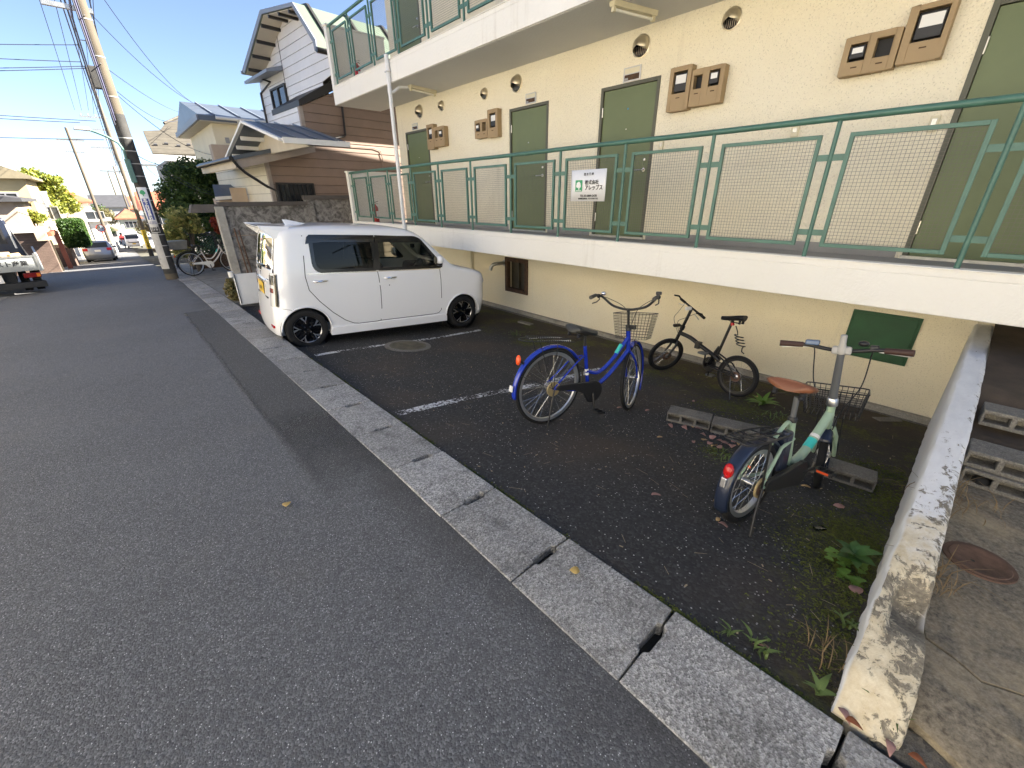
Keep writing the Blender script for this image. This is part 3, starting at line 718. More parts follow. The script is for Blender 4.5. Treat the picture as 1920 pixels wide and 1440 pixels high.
# ================================================================== white kei car
def t_paint():
    t = NT('car_white'); t.col((.82, .82, .83)); t.rough(.28); t.b.inputs['Coat Weight'].default_value = .8; t.b.inputs['Coat Roughness'].default_value = .03
    MATS['car_white'] = t.m
t_paint()
def mat_glass(name, tint, tr, rough=.02):
    t = NT(name); t.t.nodes.remove(t.b)
    g = t.n('ShaderNodeBsdfGlossy'); g.inputs['Roughness'].default_value = rough; g.inputs['Color'].default_value = (1, 1, 1, 1)
    d = t.n('ShaderNodeBsdfTransparent'); d.inputs['Color'].default_value = (*tint, 1)
    fr = t.n('ShaderNodeFresnel'); fr.inputs['IOR'].default_value = 1.32
    mx = t.n('ShaderNodeMixShader'); t.l(fr.outputs[0], mx.inputs[0]); t.l(d.outputs[0], mx.inputs[1]); t.l(g.outputs[0], mx.inputs[2]); t.l(mx.outputs[0], t.out.inputs[0])
    MATS[name] = t.m; return t.m
mat_glass('glass_clear', (.50, .54, .50), 1); mat_glass('glass_tint', (.045, .048, .046), 1); mat_glass('glass_smoke', (.035, .035, .04), 1, .04)
simple('gloss_black', (.006, .006, .007), .12); simple('trim_black', (.015, .015, .016), .45)
simple('chrome', (.85, .85, .86), .12, 1); simple('alu', (.62, .62, .63), .3, 1); simple('seat_dark', (.025, .023, .022), .85)
simple('lamp_red', (.45, .012, .012), .15); simple('lamp_clear', (.62, .62, .63), .1); simple('plate_yellow', (.78, .50, .03), .4)
simple('lamp_dark_red', (.16, .01, .01), .12); simple('car_white_flat', (.80, .80, .81), .35); simple('amber', (.7, .2, .02), .2)
def pch(xs, ys, q): return float(np.interp(q, xs, ys))
class Ring:            # body as stacked horizontal outlines
    def __init__(s, tab):   # rows: z, x_rear, x_front, half width, rear corner radius, front corner radius
        s.t = np.array(tab, float)
        z = s.t[:, 0]; zz = []
        for a, b in zip(z[:-1], z[1:]):
            n = max(2, int((b-a)/.02)); zz += list(np.linspace(a, b, n, endpoint=False))
        zz.append(z[-1]); s.zz = zz
        from math import pi
        s.rows = []
        for q in zz: s.rows.append(s.interp(q))
    def interp(s, q):
        z = s.t[:, 0]; i = int(np.clip(np.searchsorted(z, q)-1, 0, len(z)-2)); t = (q-z[i])/(z[i+1]-z[i])
        def tang(k):
            if k == 0: return (s.t[1]-s.t[0])/(z[1]-z[0])
            if k == len(z)-1: return (s.t[-1]-s.t[-2])/(z[-1]-z[-2])
            a = (s.t[k]-s.t[k-1])/(z[k]-z[k-1]); b = (s.t[k+1]-s.t[k])/(z[k+1]-z[k])
            m = np.where(a*b > 0, 2*a*b/np.where(np.abs(a+b) < 1e-9, 1, a+b), 0); return m
        h = z[i+1]-z[i]; m0, m1 = tang(i)*h, tang(i+1)*h; p0, p1 = s.t[i], s.t[i+1]
        r = (2*t**3-3*t*t+1)*p0+(t**3-2*t*t+t)*m0+(-2*t**3+3*t*t)*p1+(t**3-t*t)*m1
        r[0] = q; return r
    def outline(s, r, off=0, ns=34, nc=8, nf=10):
        z, xr, xf, w, rr, rf = r; xr += off; xf -= off; w -= off; rr = max(.01, rr-off*.5); rf = max(.01, rf-off*.5)
        rr = min(rr, w*.95); rf = min(rf, w*.95); P = []
        bow = .035*min(1, w/.6)
        def side(x): return 0
        for i in range(ns): P.append((xr+rr+(xf-rf-xr-rr)*i/ns, -w))
        for i in range(nc): a = -math.pi/2+math.pi/2*i/nc; P.append((xf-rf+rf*math.cos(a), -w+rf+rf*math.sin(a)))
        for i in range(nf): P.append((xf+bow*(1-(2*i/nf-1)**2), -w+rf+(2*w-2*rf)*i/nf))
        for i in range(nc): a = math.pi/2*i/nc; P.append((xf-rf+rf*math.cos(a), w-rf+rf*math.sin(a)))
        for i in range(ns): P.append((xf-rf-(xf-rf-xr-rr)*i/ns, w))
        for i in range(nc): a = math.pi/2+math.pi/2*i/nc; P.append((xr+rr+rr*math.cos(a), w-rr+rr*math.sin(a)))
        for i in range(nf): P.append((xr-bow*.7*(1-(2*i/nf-1)**2), w-rr-(2*w-2*rr)*i/nf))
        for i in range(nc): a = math.pi+math.pi/2*i/nc; P.append((xr+rr+rr*math.cos(a), -w+rr+rr*math.sin(a)))
        return P
    def solid(s, off=0, zlo=None, zhi=None):
        mb = MB(); R = [r for r in s.rows if (zlo is None or r[0] >= zlo) and (zhi is None or r[0] <= zhi)]; vs = []; fs = []
        n = len(s.outline(R[0]))
        for r in R: vs += [(x, y, r[0]) for x, y in s.outline(r, off)]
        for i in range(len(R)-1):
            for k in range(n): l = (k+1) % n; fs.append((i*n+k, i*n+l, (i+1)*n+l, (i+1)*n+k))
        fs.append(tuple(range(n))[::-1]); fs.append(tuple(range((len(R)-1)*n, len(R)*n)))
        return mb.add(vs, fs)
    def w(s, z): return float(s.interp(z)[3])
    def xr(s, z): return float(s.interp(z)[1])
    def xf(s, z): return float(s.interp(z)[2])
def boolean(base, cutters, op='DIFFERENCE', solver='EXACT'):
    for c in cutters:
        md = base.modifiers.new('b', 'BOOLEAN'); md.operation = op; md.object = c; md.solver = solver
    dg = bpy.context.evaluated_depsgraph_get(); me = bpy.data.meshes.new_from_object(base.evaluated_get(dg))
    base.modifiers.clear(); old = base.data; base.data = me; bpy.data.meshes.remove(old)
    for c in cutters: bpy.data.objects.remove(c)
    return base
def side_patch(rg, pts, off, side, mat, name, parent, thick=.0):   # polygon (x,z) laid on the body side
    b = bmesh.new(); vs = [b.verts.new((x, 0, z)) for x, z in pts]; f = b.faces.new(vs)
    bmesh.ops.triangulate(b, faces=b.faces)
    bmesh.ops.subdivide_edges(b, edges=b.edges, cuts=3, use_grid_fill=True)
    for v in b.verts: v.co.y = side*(rg.w(v.co.z)+off)
    me = bpy.data.meshes.new(name); b.to_mesh(me); b.free(); me.shade_smooth(); return mkobj(name, me, mat, parent)
def side_ribbon(rg, pts, wd, off, side, mat, name, parent, closed=True):
    V = []; F = []; n = len(pts)
    for i, (x, z) in enumerate(pts):
        a = pts[i-1] if (closed or i > 0) else pts[i]; c = pts[(i+1) % n] if (closed or i < n-1) else pts[i]
        tx, tz = c[0]-a[0], c[1]-a[1]; l = math.hypot(tx, tz) or 1; nx, nz = -tz/l, tx/l
        for k in (-.5, .5):
            X, Z = x+nx*wd*k, z+nz*wd*k; V.append((X, side*(rg.w(Z)+off), Z))
    for i in range(n if closed else n-1): j = (i+1) % n; F.append((2*i, 2*j, 2*j+1, 2*i+1))
    return raw_mesh(name, V, F, mat, parent)
def rnd(pts, r, n=5):      # round the corners of a polygon
    out = []; m_ = len(pts)
    rl = r if isinstance(r, list) else [r]*m_
    for i, p in enumerate(pts):
        p = Vector((*p, 0)); a = Vector((*pts[i-1], 0)); c = Vector((*pts[(i+1) % m_], 0))
        d0 = (a-p); d1 = (c-p); q = min(rl[i], d0.length*.45, d1.length*.45)
        s = p+d0.normalized()*q; e = p+d1.normalized()*q
        for k in range(n+1):
            t = k/n; w = (1-t)**2*s+2*t*(1-t)*p+t*t*e; out.append((w.x, w.y))
    return out
def wheel(parent, x, y, z, r, out, w=.155, spokes=5, name='wheel', rim=None, simple_rim=False):
    # tyre and rim; 'out' is the outward side sign in y
    T = w; o = MB()
    rr = r*.68
    prof = [(rr, -T*.42), (rr+.012, -T*.47), (r*.86, -T*.5), (r*.95, -T*.47), (r*.99, -T*.38), (r, -T*.2), (r, T*.2), (r*.99, T*.38), (r*.95, T*.47), (r*.86, T*.5), (rr+.012, T*.47), (rr, T*.42)]
    wh = MB().lathe(prof, axis=(0, out, 0), seg=48, closed=True).build(name, MATS['rubber'], parent, 50, loc=(x, y, z))
    dk = MB().lathe([(0, -.02), (rr*.98, -.02), (rr, T*.38), (rr*.97, T*.42), (rr*.94, T*.36), (rr*.92, .0), (0, .0)], axis=(0, out, 0), seg=40).build('rim', MATS['gloss_black'], wh, 40)
    if simple_rim:
        q = MB()
        for k in range(10):
            a = k*math.pi/5; d = Vector((math.cos(a), 0, math.sin(a)))
            q.beam(d*rr*.15+Vector((0, out*T*.33, 0)), d*rr*.95+Vector((0, out*T*.3, 0)), .05, .02, (0, 1, 0))
        q.build('spokes', MATS['alu'], wh); return wh
    sp = MB(); ml = MB()
    for k in range(spokes):
        a = math.pi/2+k*2*math.pi/spokes+.12
        def P(rad_, da, dep): return Vector((math.cos(a+da)*rad_, out*dep, math.sin(a+da)*rad_))
        sp.beam(P(.03, 0, T*.30), P(rr*.95, .16, T*.34), .034, .03, (0, 1, 0)); sp.beam(P(.03, 0, T*.30), P(rr*.95, -.30, T*.34), .030, .03, (0, 1, 0))
        e = T*.345+.016
        for pts in ([(.97, -.02), (.97, .10), (.66, .22), (.60, .16)], [(.60, .16), (.66, .22), (.97, .34), (.97, .52), (.62, .30)], [(.62, .30), (.60, .16), (.44, .20), (.46, .28)]):
            ml.add([P(rr*q, d-.17, e) for q, d in pts], [tuple(range(len(pts)))])
    sp.lathe([(0, T*.37), (.045, T*.36), (.06, T*.30), (.06, T*.1)], axis=(0, out, 0), seg=20)
    sp.build('spokes', MATS['gloss_black'], wh, 30)
    ml.lathe([(rr*.945, T*.385), (rr*.985, T*.43)], axis=(0, out, 0), seg=40)
    ml.build('machined_face', MATS['alu'], wh)
    nu = MB()
    for k in range(4):
        a = math.pi/4+k*math.pi/2; c_ = Vector((math.cos(a)*.05, out*T*.33, math.sin(a)*.05)); nu.lathe([(0, .03), (.009, .03), (.011, 0)], c_, (0, out, 0), 8)
    nu.build('wheel_nuts', MATS['chrome'], wh, 40)
    hb = MB().lathe([(0, T*.372), (.024, T*.372), (.026, T*.36)], axis=(0, out, 0), seg=20).build('hub_cap', MATS['gloss_black'], wh, 40)
    text_mesh('H', .030, MATS['chrome'], wh, basis((0, out*(T*.372+.001), 0), (-out*-1, 0, 0), (0, 0, 1), (0, out, 0)), 'emblem', .0008)
    return wh
def kei_car():
    # z, x_rear, x_front, half width, rear corner r, front corner r     (rear axle at x = 0)
    tab = [(.17, -.315, 2.98, .650, .20, .30), (.21, -.37, 3.03, .708, .22, .30), (.34, -.385, 3.055, .730, .23, .30), (.50, -.372, 3.065, .7375, .24, .29), (.70, -.350, 3.055, .7375, .25, .28), (.82, -.338, 3.045, .7370, .23, .26),
           (.90, -.332, 3.01, .735, .22, .25), (.95, -.328, 2.92, .733, .22, .24), (.99, -.323, 2.76, .731, .22, .23), (1.02, -.319, 2.58, .729, .22, .21), (1.06, -.312, 2.42, .726, .21, .19), (1.20, -.288, 2.23, .713, .20, .17), (1.36, -.256, 2.03, .696, .19, .15), (1.48, -.228, 1.88, .682, .18, .14), (1.545, -.200, 1.78, .668, .17, .14),
           (1.588, -.150, 1.70, .648, .18, .16), (1.612, -.05, 1.62, .618, .2, .18), (1.630, .14, 1.52, .56, .2, .2), (1.645, .35, 1.40, .47, .2, .2), (1.654, .60, 1.25, .33, .2, .2), (1.658, .85, 1.1, .12, .08, .08)]
    rg = Ring(tab)
    car = empty('parked_car', (0, 0, 0), 0, 'white boxy kei car with black alloy wheels nosed towards the flats', 'car')
    body = rg.solid().build('body', MATS['car_white'], car)
    inner = rg.solid(.045, .30, 1.612).build('cut', MATS['car_white'])
    cuts = [inner]
    rear_win = rnd([(.19, 1.06), (1.03, 1.06), (1.03, 1.50), (.19, 1.50)], [.12, .02, .02, .03])
    front_win = rnd([(1.075, 1.06), (2.10, 1.06), (2.125, 1.085), (1.765, 1.465), (1.68, 1.50), (1.075, 1.50)], [.02, .03, .04, .12, .08, .02])
    def cut_side(pts, s):
        a = .3*s; return MB().prism([(p[0], p[1]) for p in pts], (0, s*.40, 0), (1, 0, 0), (0, 0, 1), (0, s, 0), .6).build('cut', MATS['trim_black'])
    for s in (-1, 1): cuts += [cut_side(rear_win, s), cut_side(front_win, s)]
    wind = rnd([(-.56, 1.12), (.56, 1.12), (.53, 1.535), (-.53, 1.535)], .06)
    # windscreen and tailgate glass openings
    cuts.append(MB().prism(rnd([(-.60, 1.055), (.60, 1.055), (.555, 1.535), (-.555, 1.535)], .05), (1.5, 0, 0), (0, 1, 0), (0, 0, 1), (1, 0, 0), 1.5).build('cut', MATS['trim_black']))
    tg = rnd([(-.575, 1.075), (.575, 1.075), (.545, 1.50), (-.545, 1.50)], .07)
    cuts.append(MB().prism(tg, (-.5, 0, 0), (0, 1, 0), (0, 0, 1), (1, 0, 0), .45).build('cut', MATS['trim_black']))
    for x in (0, 2.52):
        for s in (-1, 1):
            cuts.append(MB().lathe([(0, 0), (.315, 0), (.315, .4), (0, .4)], (x, s*.48, .272), (0, s, 0), 48).build('cut', MATS['trim_black']))
    boolean(body, cuts)
    b = bmesh.new(); b.from_mesh(body.data); bmesh.ops.remove_doubles(b, verts=b.verts, dist=1e-4); b.to_mesh(body.data); b.free()
    body.data.shade_smooth(); body.data.set_sharp_from_angle(angle=rad(32))
    # glass
    def grid_pane(name, fn, mat, nu=10, nv=8):
        V = [fn(i/nu, j/nv) for j in range(nv+1) for i in range(nu+1)]; F = [(j*(nu+1)+i, j*(nu+1)+i+1, (j+1)*(nu+1)+i+1, (j+1)*(nu+1)+i) for j in range(nv) for i in range(nu)]
        return raw_mesh(name, V, F, mat, car, True)
    for s in (-1, 1):
        grid_pane('side_window', lambda u, v: (.02+u*.98, s*(rg.w(1.02+v*.50)-.016), 1.02+v*.50), MATS['glass_tint'])
        grid_pane('side_window', lambda u, v: (1.005+u*(1.14-.44*v), s*(rg.w(1.02+v*.50)-.016), 1.02+v*.50), MATS['glass_clear'])
        side_ribbon(rg, rear_win, .05, .0015, s, MATS['gloss_black'], 'window_surround', car); side_ribbon(rg, front_win, .045, .0015, s, MATS['gloss_black'], 'window_surround', car)
        side_patch(rg, [(1.0, 1.045), (1.105, 1.045), (1.105, 1.50), (1.0, 1.50)], .003, s, MATS['gloss_black'], 'door_pillar', car)
        side_patch(rg, [(2.0, 1.05), (2.14, 1.05), (2.12, 1.07), (1.98, 1.215), (1.96, 1.20)], .003, s, MATS['gloss_black'], 'quarter_trim', car)
        # smoked rain visors standing off the door frames
        for pts in ([(.12, 1.415), (.145, 1.50), (.18, 1.53), (1.048, 1.53), (1.048, 1.435), (.32, 1.435)], [(1.058, 1.435), (1.058, 1.53), (1.68, 1.518), (1.80, 1.455), (1.78, 1.425), (1.66, 1.435)]):
            side_patch(rg, pts, .022, s, MATS['gloss_black'], 'rain_visor', car)
        # shut lines
        door = [(.10, 1.52), (.075, 1.2), (.06, 1.0), (.085, .82), (.20, .66), (.36, .49), (.52, .36), (.64, .30), (.72, .288), (.98, .288), (1.05, .295)]
        side_ribbon(rg, door, .010, .0012, s, MATS['black'], 'shut_line', car, False)
        side_ribbon(rg, [(1.05, .295), (1.075, .5), (1.078, .75), (1.065, .95), (1.052, 1.03)], .010, .0012, s, MATS['black'], 'shut_line', car, False)
        side_ribbon(rg, [(1.05, .295), (1.95, .30), (2.05, .31), (2.10, .36), (2.105, .6), (2.10, .85), (2.085, 1.02)], .010, .0012, s, MATS['black'], 'shut_line', car, False)
        side_ribbon(rg, [(-.14, .57), (-.05, .545), (.03, .565)] if False else [(-.15, .565), (-.31+.03, .60)][::-1], .004, .0012, s, MATS['black'], 'shut_line', car, False)
        side_ribbon(rg, [(.10, 1.032), (.98, 1.032), (2.10, 1.032)], .014, .004, s, MATS['chrome'], 'waist_moulding', car, False)
        # wheel arch lip, sill skirt
        for x in (0, 2.52):
            mb = MB(); P = []
            for k in range(25):
                a = rad(2)+rad(176)*k/24; X = x+math.cos(a)*.326; Z = .272+math.sin(a)*.326
                if Z > .18: P.append((X, s*(rg.w(max(Z, .17))+.004), Z))
            mb.tube(P, .013, 6)
            mb.build('arch_lip', MATS['car_white'], car, 60)
        MB().prism([(.30, .16), (2.20, .16), (2.20, .25), (2.17, .285), (.34, .285), (.30, .24)], (0, s*.70, 0), (1, 0, 0), (0, 0, 1), (0, s, 0), .052).build('side_sill', MATS['car_white'], car, bevel=.012)
        # door handles
        for x in (.15, 1.15):
            hd = MB().tube([(x, s*(rg.w(.93)+.006), .93), (x+.02, s*(rg.w(.93)+.03), .93), (x+.16, s*(rg.w(.93)+.03), .935), (x+.19, s*(rg.w(.93)+.006), .935)], [.010, .014, .014, .009], 8)
            hd.build('door_handle', MATS['chrome'], car, 50)
            side_patch(rg, rnd([(x+.02, .895), (x+.15, .895), (x+.15, .975), (x+.02, .975)], .038), .002, s, MATS['car_white_flat'], 'handle_recess', car)
        MB().lathe([(0, .003), (.008, .003), (.008, 0)], (1.22, s*(rg.w(.82)), .82), (0, s, 0), 10).build('key_hole', MATS['black'], car)
        # mirror
        mz = 1.10; my = rg.w(mz)
        mm = MB(); 
        mm.ball((2.02, s*(my+.115), mz+.075), .1, 16, 10, (.62, .92, .72)); mi = mm.build('door_mirror', MATS['car_white'], car, 60)
        MB().ball((2.02, s*(my+.11), mz+.02), .09, 14, 8, (.6, .85, .42)).build('mirror_base', MATS['gloss_black'], mi, 60)
        MB().beam((2.03, s*(my-.01), mz), (2.03, s*(my+.06), mz+.03), .05, .04).build('mirror_arm', MATS['gloss_black'], mi)
        MB().lathe([(0, 0), (.06, 0)], (1.957, s*(my+.115), mz+.075), (-1, 0, 0), 20).build('mirror_glass', MATS['chrome'], mi)
    # windscreen and tailgate panes
    grid_pane('windscreen', lambda u, v: (rg.xf(1.02+v*.53)-.020+.035*(1-(2*u-1)**2)*.9, (u-.5)*2*(.63-.07*v), 1.02+v*.53), MATS['glass_clear'])
    def rear(u, v, off):
        z = 1.045+v*.48; return (rg.xr(z)+off-.035*.7*(1-(2*u-1)**2), (u-.5)*2*(.62-.04*v), z)
    grid_pane('tailgate_window', lambda u, v: rear(u, v, .014), MATS['glass_smoke'])
    # dark wheel houses and floor
    for x in (0, 2.52):
        for s in (-1, 1):
            mb = MB(); mb.lathe([(.33, 0), (.33, .26), (.0, .26)] if False else [(.0, .0), (.33, .0), (.33, .21)], (x, s*.47, .272), (0, s, 0), 32)
            mb.build('wheel_house', MATS['black'], car)
    MB().box(-.2, 2.9, -.64, .64, .165, .20).build('underbody', MATS['black'], car)
    MB().box(.05, 2.4, -.66, .66, .34, .36).build('cabin_floor', MATS['seat_dark'], car)
    # seats, dash, wheel
    for (x, y) in ((1.35, -.35), (1.35, .35), (.45, -.35), (.45, .35)):
        st = MB(); st.box(x-.02, x+.48, y-.25, y+.25, .40, .62).build('seat_cushion', MATS['seat_dark'], car, bevel=.06)
        MB().hexa([(x-.12, y-.24, .60), (x+.02, y-.24, .60), (x+.02, y+.24, .60), (x-.12, y+.24, .60), (x-.25, y-.21, 1.14), (x-.15, y-.21, 1.14), (x-.15, y+.21, 1.14), (x-.25, y+.21, 1.14)]).build('seat_back', MATS['seat_dark'], car, bevel=.04)
        MB().box(x-.27, x-.18, y-.13, y+.13, 1.17, 1.34).build('head_rest', MATS['seat_dark'], car, bevel=.04)
    MB().hexa([(1.95, -.64, .6), (2.35, -.64, .6), (2.35, .64, .6), (1.95, .64, .6), (2.05, -.62, 1.03), (2.38, -.62, 1.03), (2.38, .62, 1.03), (2.05, .62, 1.03)]).build('dashboard', MATS['seat_dark'], car, bevel=.04)
    sw = MB(); c_ = Vector((1.88, -.35, .98)); pts = [c_+Vector((math.sin(a)*.06, math.cos(a)*.18, math.sin(a)*.17)) for a in np.linspace(0, 2*math.pi, 24, endpoint=False)]; sw.tube(pts, .015, 8, closed=True); sw.tube([c_, (2.05, -.35, .90)], .02, 8); sw.tube([pts[0], pts[12]], .018, 6)
    sw.build('steering_wheel', MATS['trim_black'], car, 50)
    MB().box(1.93, 1.99, -.05, .02, 1.30, 1.36).build('rear_view_mirror', MATS['trim_black'], car, bevel=.01)
    # spoiler with side fins, shark fin, antenna
    sp = MB(); V = [(-.03, -.565, 1.618), (-.03, .565, 1.618), (-.37, .57, 1.612), (-.37, -.57, 1.612), (.06, -.56, 1.585), (.06, .56, 1.585), (-.36, .57, 1.588), (-.36, -.57, 1.588)]
    sp.add(V, [(0, 1, 2, 3), (4, 7, 6, 5), (0, 4, 5, 1), (1, 5, 6, 2), (2, 6, 7, 3), (3, 7, 4, 0)])
    so_ = sp.build('roof_spoiler', MATS['car_white'], car, bevel=.008)
    for s in (-1, 1):
        MB().add([(-.02, s*.60, 1.62), (-.38, s*.585, 1.625), (-.34, s*.60, 1.57), (-.22, s*.61, 1.47), (-.12, s*.63, 1.46), (-.06, s*.635, 1.55)]+[(-.02, s*.57, 1.62), (-.38, s*.56, 1.625), (-.34, s*.575, 1.57), (-.22, s*.58, 1.47), (-.12, s*.60, 1.46), (-.06, s*.605, 1.55)],
                 [(0, 1, 2, 3, 4, 5), (11, 10, 9, 8, 7, 6)]+[(i, (i+1) % 6, 6+(i+1) % 6, 6+i) for i in range(6)]).build('spoiler_fin', MATS['car_white'], so_, bevel=.006)
    MB().add([(.06, -.03, 1.605), (.06, .03, 1.605), (.34, .02, 1.64), (.34, -.02, 1.64), (.02, -.008, 1.69), (.02, .008, 1.69), (.08, .006, 1.69), (.08, -.006, 1.69)], [(0, 3, 2, 1), (4, 5, 6, 7), (0, 1, 5, 4), (1, 2, 6, 5), (2, 3, 7, 6), (3, 0, 4, 7)]).build('shark_fin_antenna', MATS['car_white'], car, bevel=.006)
    # tail
    for s in (-1, 1):
        def tl(u, v, off):       # lamp wraps the rear corner
            z = .60+v*.44; r = rg.interp(z); a = math.pi+math.pi/2*u if s < 0 else math.pi-math.pi/2*u
            rr = r[4]; cx = r[1]+rr; cy = s*(r[3]-rr); return (cx+math.cos(a)*(rr+off), cy+math.sin(a)*(rr+off), z)
        V = [tl(-.16+i/8*.62, j/6, .006) for j in range(7) for i in range(9)]; F = [(j*9+i, j*9+i+1, (j+1)*9+i+1, (j+1)*9+i) for j in range(6) for i in range(8)]
        lp = raw_mesh('tail_lamp', V, F, MATS['lamp_clear'], car, True)
        for (u0, u1, v0, v1, mt, nm) in ((-.1, .30, .66, .94, 'gloss_black', 'lamp_bezel'), (.34, .47, .03, .97, 'gloss_black', 'lamp_bezel'), (-.08, .26, .42, .56, 'lamp_dark_red', 'brake_lens')):
            V = [tl(u0+(u1-u0)*i/4, v0+(v1-v0)*j/3, .009) for j in range(4) for i in range(5)]; F = [(j*5+i, j*5+i+1, (j+1)*5+i+1, (j+1)*5+i) for j in range(3) for i in range(4)]
            raw_mesh(nm, V, F, MATS[mt], lp, True)
    X = rg.xr(.78)-.026
    pl = MB().box(X-.012, X-.004, -.165, .165, .715, .88).build('number_plate', MATS['plate_yellow'], car, bevel=.003)
    pb = basis((X-.0135, 0, .78), (0, -1, 0), (0, 0, 1), (-1, 0, 0))
    text_mesh('44-19', .085, MATS['sign_black'], pl, pb, 'plate_number', .0008, bold=.001)
    MB().box(X-.008, X+.02, -.30, .30, .90, .925).build('garnish', MATS['chrome'], car, bevel=.004)
    MB().box(X-.004, X+.03, -.36, .36, .68, .70).build('tailgate_seam', MATS['black'], car)
    MB().box(rg.xr(1.05)-.045, rg.xr(1.05)+.0, -.04, .12, 1.03, 1.10).build('wiper_base', MATS['gloss_black'], car, bevel=.012)
    MB().beam((rg.xr(1.07)-.05, .05, 1.08), (rg.xr(1.07)-.045, -.30, 1.12), .014, .012).build('wiper', MATS['trim_black'], car)
    text_mesh('H', .075, MATS['chrome'], car, basis((rg.xr(.98)-.027, .0, .985), (0, -1, 0), (0, 0, 1), (-1, 0, 0)), 'emblem', .003, bold=.002)
    text_mesh('N WGN', .045, MATS['chrome'], car, basis((rg.xr(.97)-.016, .40, .965), (0, -1, 0), (0, 0, 1), (-1, 0, 0)), 'badge', .002)
    text_mesh('Custom', .035, MATS['chrome'], car, basis((rg.xr(.95)-.014, -.40, .945), (0, -1, 0), (0, 0, 1), (-1, 0, 0)), 'badge', .002)
    for s in (-1, 1): MB().box(rg.xr(.33)-.012, rg.xr(.33)+.03, s*.50-.07, s*.50+.07, .31, .345).build('reflector', MATS['lamp_red'], car, bevel=.004)
    # front end
    for s in (-1, 1): MB().ball((2.93, s*.56, .78), .1, 12, 8, (1.0, 1.3, .9)).build('head_lamp', MATS['lamp_clear'], car, 60)
    MB().box(3.06, 3.135, -.42, .42, .62, .78).build('grille', MATS['gloss_black'], car, bevel=.02)
    for x in (0, 2.52):
        for s in (-1, 1): wheel(car, x, s*.648, .2785, .2785, s)
    return car, rg
CAR, RG = kei_car()
def h_pt(u, v, h): d = ray(u, v); return _sh(d*(-h/d[2]))
ra, fa = h_pt(583, 653, 1.94), h_pt(866, 613, 2.09)     # tyre contacts; the bay falls away behind the kerb
hd = math.atan2(fa[1]-ra[1], fa[0]-ra[0])
L_ = math.hypot(fa[0]-ra[0], fa[1]-ra[1])
mid = ((ra[0]+fa[0])/2, (ra[1]+fa[1])/2)
ctr = (mid[0]-math.cos(hd)*1.26-math.sin(hd)*.70, mid[1]-math.sin(hd)*1.26+math.cos(hd)*.70)
CAR.location = (ctr[0], ctr[1], ra[2]); CAR.rotation_euler = (0, -math.atan2(fa[2]-ra[2], L_), hd)
print('CAR', ra, fa, L_, math.degrees(hd))
# ================================================================== low boundary wall, path and odd things at the right
def Tw(x): return float(np.interp(x, [1.33, 1.42, 1.5, 1.7, 2.0, 2.5, 3.2, 4, 5.9], [.035, .10, .155, .215, .275, .355, .45, .50, .525]))
def low_wall():
    xs = list(np.arange(1.36, 2.6, .025))+list(np.arange(2.6, 5.9, .06))+[5.9]; prof = []
    V = []; F = []
    for x in xs:
        T = Tw(x); zb = min(zlot(max(x, 1.33), 0), .05)-.06
        wr = -.226-float(np.interp(x, [1.36, 1.6, 2.1, 3], [.055, .05, .012, 0]))
        notch = -.10*math.exp(-((x-1.86)/.11)**2)
        row = []
        for k in range(6): t = k/5; row.append((x, -.10+.004*math.sin(x*23+k), zb+(T-.018-zb)*t))
        row += [(x, -.108, T-.004)]
        for k in range(1, 8): 
            t = k/8; y = -.108+(wr+.116)*t; row.append((x, y, T+(notch if t > .35 else notch*.15)+.002*math.sin(x*17+k*2.2)+RNG.normal(0, .0012)))
        row += [(x, wr+.006, T-.012+notch*.6), (x, wr, T-.03+notch*.6), (x, wr, .0)]
        row = [(a, b+RNG.normal(0, .0009), c_) for a, b, c_ in row]; V += row
    n = len(row)
    for i in range(len(xs)-1):
        for k in range(n-1): F.append((i*n+k, (i+1)*n+k, (i+1)*n+k+1, i*n+k+1))
    mb = MB(); mb.add(V, F+[tuple(range(n))]); o = mb.build('boundary_wall', MATS['peeling_white'], None, 55)
    # long open crack in the top
    tag(o, 'low concrete boundary wall with peeling white paint between the lot and the path', 'wall')
    return o
low_wall()
# brown stones at the street end
def stone(name, pts, z0, z1, mat, label, cat):
    b = bmesh.new(); vs = [b.verts.new((x, y, z1+RNG.normal(0, .006))) for x, y in pts]; f = b.faces.new(vs)
    r = bmesh.ops.extrude_face_region(b, geom=[f]); 
    for v in [g for g in r['geom'] if isinstance(g, bmesh.types.BMVert)]: v.co.z = z0
    bmesh.ops.recalc_face_normals(b, faces=b.faces); me = bpy.data.meshes.new(name); b.to_mesh(me); b.free()
    o = mkobj(name, me, mat); md = o.modifiers.new('b', 'BEVEL'); md.width = .012; md.segments = 3; tag(o, label, cat); return o
def zq(u, v, z): return onZ(u, v, z)[:2]
stone('corner_stone', [zq(1556, 1320, .04), zq(1640, 1385, .04), zq(1690, 1330, .07), zq(1600, 1262, .08)], -.1, .055, MATS['stone_brown'], 'brown stained stone at the street end of the low wall', 'stone')
stone('edge_stone', [zq(1634, 1402, .03), zq(1760, 1475, .03), zq(1900, 1475, .06), zq(1668, 1338, .07)], -.1, .055, MATS['stone_brown'], 'brown stained edge stone between kerb and concrete path', 'stone')
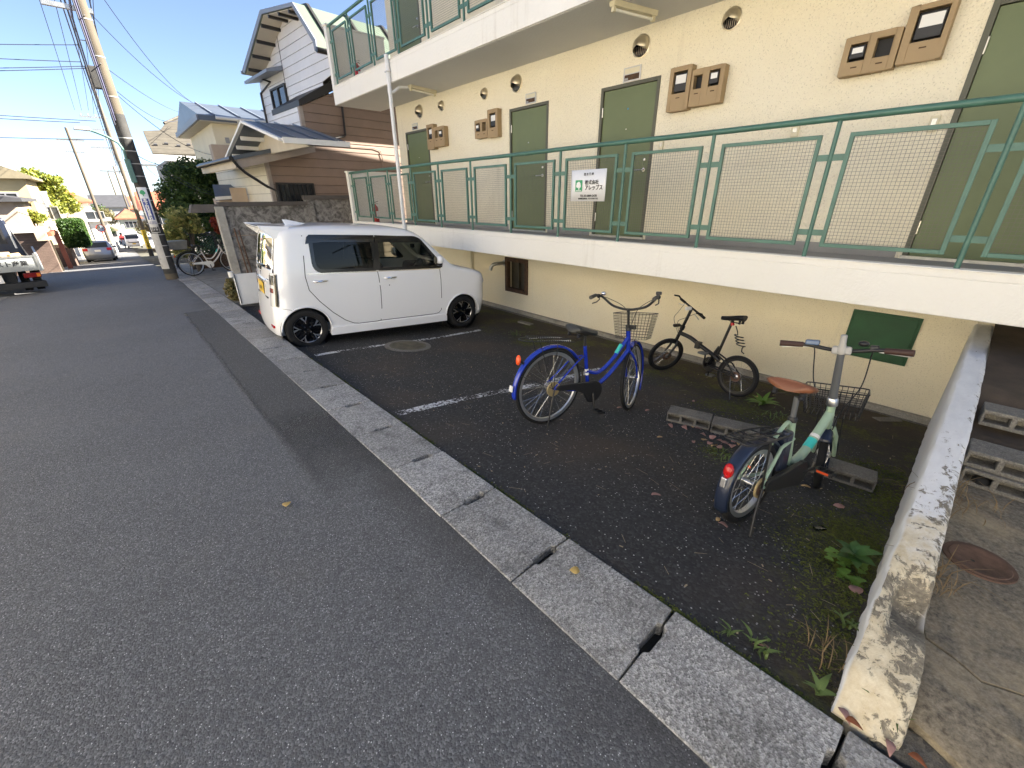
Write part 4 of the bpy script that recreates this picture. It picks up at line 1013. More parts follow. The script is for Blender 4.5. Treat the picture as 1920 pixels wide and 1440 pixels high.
# concrete path slabs split by a crack
path = empty('garden_path', (2.4, -1, .1), kind='structure')
ck = [zq(1672, 1190, .14), zq(1735, 1196, .14), zq(1790, 1235, .14), zq(1840, 1278, .14), zq(1900, 1298, .14), zq(1990, 1330, .14), (1.6, -3.5)]
def slab(pts, z1, z0=-.2, dz=0):
    b = bmesh.new(); vs = [b.verts.new((x-2.4, y+1, z1(x, y)-.1)) for x, y in pts]; f = b.faces.new(vs)
    r = bmesh.ops.extrude_face_region(b, geom=[f])
    for v in [g for g in r['geom'] if isinstance(g, bmesh.types.BMVert)]: v.co.z = z0
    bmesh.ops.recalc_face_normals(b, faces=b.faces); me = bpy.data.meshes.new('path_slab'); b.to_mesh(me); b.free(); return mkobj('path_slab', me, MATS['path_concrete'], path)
zp = lambda x, y: .145+.012*(x-2)
A_ = [(x+.004, y) for x, y in ck[1:]]+[(3.6, -3.5), (3.6, -.24), (1.98, -.24)]
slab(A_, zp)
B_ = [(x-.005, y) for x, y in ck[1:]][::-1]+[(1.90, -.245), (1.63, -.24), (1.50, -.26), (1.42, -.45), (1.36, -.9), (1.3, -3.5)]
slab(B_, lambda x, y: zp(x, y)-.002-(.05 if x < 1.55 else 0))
MB().box(1.5-2.4, 3.6-2.4, -3.5+1, -.22+1, -.3, -.02).build('path_bed', MATS['joint_dirt'], path)
# kerb continues beyond the joint as plain dark concrete
tag(MB().box(.93, 1.34, -4, -1.36, -.2, .055).build('kerb_run', MATS['old_concrete'], None), kind='structure')
# round rusty cover
cv = empty('drain_cover', (onZ(1836, 1052, .155)[0], onZ(1836, 1052, .155)[1], .150), 0, 'rusty round iron drain cover set in the concrete path', 'drain cover')
MB().lathe([(0, .006), (.085, .006), (.09, .009), (.10, .009), (.103, .006), (.118, .006), (.12, 0)], seg=40).build('lid', MATS['iron_rust'], cv, 40)
MB().lathe([(0, .0075), (.008, .0075)], (-.02, .02, 0), seg=10).build('key_hole', MATS['black'], cv)
# hollow concrete blocks
def hollow_block():
    o = MB(); L, H, D = .39, .10, .19; hs = [(-.13, .105), (0, .105), (.13, .105)]; ys = [-L/2]+[v for c_, w in hs for v in (c_-w/2, c_+w/2)]+[L/2]
    zs = [0, .024, .076, H]
    for i in range(len(ys)-1):
        hole = i % 2 == 1
        for k in range(3):
            if hole and k == 1: continue
            o.box(-D/2, D/2, ys[i], ys[i+1], zs[k], zs[k+1])
        if hole: o.box(-.01, .01, ys[i], ys[i+1], zs[1], zs[2])
    me = o
    ob = o.build('hollow_block', MATS['block']); b = bmesh.new(); b.from_mesh(ob.data); bmesh.ops.remove_doubles(b, verts=b.verts, dist=1e-5)
    # drop faces shared inside the block
    seen = {}
    for f in b.faces: seen.setdefault(tuple(sorted(v.index for v in f.verts)), []).append(f)
    bmesh.ops.delete(b, geom=[f for fl in seen.values() if len(fl) > 1 for f in fl], context='FACES_ONLY')
    b.to_mesh(ob.data); b.free(); return ob
hb0 = hollow_block(); used = [False]
def put_block(loc, rot, label, group):
    o = hb0 if not used[0] else hb0.copy()
    if used[0]: COL.objects.link(o)
    used[0] = True; o.location = loc; o.rotation_euler = rot; md = None
    if 'bevel' not in o.modifiers: md = o.modifiers.new('bevel', 'BEVEL'); md.width = .006; md.segments = 2; md.limit_method = 'ANGLE'
    tag(o, label, 'concrete block', group); return o
q0, q1 = onL(1243, 786), onL(1418, 833); dr = math.atan2(q1[1]-q0[1], q1[0]-q0[0])+math.pi/2
for k, lb in enumerate(('hollow concrete block lying flat between the bicycles, far one of two', 'hollow concrete block lying flat between the bicycles, beside the pale green bicycle')):
    t = (.197+k*.402); x = q0[0]+math.sin(dr)*t+.095; y = q0[1]-math.cos(dr)*t
    put_block((x, y, (zlot(x, y)+zlot(x-.08, y))/2+.002), (0, .05, dr+RNG.normal(0, .03)), lb, 'hollow blocks lying in the lot')
q = onL(1570, 905); put_block((q[0]+.12, q[1], zlot(q[0]+.1, q[1])), (0, .06, .12), 'hollow concrete block under the front wheel of the pale green bicycle', 'hollow blocks lying in the lot')
for k in range(2):
    put_block((3.26, -.455-.40*k, .160), (0, 0, .0), ('hollow block of the bottom course of steps, against the low wall', 'hollow block of the bottom course of steps, away from the low wall')[k], 'hollow blocks forming steps')
    put_block((3.28+.01*k, -.44-.40*k, .262), (0, 0, .02), ('hollow block of the middle course of steps, against the low wall', 'hollow block of the middle course of steps, away from the low wall')[k], 'hollow blocks forming steps')
    put_block((3.70, -.45-.40*k, .362), (0, .05, .03), ('hollow block of the top course of steps, against the low wall', 'hollow block of the top course of steps, away from the low wall')[k], 'hollow blocks forming steps')
# soil bank behind the steps
simple('soil', (.075, .055, .038), .95, 0, .35, 5, .5, 60, 'World')
tag(sheet('soil_bank', list(np.linspace(3.34, 5.95, 24)), list(np.linspace(-4, -.22, 24)), lambda x, y: float(np.interp(x, [3.3, 3.45, 3.7, 3.9, 4.5, 5.9], [.15, .34, .35, .45, .50, .53]))+.02*math.sin(x*7+y*5)+RNG.normal(0, .004), MATS['soil']), kind='structure')
tag(MB().ball(onZ(1838, 902, .19), .038, 18, 12, (1, 1, .9)).build('rubber_ball', MATS['rubber'], None, 60), 'small black rubber ball resting against the rough block steps', 'ball')
# flat offcuts near the wall foot
def offcut(u, v, w, l, h, rz, label):
    p = onL(u, v); o = MB().box(-w/2, w/2, -l/2, l/2, 0, h).build('stone_offcut', MATS['block'], None, bevel=.008); o.location = p; o.rotation_euler = (.04, .06, rz); tag(o, label, 'stone', 'flat offcuts by the wall foot')
offcut(985, 607, .12, .30, .03, rad(10), 'flat pale concrete offcut lying by the wall foot near the car')
offcut(1200, 678, .17, .26, .06, rad(-15), 'flat pale concrete offcut beside the black front wheel')
offcut(1663, 787, .10, .26, .012, rad(50), 'thin pinkish sheet scrap on the footing under the green hatch')
# ================================================================== bicycles (local frame: x forward, z up, rear axle above origin)
simple('bike_blue', (.012, .035, .36), .25, 0, .06, 8, coat=.5); simple('bike_black', (.006, .006, .007), .35); simple('bike_green', (.33, .45, .32), .32, 0, .05, 6, coat=.3); simple('bike_white', (.66, .62, .58), .35)
simple('cap_grey', (.40, .39, .37), .5); simple('bike_orange', (.55, .24, .14), .35)
simple('saddle_black', (.035, .035, .032), .55); simple('saddle_brown', (.20, .075, .035), .5, 0, .15, 10); simple('grip_brown', (.05, .022, .016), .6)
simple('spoke', (.66, .66, .66), .25, 1); simple('rim_alu', (.60, .61, .62), .35, .9); simple('rim_black', (.015, .015, .016), .35); simple('hub_tan', (.42, .33, .17), .45, .3)
simple('lamp_orange', (.80, .10, .02), .25); simple('sticker_teal', (.05, .52, .46), .45); simple('navy', (.015, .022, .045), .3, coat=.3); simple('grey_tube', (.10, .105, .11), .45)
def bike_wheel(parent, c, r, tw, rimmat, axis=(0, 1, 0), M=None, ns=32, spoke_r=.0011, hub=MATS['alu'] if 'alu' in MATS else None, rimh=.022):
    def B(mb, nm, mat, par, sm=50):
        o = mb.build(nm, mat, par, sm)
        return o
    rr = r-tw*.95
    prof = [(r-tw*.5+math.cos(a)*tw*.5, math.sin(a)*tw*.5) for a in np.linspace(0, 2*math.pi, 12, endpoint=False)]
    t = MB().lathe(prof, (0, 0, 0), axis, 56, closed=True).build('wheel', MATS['rubber'], parent, 60)
    B(MB().lathe([(rr+.004, -tw*.36), (rr-rimh, -tw*.28), (rr-rimh-.004, 0), (rr-rimh, tw*.28), (rr+.004, tw*.36), (rr-.004, 0)], (0, 0, 0), axis, 56, closed=True), 'rim', rimmat, t)
    B(MB().lathe([(0, -.045), (.012, -.045), (.028, -.035), (.028, -.030), (.014, -.026), (.014, .026), (.028, .030), (.028, .035), (.012, .045), (0, .045)], (0, 0, 0), axis, 16), 'hub', MATS['alu'], t, 40)
    sp = MB(); ax = Vector(axis)
    for k in range(ns):
        s = 1 if k % 2 else -1; a = 2*math.pi*k/ns; b = a+(.9 if (k//2) % 2 else -.9)
        e, f = frame_from(ax)
        d1 = e*math.cos(a)+f*math.sin(a); d2 = e*math.cos(b)+f*math.sin(b)
        sp.tube([d2*.026+ax*s*.032, d1*(rr-rimh)], spoke_r, 4, caps=False)
    q = B(sp, 'spokes', MATS['spoke'], t, None); q['kind'] = 'stuff'
    t.location = c
    return t
def arc(c, r, a0, a1, n=24): return [Vector((c[0]+r*math.cos(a), 0, c[2]+r*math.sin(a))) for a in np.linspace(a0, a1, n)]
def fender(c, r, a0, a1, w, mat, parent, name='mudguard', dep=.018):
    V = []; F = []; n = 32; prof = [(-w/2, -dep), (-w*.42, -dep*.3), (-w*.2, 0), (w*.2, 0), (w*.42, -dep*.3), (w/2, -dep)]; m_ = len(prof)
    for i in range(n+1):
        a = a0+(a1-a0)*i/n
        for (y, d) in prof: V.append((c[0]+(r+d)*math.cos(a), y, c[2]+(r+d)*math.sin(a)))
    for i in range(n):
        for k in range(m_-1): F.append((i*m_+k, (i+1)*m_+k, (i+1)*m_+k+1, i*m_+k+1))
    o = raw_mesh(name, V, F, mat, parent, True); md = o.modifiers.new('s', 'SOLIDIFY'); md.thickness = .0016; return o
def bez(p, n=14):      # smooth curve through points
    P = [Vector(q) for q in p]; out = []
    for i in range(len(P)-1):
        p0 = P[max(i-1, 0)]; p1 = P[i]; p2 = P[i+1]; p3 = P[min(i+2, len(P)-1)]
        for k in range(n):
            t = k/n; out.append(.5*((2*p1)+(p2-p0)*t+(2*p0-5*p1+4*p2-p3)*t*t+(3*p1-p0-3*p2+p3)*t**3))
    out.append(P[-1]); return out
def saddle(parent, x, z, mat, L=.26, W=.19, rise=.0, name='saddle', nose=.04):
    V = []; F = []; n = 14; m_ = 12
    for i in range(n+1):
        t = i/n; X = x-L*.45+L*t; w = W/2*(1-t)**.75*(1 if t > .08 else .75+t*3)+nose*.5*min(1, t*2+.2); h = .055*(1-.35*t); zz = z+.018*math.cos(t*3.0)-.012*t+rise*t
        for k in range(m_): a = 2*math.pi*k/m_; V.append((X, w*math.cos(a), zz+(h*.5*math.sin(a) if math.sin(a) > 0 else h*.75*math.sin(a))))
    for i in range(n):
        for k in range(m_): l = (k+1) % m_; F.append((i*m_+k, (i+1)*m_+k, (i+1)*m_+l, i*m_+l))
    mb = MB(); mb.add(V, F+[tuple(range(m_)), tuple(range(n*m_, (n+1)*m_))[::-1]]); o = mb.build(name, mat, parent, 60)
    sp = MB()
    for s in (-1, 1):
        sp.tube([(x-L*.38, s*W*.28, z-.03), (x-L*.3, s*W*.22, z-.055), (x, s*.022, z-.055), (x+L*.4, s*.012, z-.03)], .0035, 6)
        sp.lathe([(.012, 0), (.016, .01), (.012, .02), (.016, .03), (.012, .04)], (x-L*.34, s*W*.26, z-.06), (0, 0, 1), 10)
    sp.build('saddle_rails', MATS['trim_black'], o, 40)
    return o
def cranks(parent, bb, L, ang, mat=None, pedal_mat=None, reflect=True):
    mat = mat or MATS['trim_black']
    c = MB(); d = Vector((math.cos(ang), 0, math.sin(ang)))
    e1 = Vector(bb)+d*L+Vector((0, -.10, 0)); e2 = Vector(bb)-d*L+Vector((0, .10, 0))
    c.tube([Vector(bb)+Vector((0, -.06, 0)), Vector(bb)+Vector((0, -.075, 0))+d*.03, e1], [.013, .012, .009], 8); c.tube([Vector(bb)+Vector((0, .06, 0)), Vector(bb)+Vector((0, .075, 0))-d*.03, e2], [.013, .012, .009], 8)
    c.tube([Vector(bb)+Vector((0, -.075, 0)), Vector(bb)+Vector((0, .075, 0))], .011, 8)
    o = c.build('cranks', mat, parent, 50)
    for e, s in ((e1, -1), (e2, 1)):
        p = MB(); q = e+Vector((0, s*.055, 0))
        for xx in (-.038, .038): p.box(q.x+xx-.006, q.x+xx+.006, q.y-.045, q.y+.045, q.z-.011, q.z+.011)
        for yy in (-.045, 0, .045): p.box(q.x-.032, q.x+.032, q.y+yy-.005, q.y+yy+.005, q.z-.011, q.z+.011)
        po = p.build('pedal', pedal_mat or MATS['trim_black'], parent)
        if reflect:
            for xx in (-.0445, .0445): MB().box(q.x+xx-.001, q.x+xx+.001, q.y-.032, q.y+.032, q.z-.007, q.z+.007).build('pedal_reflector', MATS['lamp_orange'], po)
    return o
def steer(parent, top, bot, ang):
    ax = (Vector(top)-Vector(bot)).normalized(); R_ = Matrix.Rotation(ang, 4, ax); T = Matrix.Translation(Vector(bot)); return T@R_@T.inverted()
def apply_m(objs, M):
    for o in objs:
        if o.parent and o.parent in objs: continue
        o.matrix_local = M@o.matrix_local if o.type != 'MESH' or True else None
def basket(parent, x0, x1, z0, z1, wt, wb, mat, nrow=9, r=.0016, flare=.05, y_off=0):
    mb = MB()
    def ringp(t):
        z = z0+(z1-z0)*t; w = wb+(wt-wb)*t; a = x0; b = x1+flare*(t-1)
        return [(a-flare*.15*t, -w/2, z), (b, -w/2, z), (b, w/2, z), (a-flare*.15*t, w/2, z)]
    for i in range(nrow+1):
        t = i/nrow; P = ringp(t)
        pts = []
        for k in range(4): pts += [Vector(P[k])*.93+Vector(P[(k+1) % 4])*.07, Vector(P[k])*.07+Vector(P[(k+1) % 4])*.93]
        mb.tube(pts, r*(2.3 if i == nrow else 1), 5, closed=True)
    A, Bm = ringp(0), ringp(1)
    for k in range(4):
        n = 11 if k in (1, 3) else 8
        for i in range(n): t = (i+.5)/n; mb.tube([Vector(A[k])*(1-t)+Vector(A[(k+1) % 4])*t, Vector(Bm[k])*(1-t)+Vector(Bm[(k+1) % 4])*t], r, 4)
    for i in range(10):
        t = (i+.5)/10; mb.tube([Vector(A[0])*(1-t)+Vector(A[3])*t, Vector(A[1])*(1-t)+Vector(A[2])*t], r, 4)
    o = mb.build('basket', mat, parent); o['kind'] = 'stuff'; return o
def brake_lever(mb, p, s, d): mb.tube([p, (p[0]+.03*d, p[1], p[2]-.01), (p[0]-.02*d, p[1]+s*.012, p[2]-.035), (p[0]-.10*d, p[1]+s*.012, p[2]-.04)], .006, 6)
def place_bike(o, rear, front, wb, lean=0):
    dx, dy, dz = front[0]-rear[0], front[1]-rear[1], front[2]-rear[2]; L = math.hypot(dx, dy)
    o.location = rear; o.rotation_mode = 'XYZ'
    M = Matrix.Rotation(math.atan2(dy, dx), 4, 'Z')@Matrix.Rotation(-math.atan2(dz, L), 4, 'Y')@Matrix.Rotation(lean, 4, 'X')
    o.rotation_euler = M.to_euler()
def city_bike(label, frame_mat, detail=True, st=rad(28), rear_box=False, fend=None, guard=None, loops=2):
    r = .345; b = empty('bicycle', (0, 0, 0), 0, label, 'bicycle'); fend = fend or frame_mat
    WB = 1.10; A = Vector((WB, 0, r)); ht, hb = Vector((.845, 0, .84)), Vector((.900, 0, .64)); bb = Vector((.46, 0, .285)); s0 = Vector((.335, 0, .70))
    bike_wheel(b, (0, 0, r), r, .036, MATS['rim_alu'])
    f = MB(); f.tube([bb, s0], .017, 10); f.tube([hb-(ht-hb)*.02, ht], .021, 10)
    f.tube(bez([ht-(ht-hb)*.35, (.70, 0, .555), (.55, 0, .445), (.395, 0, .47)]), .0185, 10)
    f.tube(bez([hb+(ht-hb)*.05, (.73, 0, .45), (.60, 0, .34), bb]), .020, 10)
    for s in (-1, 1):
        f.tube([bb+Vector((-.02, s*.03, 0)), (.30, s*.045, .30), (0, s*.06, r)], .0095, 8); f.tube([s0+Vector((-.0, s*.012, -.09)), (.25, s*.045, .585), (0, s*.06, r)], .0075, 8)
    f.lathe([(.022, -.04), (.022, .04)], bb, (0, 1, 0), 14)
    f.build('frame', frame_mat, b, 55)
    MB().tube([s0, (.315, 0, .80)], .0135, 10).build('seat_post', MATS['trim_black'], b, 50)
    for z0_ in (.43, .465): MB().tube([bb+(s0-bb)*((z0_-.285)/.415), bb+(s0-bb)*((z0_+.022-.285)/.415)], .0176, 12).build('reflective_band', MATS['white_plastic'], b, 50)
    MB().tube([Vector((.74, 0, .618)), Vector((.785, 0, .70))], .0178, 10).build('registration_sticker', MATS['sticker_teal'], b, 50)
    saddle(b, .285, .845, MATS['saddle_black'], .29, .23)
    fd = fender((0, 0, r), r+.028, rad(38), rad(192), .052, fend, b)
    MB().box(-.42, -.405, -.018, .018, .30, .36).build('white_flap', MATS['white_plastic'], fd) if False else None
    # fender stays
    fs = MB()
    for s in (-1, 1): fs.tube([(0, s*.06, r), (-.33, s*.03, r+.13)], .0025, 5); fs.tube([(0, s*.065, r), (-.02, s*.055, .755)], .0035, 5); fs.tube([(-.01, s*.065, r), (-.20, s*.055, .755)], .0035, 5)
    fs.build('stays', MATS['trim_black'], b)
    rk = MB()
    rk.tube(bez([(.16, -.055, .75), (-.05, -.065, .765), (-.30, -.06, .765), (-.36, 0, .765), (-.30, .06, .765), (-.05, .065, .765), (.16, .055, .75)], 6), .0055, 6)
    for k in range(4): rk.tube([(.10-.12*k, -.06, .763), (.10-.12*k, .06, .763)], .0035, 5)
    rk.tube(bez([(.12, -.035, .775), (-.25, -.035, .790), (-.29, 0, .79), (-.25, .035, .790), (.12, .035, .775)], 6), .004, 6)
    ro = rk.build('rack', MATS['trim_black'], b, 50)
    sp_ = MB()
    for s in (-1, 1):
        for k in range(16): sp_.lathe([(.0065, 0), (.0065, .006)], (.10-.022*k, s*.0605, .765), (1, 0, 0), 8)
    q = sp_.build('spring_bands', MATS['white_plastic'], ro); q['kind'] = 'stuff'
    lp = MB().ball((-.352, 0, .60), .034, 14, 10, (.55, .8, 1.25)).build('rear_reflector', MATS['lamp_orange'], b, 60); MB().beam((-.335, 0, .59), (-.30, 0, .57), .02, .02).build('reflector_bracket', MATS['trim_black'], lp)
    MB().box(-.397, -.385, -.02, .02, .335, .385).build('rear_patch', MATS['white_plastic'], b, bevel=.002)
    # chain case
    cc = [(bb.x+.105*math.cos(a), bb.z+.105*math.sin(a)) for a in np.linspace(rad(95), rad(-115), 16)]
    cc = [(.06, r+.03), (.22, r+.035), (bb.x-.06, bb.z+.095)]+cc+[(bb.x-.11, bb.z-.01), (.22, r-.025), (.06, r-.02), (.02, r)]
    MB().prism(cc, (0, -.075, 0), (1, 0, 0), (0, 0, 1), (0, 1, 0), .026).build('chain_case', guard or MATS['trim_black'], b, bevel=.004)
    MB().lathe([(.055, 0), (.066, .0), (.066, .012), (.055, .012)], (0, -.052, r), (0, -1, 0), 24).lathe([(.0, .004), (.055, .004)], (0, -.052, r), (0, -1, 0), 24).build('hub_guard', MATS['hub_tan'], b, 40)
    cranks(b, bb, .165, rad(-83), reflect=False)
    MB().tube([(.0, .07, r), (-.03, .10, .17), (-.05, .13, .0)], .007, 8).tube([(.0, -.075, r), (-.03, -.10, .17), (-.05, -.115, .0)], .007, 8).build('kick_stand', MATS['trim_black'], b, 50)
    if rear_box:
        MB().hexa([(-.42, -.13, .79), (-.02, -.13, .79), (-.02, .13, .79), (-.42, .13, .79), (-.46, -.17, 1.02), (.02, -.17, 1.02), (.02, .17, 1.02), (-.46, .17, 1.02)]).build('rear_basket', MATS['galv'], b)
    # front assembly, built straight then steered
    F_ = []
    w = bike_wheel(b, A, r, .036, MATS['rim_alu']); F_.append(w)
    fk = MB(); fk.tube([hb, (hb+(A-hb)*.12)], .019, 10)
    for s in (-1, 1): fk.tube(bez([hb+Vector((0, s*.02, -.01)), hb+Vector((.03, s*.045, -.06)), (1.03, s*.05, .50), A+Vector((0, s*.055, 0))], 8), [.013]*9+[.012]*8+[.009]*8, 8)
    F_.append(fk.build('fork', frame_mat, b, 55))
    F_.append(fender(A, r+.028, rad(-32), rad(118), .06, fend, b))
    ax = (ht-hb).normalized(); st_top = ht+ax*.20
    sm = MB(); sm.tube([ht-ax*.02, st_top], .0125, 10); sm.lathe([(.026, 0), (.026, .02), (.02, .03)], ht-ax*.005, ax, 14); F_.append(sm.build('stem', MATS['trim_black'], b, 50))
    c = st_top
    hbm = MB(); bar = bez([c+Vector((-.235, -.275, .10)), c+Vector((-.11, -.275, .118)), c+Vector((-.02, -.245, .105)), c+Vector((.02, -.16, .03)), c+Vector((.015, -.06, 0)), c+Vector((.01, .0, -.005)), c+Vector((.015, .06, 0)), c+Vector((.02, .16, .03)), c+Vector((-.02, .245, .105)), c+Vector((-.11, .275, .118)), c+Vector((-.235, .275, .10))], 8)
    hbm.tube(bar, .0115, 8); F_.append(hbm.build('handlebar', MATS['trim_black'], b, 55))
    for s in (-1, 1):
        F_.append(MB().tube([c+Vector((-.125, s*.275, .118)), c+Vector((-.25, s*.275, .098))], [.016, .0175], 10).build('grip', MATS['saddle_black'], b, 50))
        lv = MB(); p = c+Vector((-.06, s*.268, .112)); lv.tube([p, p+Vector((.03, s*.0, -.03)), p+Vector((-.02, s*.01, -.055)), p+Vector((-.13, s*.01, -.065))], .0055, 6); lv.ball(p, .02, 10, 6)
        F_.append(lv.build('brake_lever', MATS['trim_black'], b, 50))
        F_.append(MB().tube(bez([p+Vector((.03, 0, -.01)), p+Vector((.10, -s*.06, -.02)), c+Vector((.12, s*.06, .0)), c+Vector((.08, s*.02, -.14))], 8), .0028, 6).build('cable', MATS['trim_black'], b, 50))
    F_.append(MB().ball(c+Vector((-.02, .235, .135)), .026, 12, 8, (1, 1, .7)).build('bell', MATS['chrome'], b, 50))
    F_.append(MB().box(c.x-.03, c.x+.02, c.y-.28, c.y-.235, c.z+.13, c.z+.16).build('shift_pod', MATS['trim_black'], b, bevel=.008))
    bk = basket(b, .93, 1.21, .745, .985, .37, .29, MATS['trim_black']); F_.append(bk)
    F_.append(MB().beam((.90, 0, .86), (.95, 0, .86), .09, .04).beam((.90, -.05, .75), (1.08, -.09, .35), .006, .006).beam((.90, .05, .75), (1.08, .09, .35), .006, .006).build('basket_bracket', MATS['trim_black'], b))
    bpy.context.view_layer.update()
    apply_m(F_, steer(b, ht, hb, st))
    return b, WB
bl, wb = city_bike('blue city bicycle with front basket standing across the second white line', MATS['bike_blue'])
rp = onL(1020, 794); fpx = onL(1174, 770); place_bike(bl, rp, fpx, wb, rad(-2))
dist = math.hypot(fpx[0]-rp[0], fpx[1]-rp[1]); print('BLUE', dist, math.degrees(math.atan2(fpx[1]-rp[1], fpx[0]-rp[0])))
# ---- pale green small-wheel electric bicycle
def green_bike():
    r = .258; b = empty('electric_bicycle', (0, 0, 0), 0, 'pale green small-wheel electric bicycle with brown saddle beside the low wall', 'bicycle')
    WB = 1.06; A = Vector((WB, 0, r)); bb = Vector((.44, 0, .27)); ht, hb = Vector((.83, 0, .665)), Vector((.875, 0, .53)); s0 = Vector((.315, 0, .61))
    bike_wheel(b, (0, 0, r), r, .050, MATS['rim_alu'], ns=28, spoke_r=.0014)
    f = MB(); G = MATS['bike_green']
    f.tube([bb+Vector((-.03, 0, .02)), s0], [.030, .021], 12)
    f.tube(bez([ht-(ht-hb)*.5, (.745, 0, .47), (.62, 0, .345), (.50, 0, .30), (.40, 0, .33)]), .028, 12); f.tube([hb, ht], .024, 12)
    f.tube(bez([s0-Vector((.0, 0, .04)), (.26, 0, .60), (.16, 0, .52), (.11, 0, .44)], 8), .012, 8)
    for s in (-1, 1):
        f.tube([(.33, s*.03, .50), (.14, s*.055, .48), (0, s*.065, r)], .010, 8); f.tube([bb+Vector((-.03, s*.03, -.02)), (.2, s*.06, .24), (0, s*.065, r)], .011, 8)
    f.build('frame', G, b, 55)
    MB().box(.35, .50, -.055, .055, .19, .31).build('motor', MATS['trim_black'], b, bevel=.025)
    MB().hexa([(.22, -.045, .30), (.33, -.045, .30), (.33, .045, .30), (.22, .045, .30), (.20, -.045, .56), (.285, -.045, .56), (.285, .045, .56), (.20, .045, .56)]).build('battery', MATS['navy'], b, bevel=.015)
    MB().tube([s0, (.285, 0, .76)], .0155, 10).build('seat_post', MATS['grey_tube'], b, 50); MB().lathe([(.025, 0), (.028, .02), (.02, .035)], s0-Vector((0, 0, .01)), (-.1, 0, 1), 12).build('seat_clamp', MATS['trim_black'], b, 50)
    saddle(b, .265, .83, MATS['saddle_brown'], .31, .27)
    MB().tube([Vector((.655, 0, .375)), Vector((.705, 0, .428))], .0292, 12).build('registration_sticker', MATS['sticker_teal'], b, 50); MB().tube([Vector((.715, 0, .438)), Vector((.73, 0, .455))], .0292, 12).build('white_sticker', MATS['white_plastic'], b, 50)
    fd = fender((0, 0, r), r+.03, rad(20), rad(205), .075, MATS['navy'], b, dep=.024)
    lp = MB().ball((-.268, 0, .385), .036, 14, 10, (.6, .75, 1.2)).build('rear_lamp', MATS['lamp_red'], b, 60); MB().box(-.30, -.27, -.016, .016, .29, .35).build('lamp_foot', MATS['alu'], lp, bevel=.006)
    rk = MB(); pts = [(.20, -.06, .555), (.10, -.075, .56), (-.24, -.075, .56), (-.27, 0, .56), (-.24, .075, .56), (.10, .075, .56), (.20, .06, .555)]
    rk.tube(bez(pts, 6), .0065, 8); 
    for y in (-.025, .025): rk.tube([(.18, y, .557), (-.262, y, .56)], .005, 6)
    for k in range(4): rk.tube([(.12-.11*k, -.075, .559), (.12-.11*k, .075, .559)], .0045, 6)
    rk.tube(bez([(.10, -.05, .575), (-.20, -.05, .585), (-.23, 0, .585), (-.20, .05, .585), (.10, .05, .575)], 6), .0045, 6)
    for s in (-1, 1): rk.tube([(-.06, s*.075, .557), (-.01, s*.075, r+.02), (0, s*.07, r)], .0065, 8)
    rk.build('rack', MATS['trim_black'], b, 50)
    cc = [(bb.x+.085*math.cos(a), bb.z+.085*math.sin(a)) for a in np.linspace(rad(95), rad(-115), 14)]
    MB().prism([(.03, r+.035), (bb.x-.02, bb.z+.08)]+cc+[(.04, r-.03)], (0, -.085, 0), (1, 0, 0), (0, 0, 1), (0, 1, 0), .026).build('chain_case', MATS['trim_black'], b, bevel=.005)
    MB().lathe([(.05, 0), (.063, 0), (.063, .01), (.05, .01)], (0, -.06, r), (0, -1, 0), 24).build('hub_guard', MATS['hub_tan'], b, 40)
    MB().lathe([(0, .004), (.05, .004)], (0, -.06, r), (0, -1, 0), 20).build('sprocket', MATS['iron_rust'], b)
    cranks(b, bb, .15, rad(8))
    MB().tube([(.0, .075, r), (-.02, .12, .12), (-.03, .15, 0)], .009, 8).tube([(.0, -.075, r), (-.06, -.10, .12), (-.09, -.12, 0)], .008, 8).build('kick_stand', MATS['trim_black'], b, 50)
    F_ = []
    F_.append(bike_wheel(b, A, r, .050, MATS['rim_alu'], ns=28, spoke_r=.0014))
    fk = MB(); fk.tube([hb, hb+Vector((.02, 0, -.04))], .022, 10)
    for s in (-1, 1): fk.tube([hb+Vector((.01, s*.03, -.03)), hb+Vector((.03, s*.05, -.09)), A+Vector((0, s*.06, 0))], [.016, .016, .012], 10)
    F_.append(fk.build('fork', MATS['bike_green'], b, 55)); F_.append(fender(A, r+.03, rad(-50), rad(150), .075, MATS['navy'], b, dep=.024))
    ax = (ht-hb).normalized(); t1 = ht+ax*.40
    sm = MB(); sm.tube([ht+ax*.02, t1], [.024, .019], 12); F_.append(sm.build('stem', MATS['grey_tube'], b, 50))
    F_.append(MB().lathe([(.026, -.03), (.033, -.025), (.033, .02), (.026, .03)], ht+ax*.02, ax, 14).build('stem_clamp', MATS['alu'], b, 50))
    hc = t1+Vector((.02, 0, -.015))
    F_.append(MB().lathe([(.024, -.035), (.028, -.02), (.024, .0), (.017, .03), (.017, .085), (.0, .09)], t1, ax, 14).build('stem_cap', MATS['cap_grey'], b, 50))
    F_.append(MB().box(hc.x-.03, hc.x+.04, -.05, .05, hc.z-.025, hc.z+.025).build('bar_clamp', MATS['cap_grey'], b, bevel=.012))
    hm = MB(); hm.tube(bez([hc+Vector((-.06, -.30, .02)), hc+Vector((-.02, -.18, .02)), hc+Vector((.01, -.06, 0)), hc+Vector((.01, .06, 0)), hc+Vector((-.02, .18, .02)), hc+Vector((-.06, .30, .02))], 6), .0125, 10)
    F_.append(hm.build('handlebar', MATS['trim_black'], b, 55))
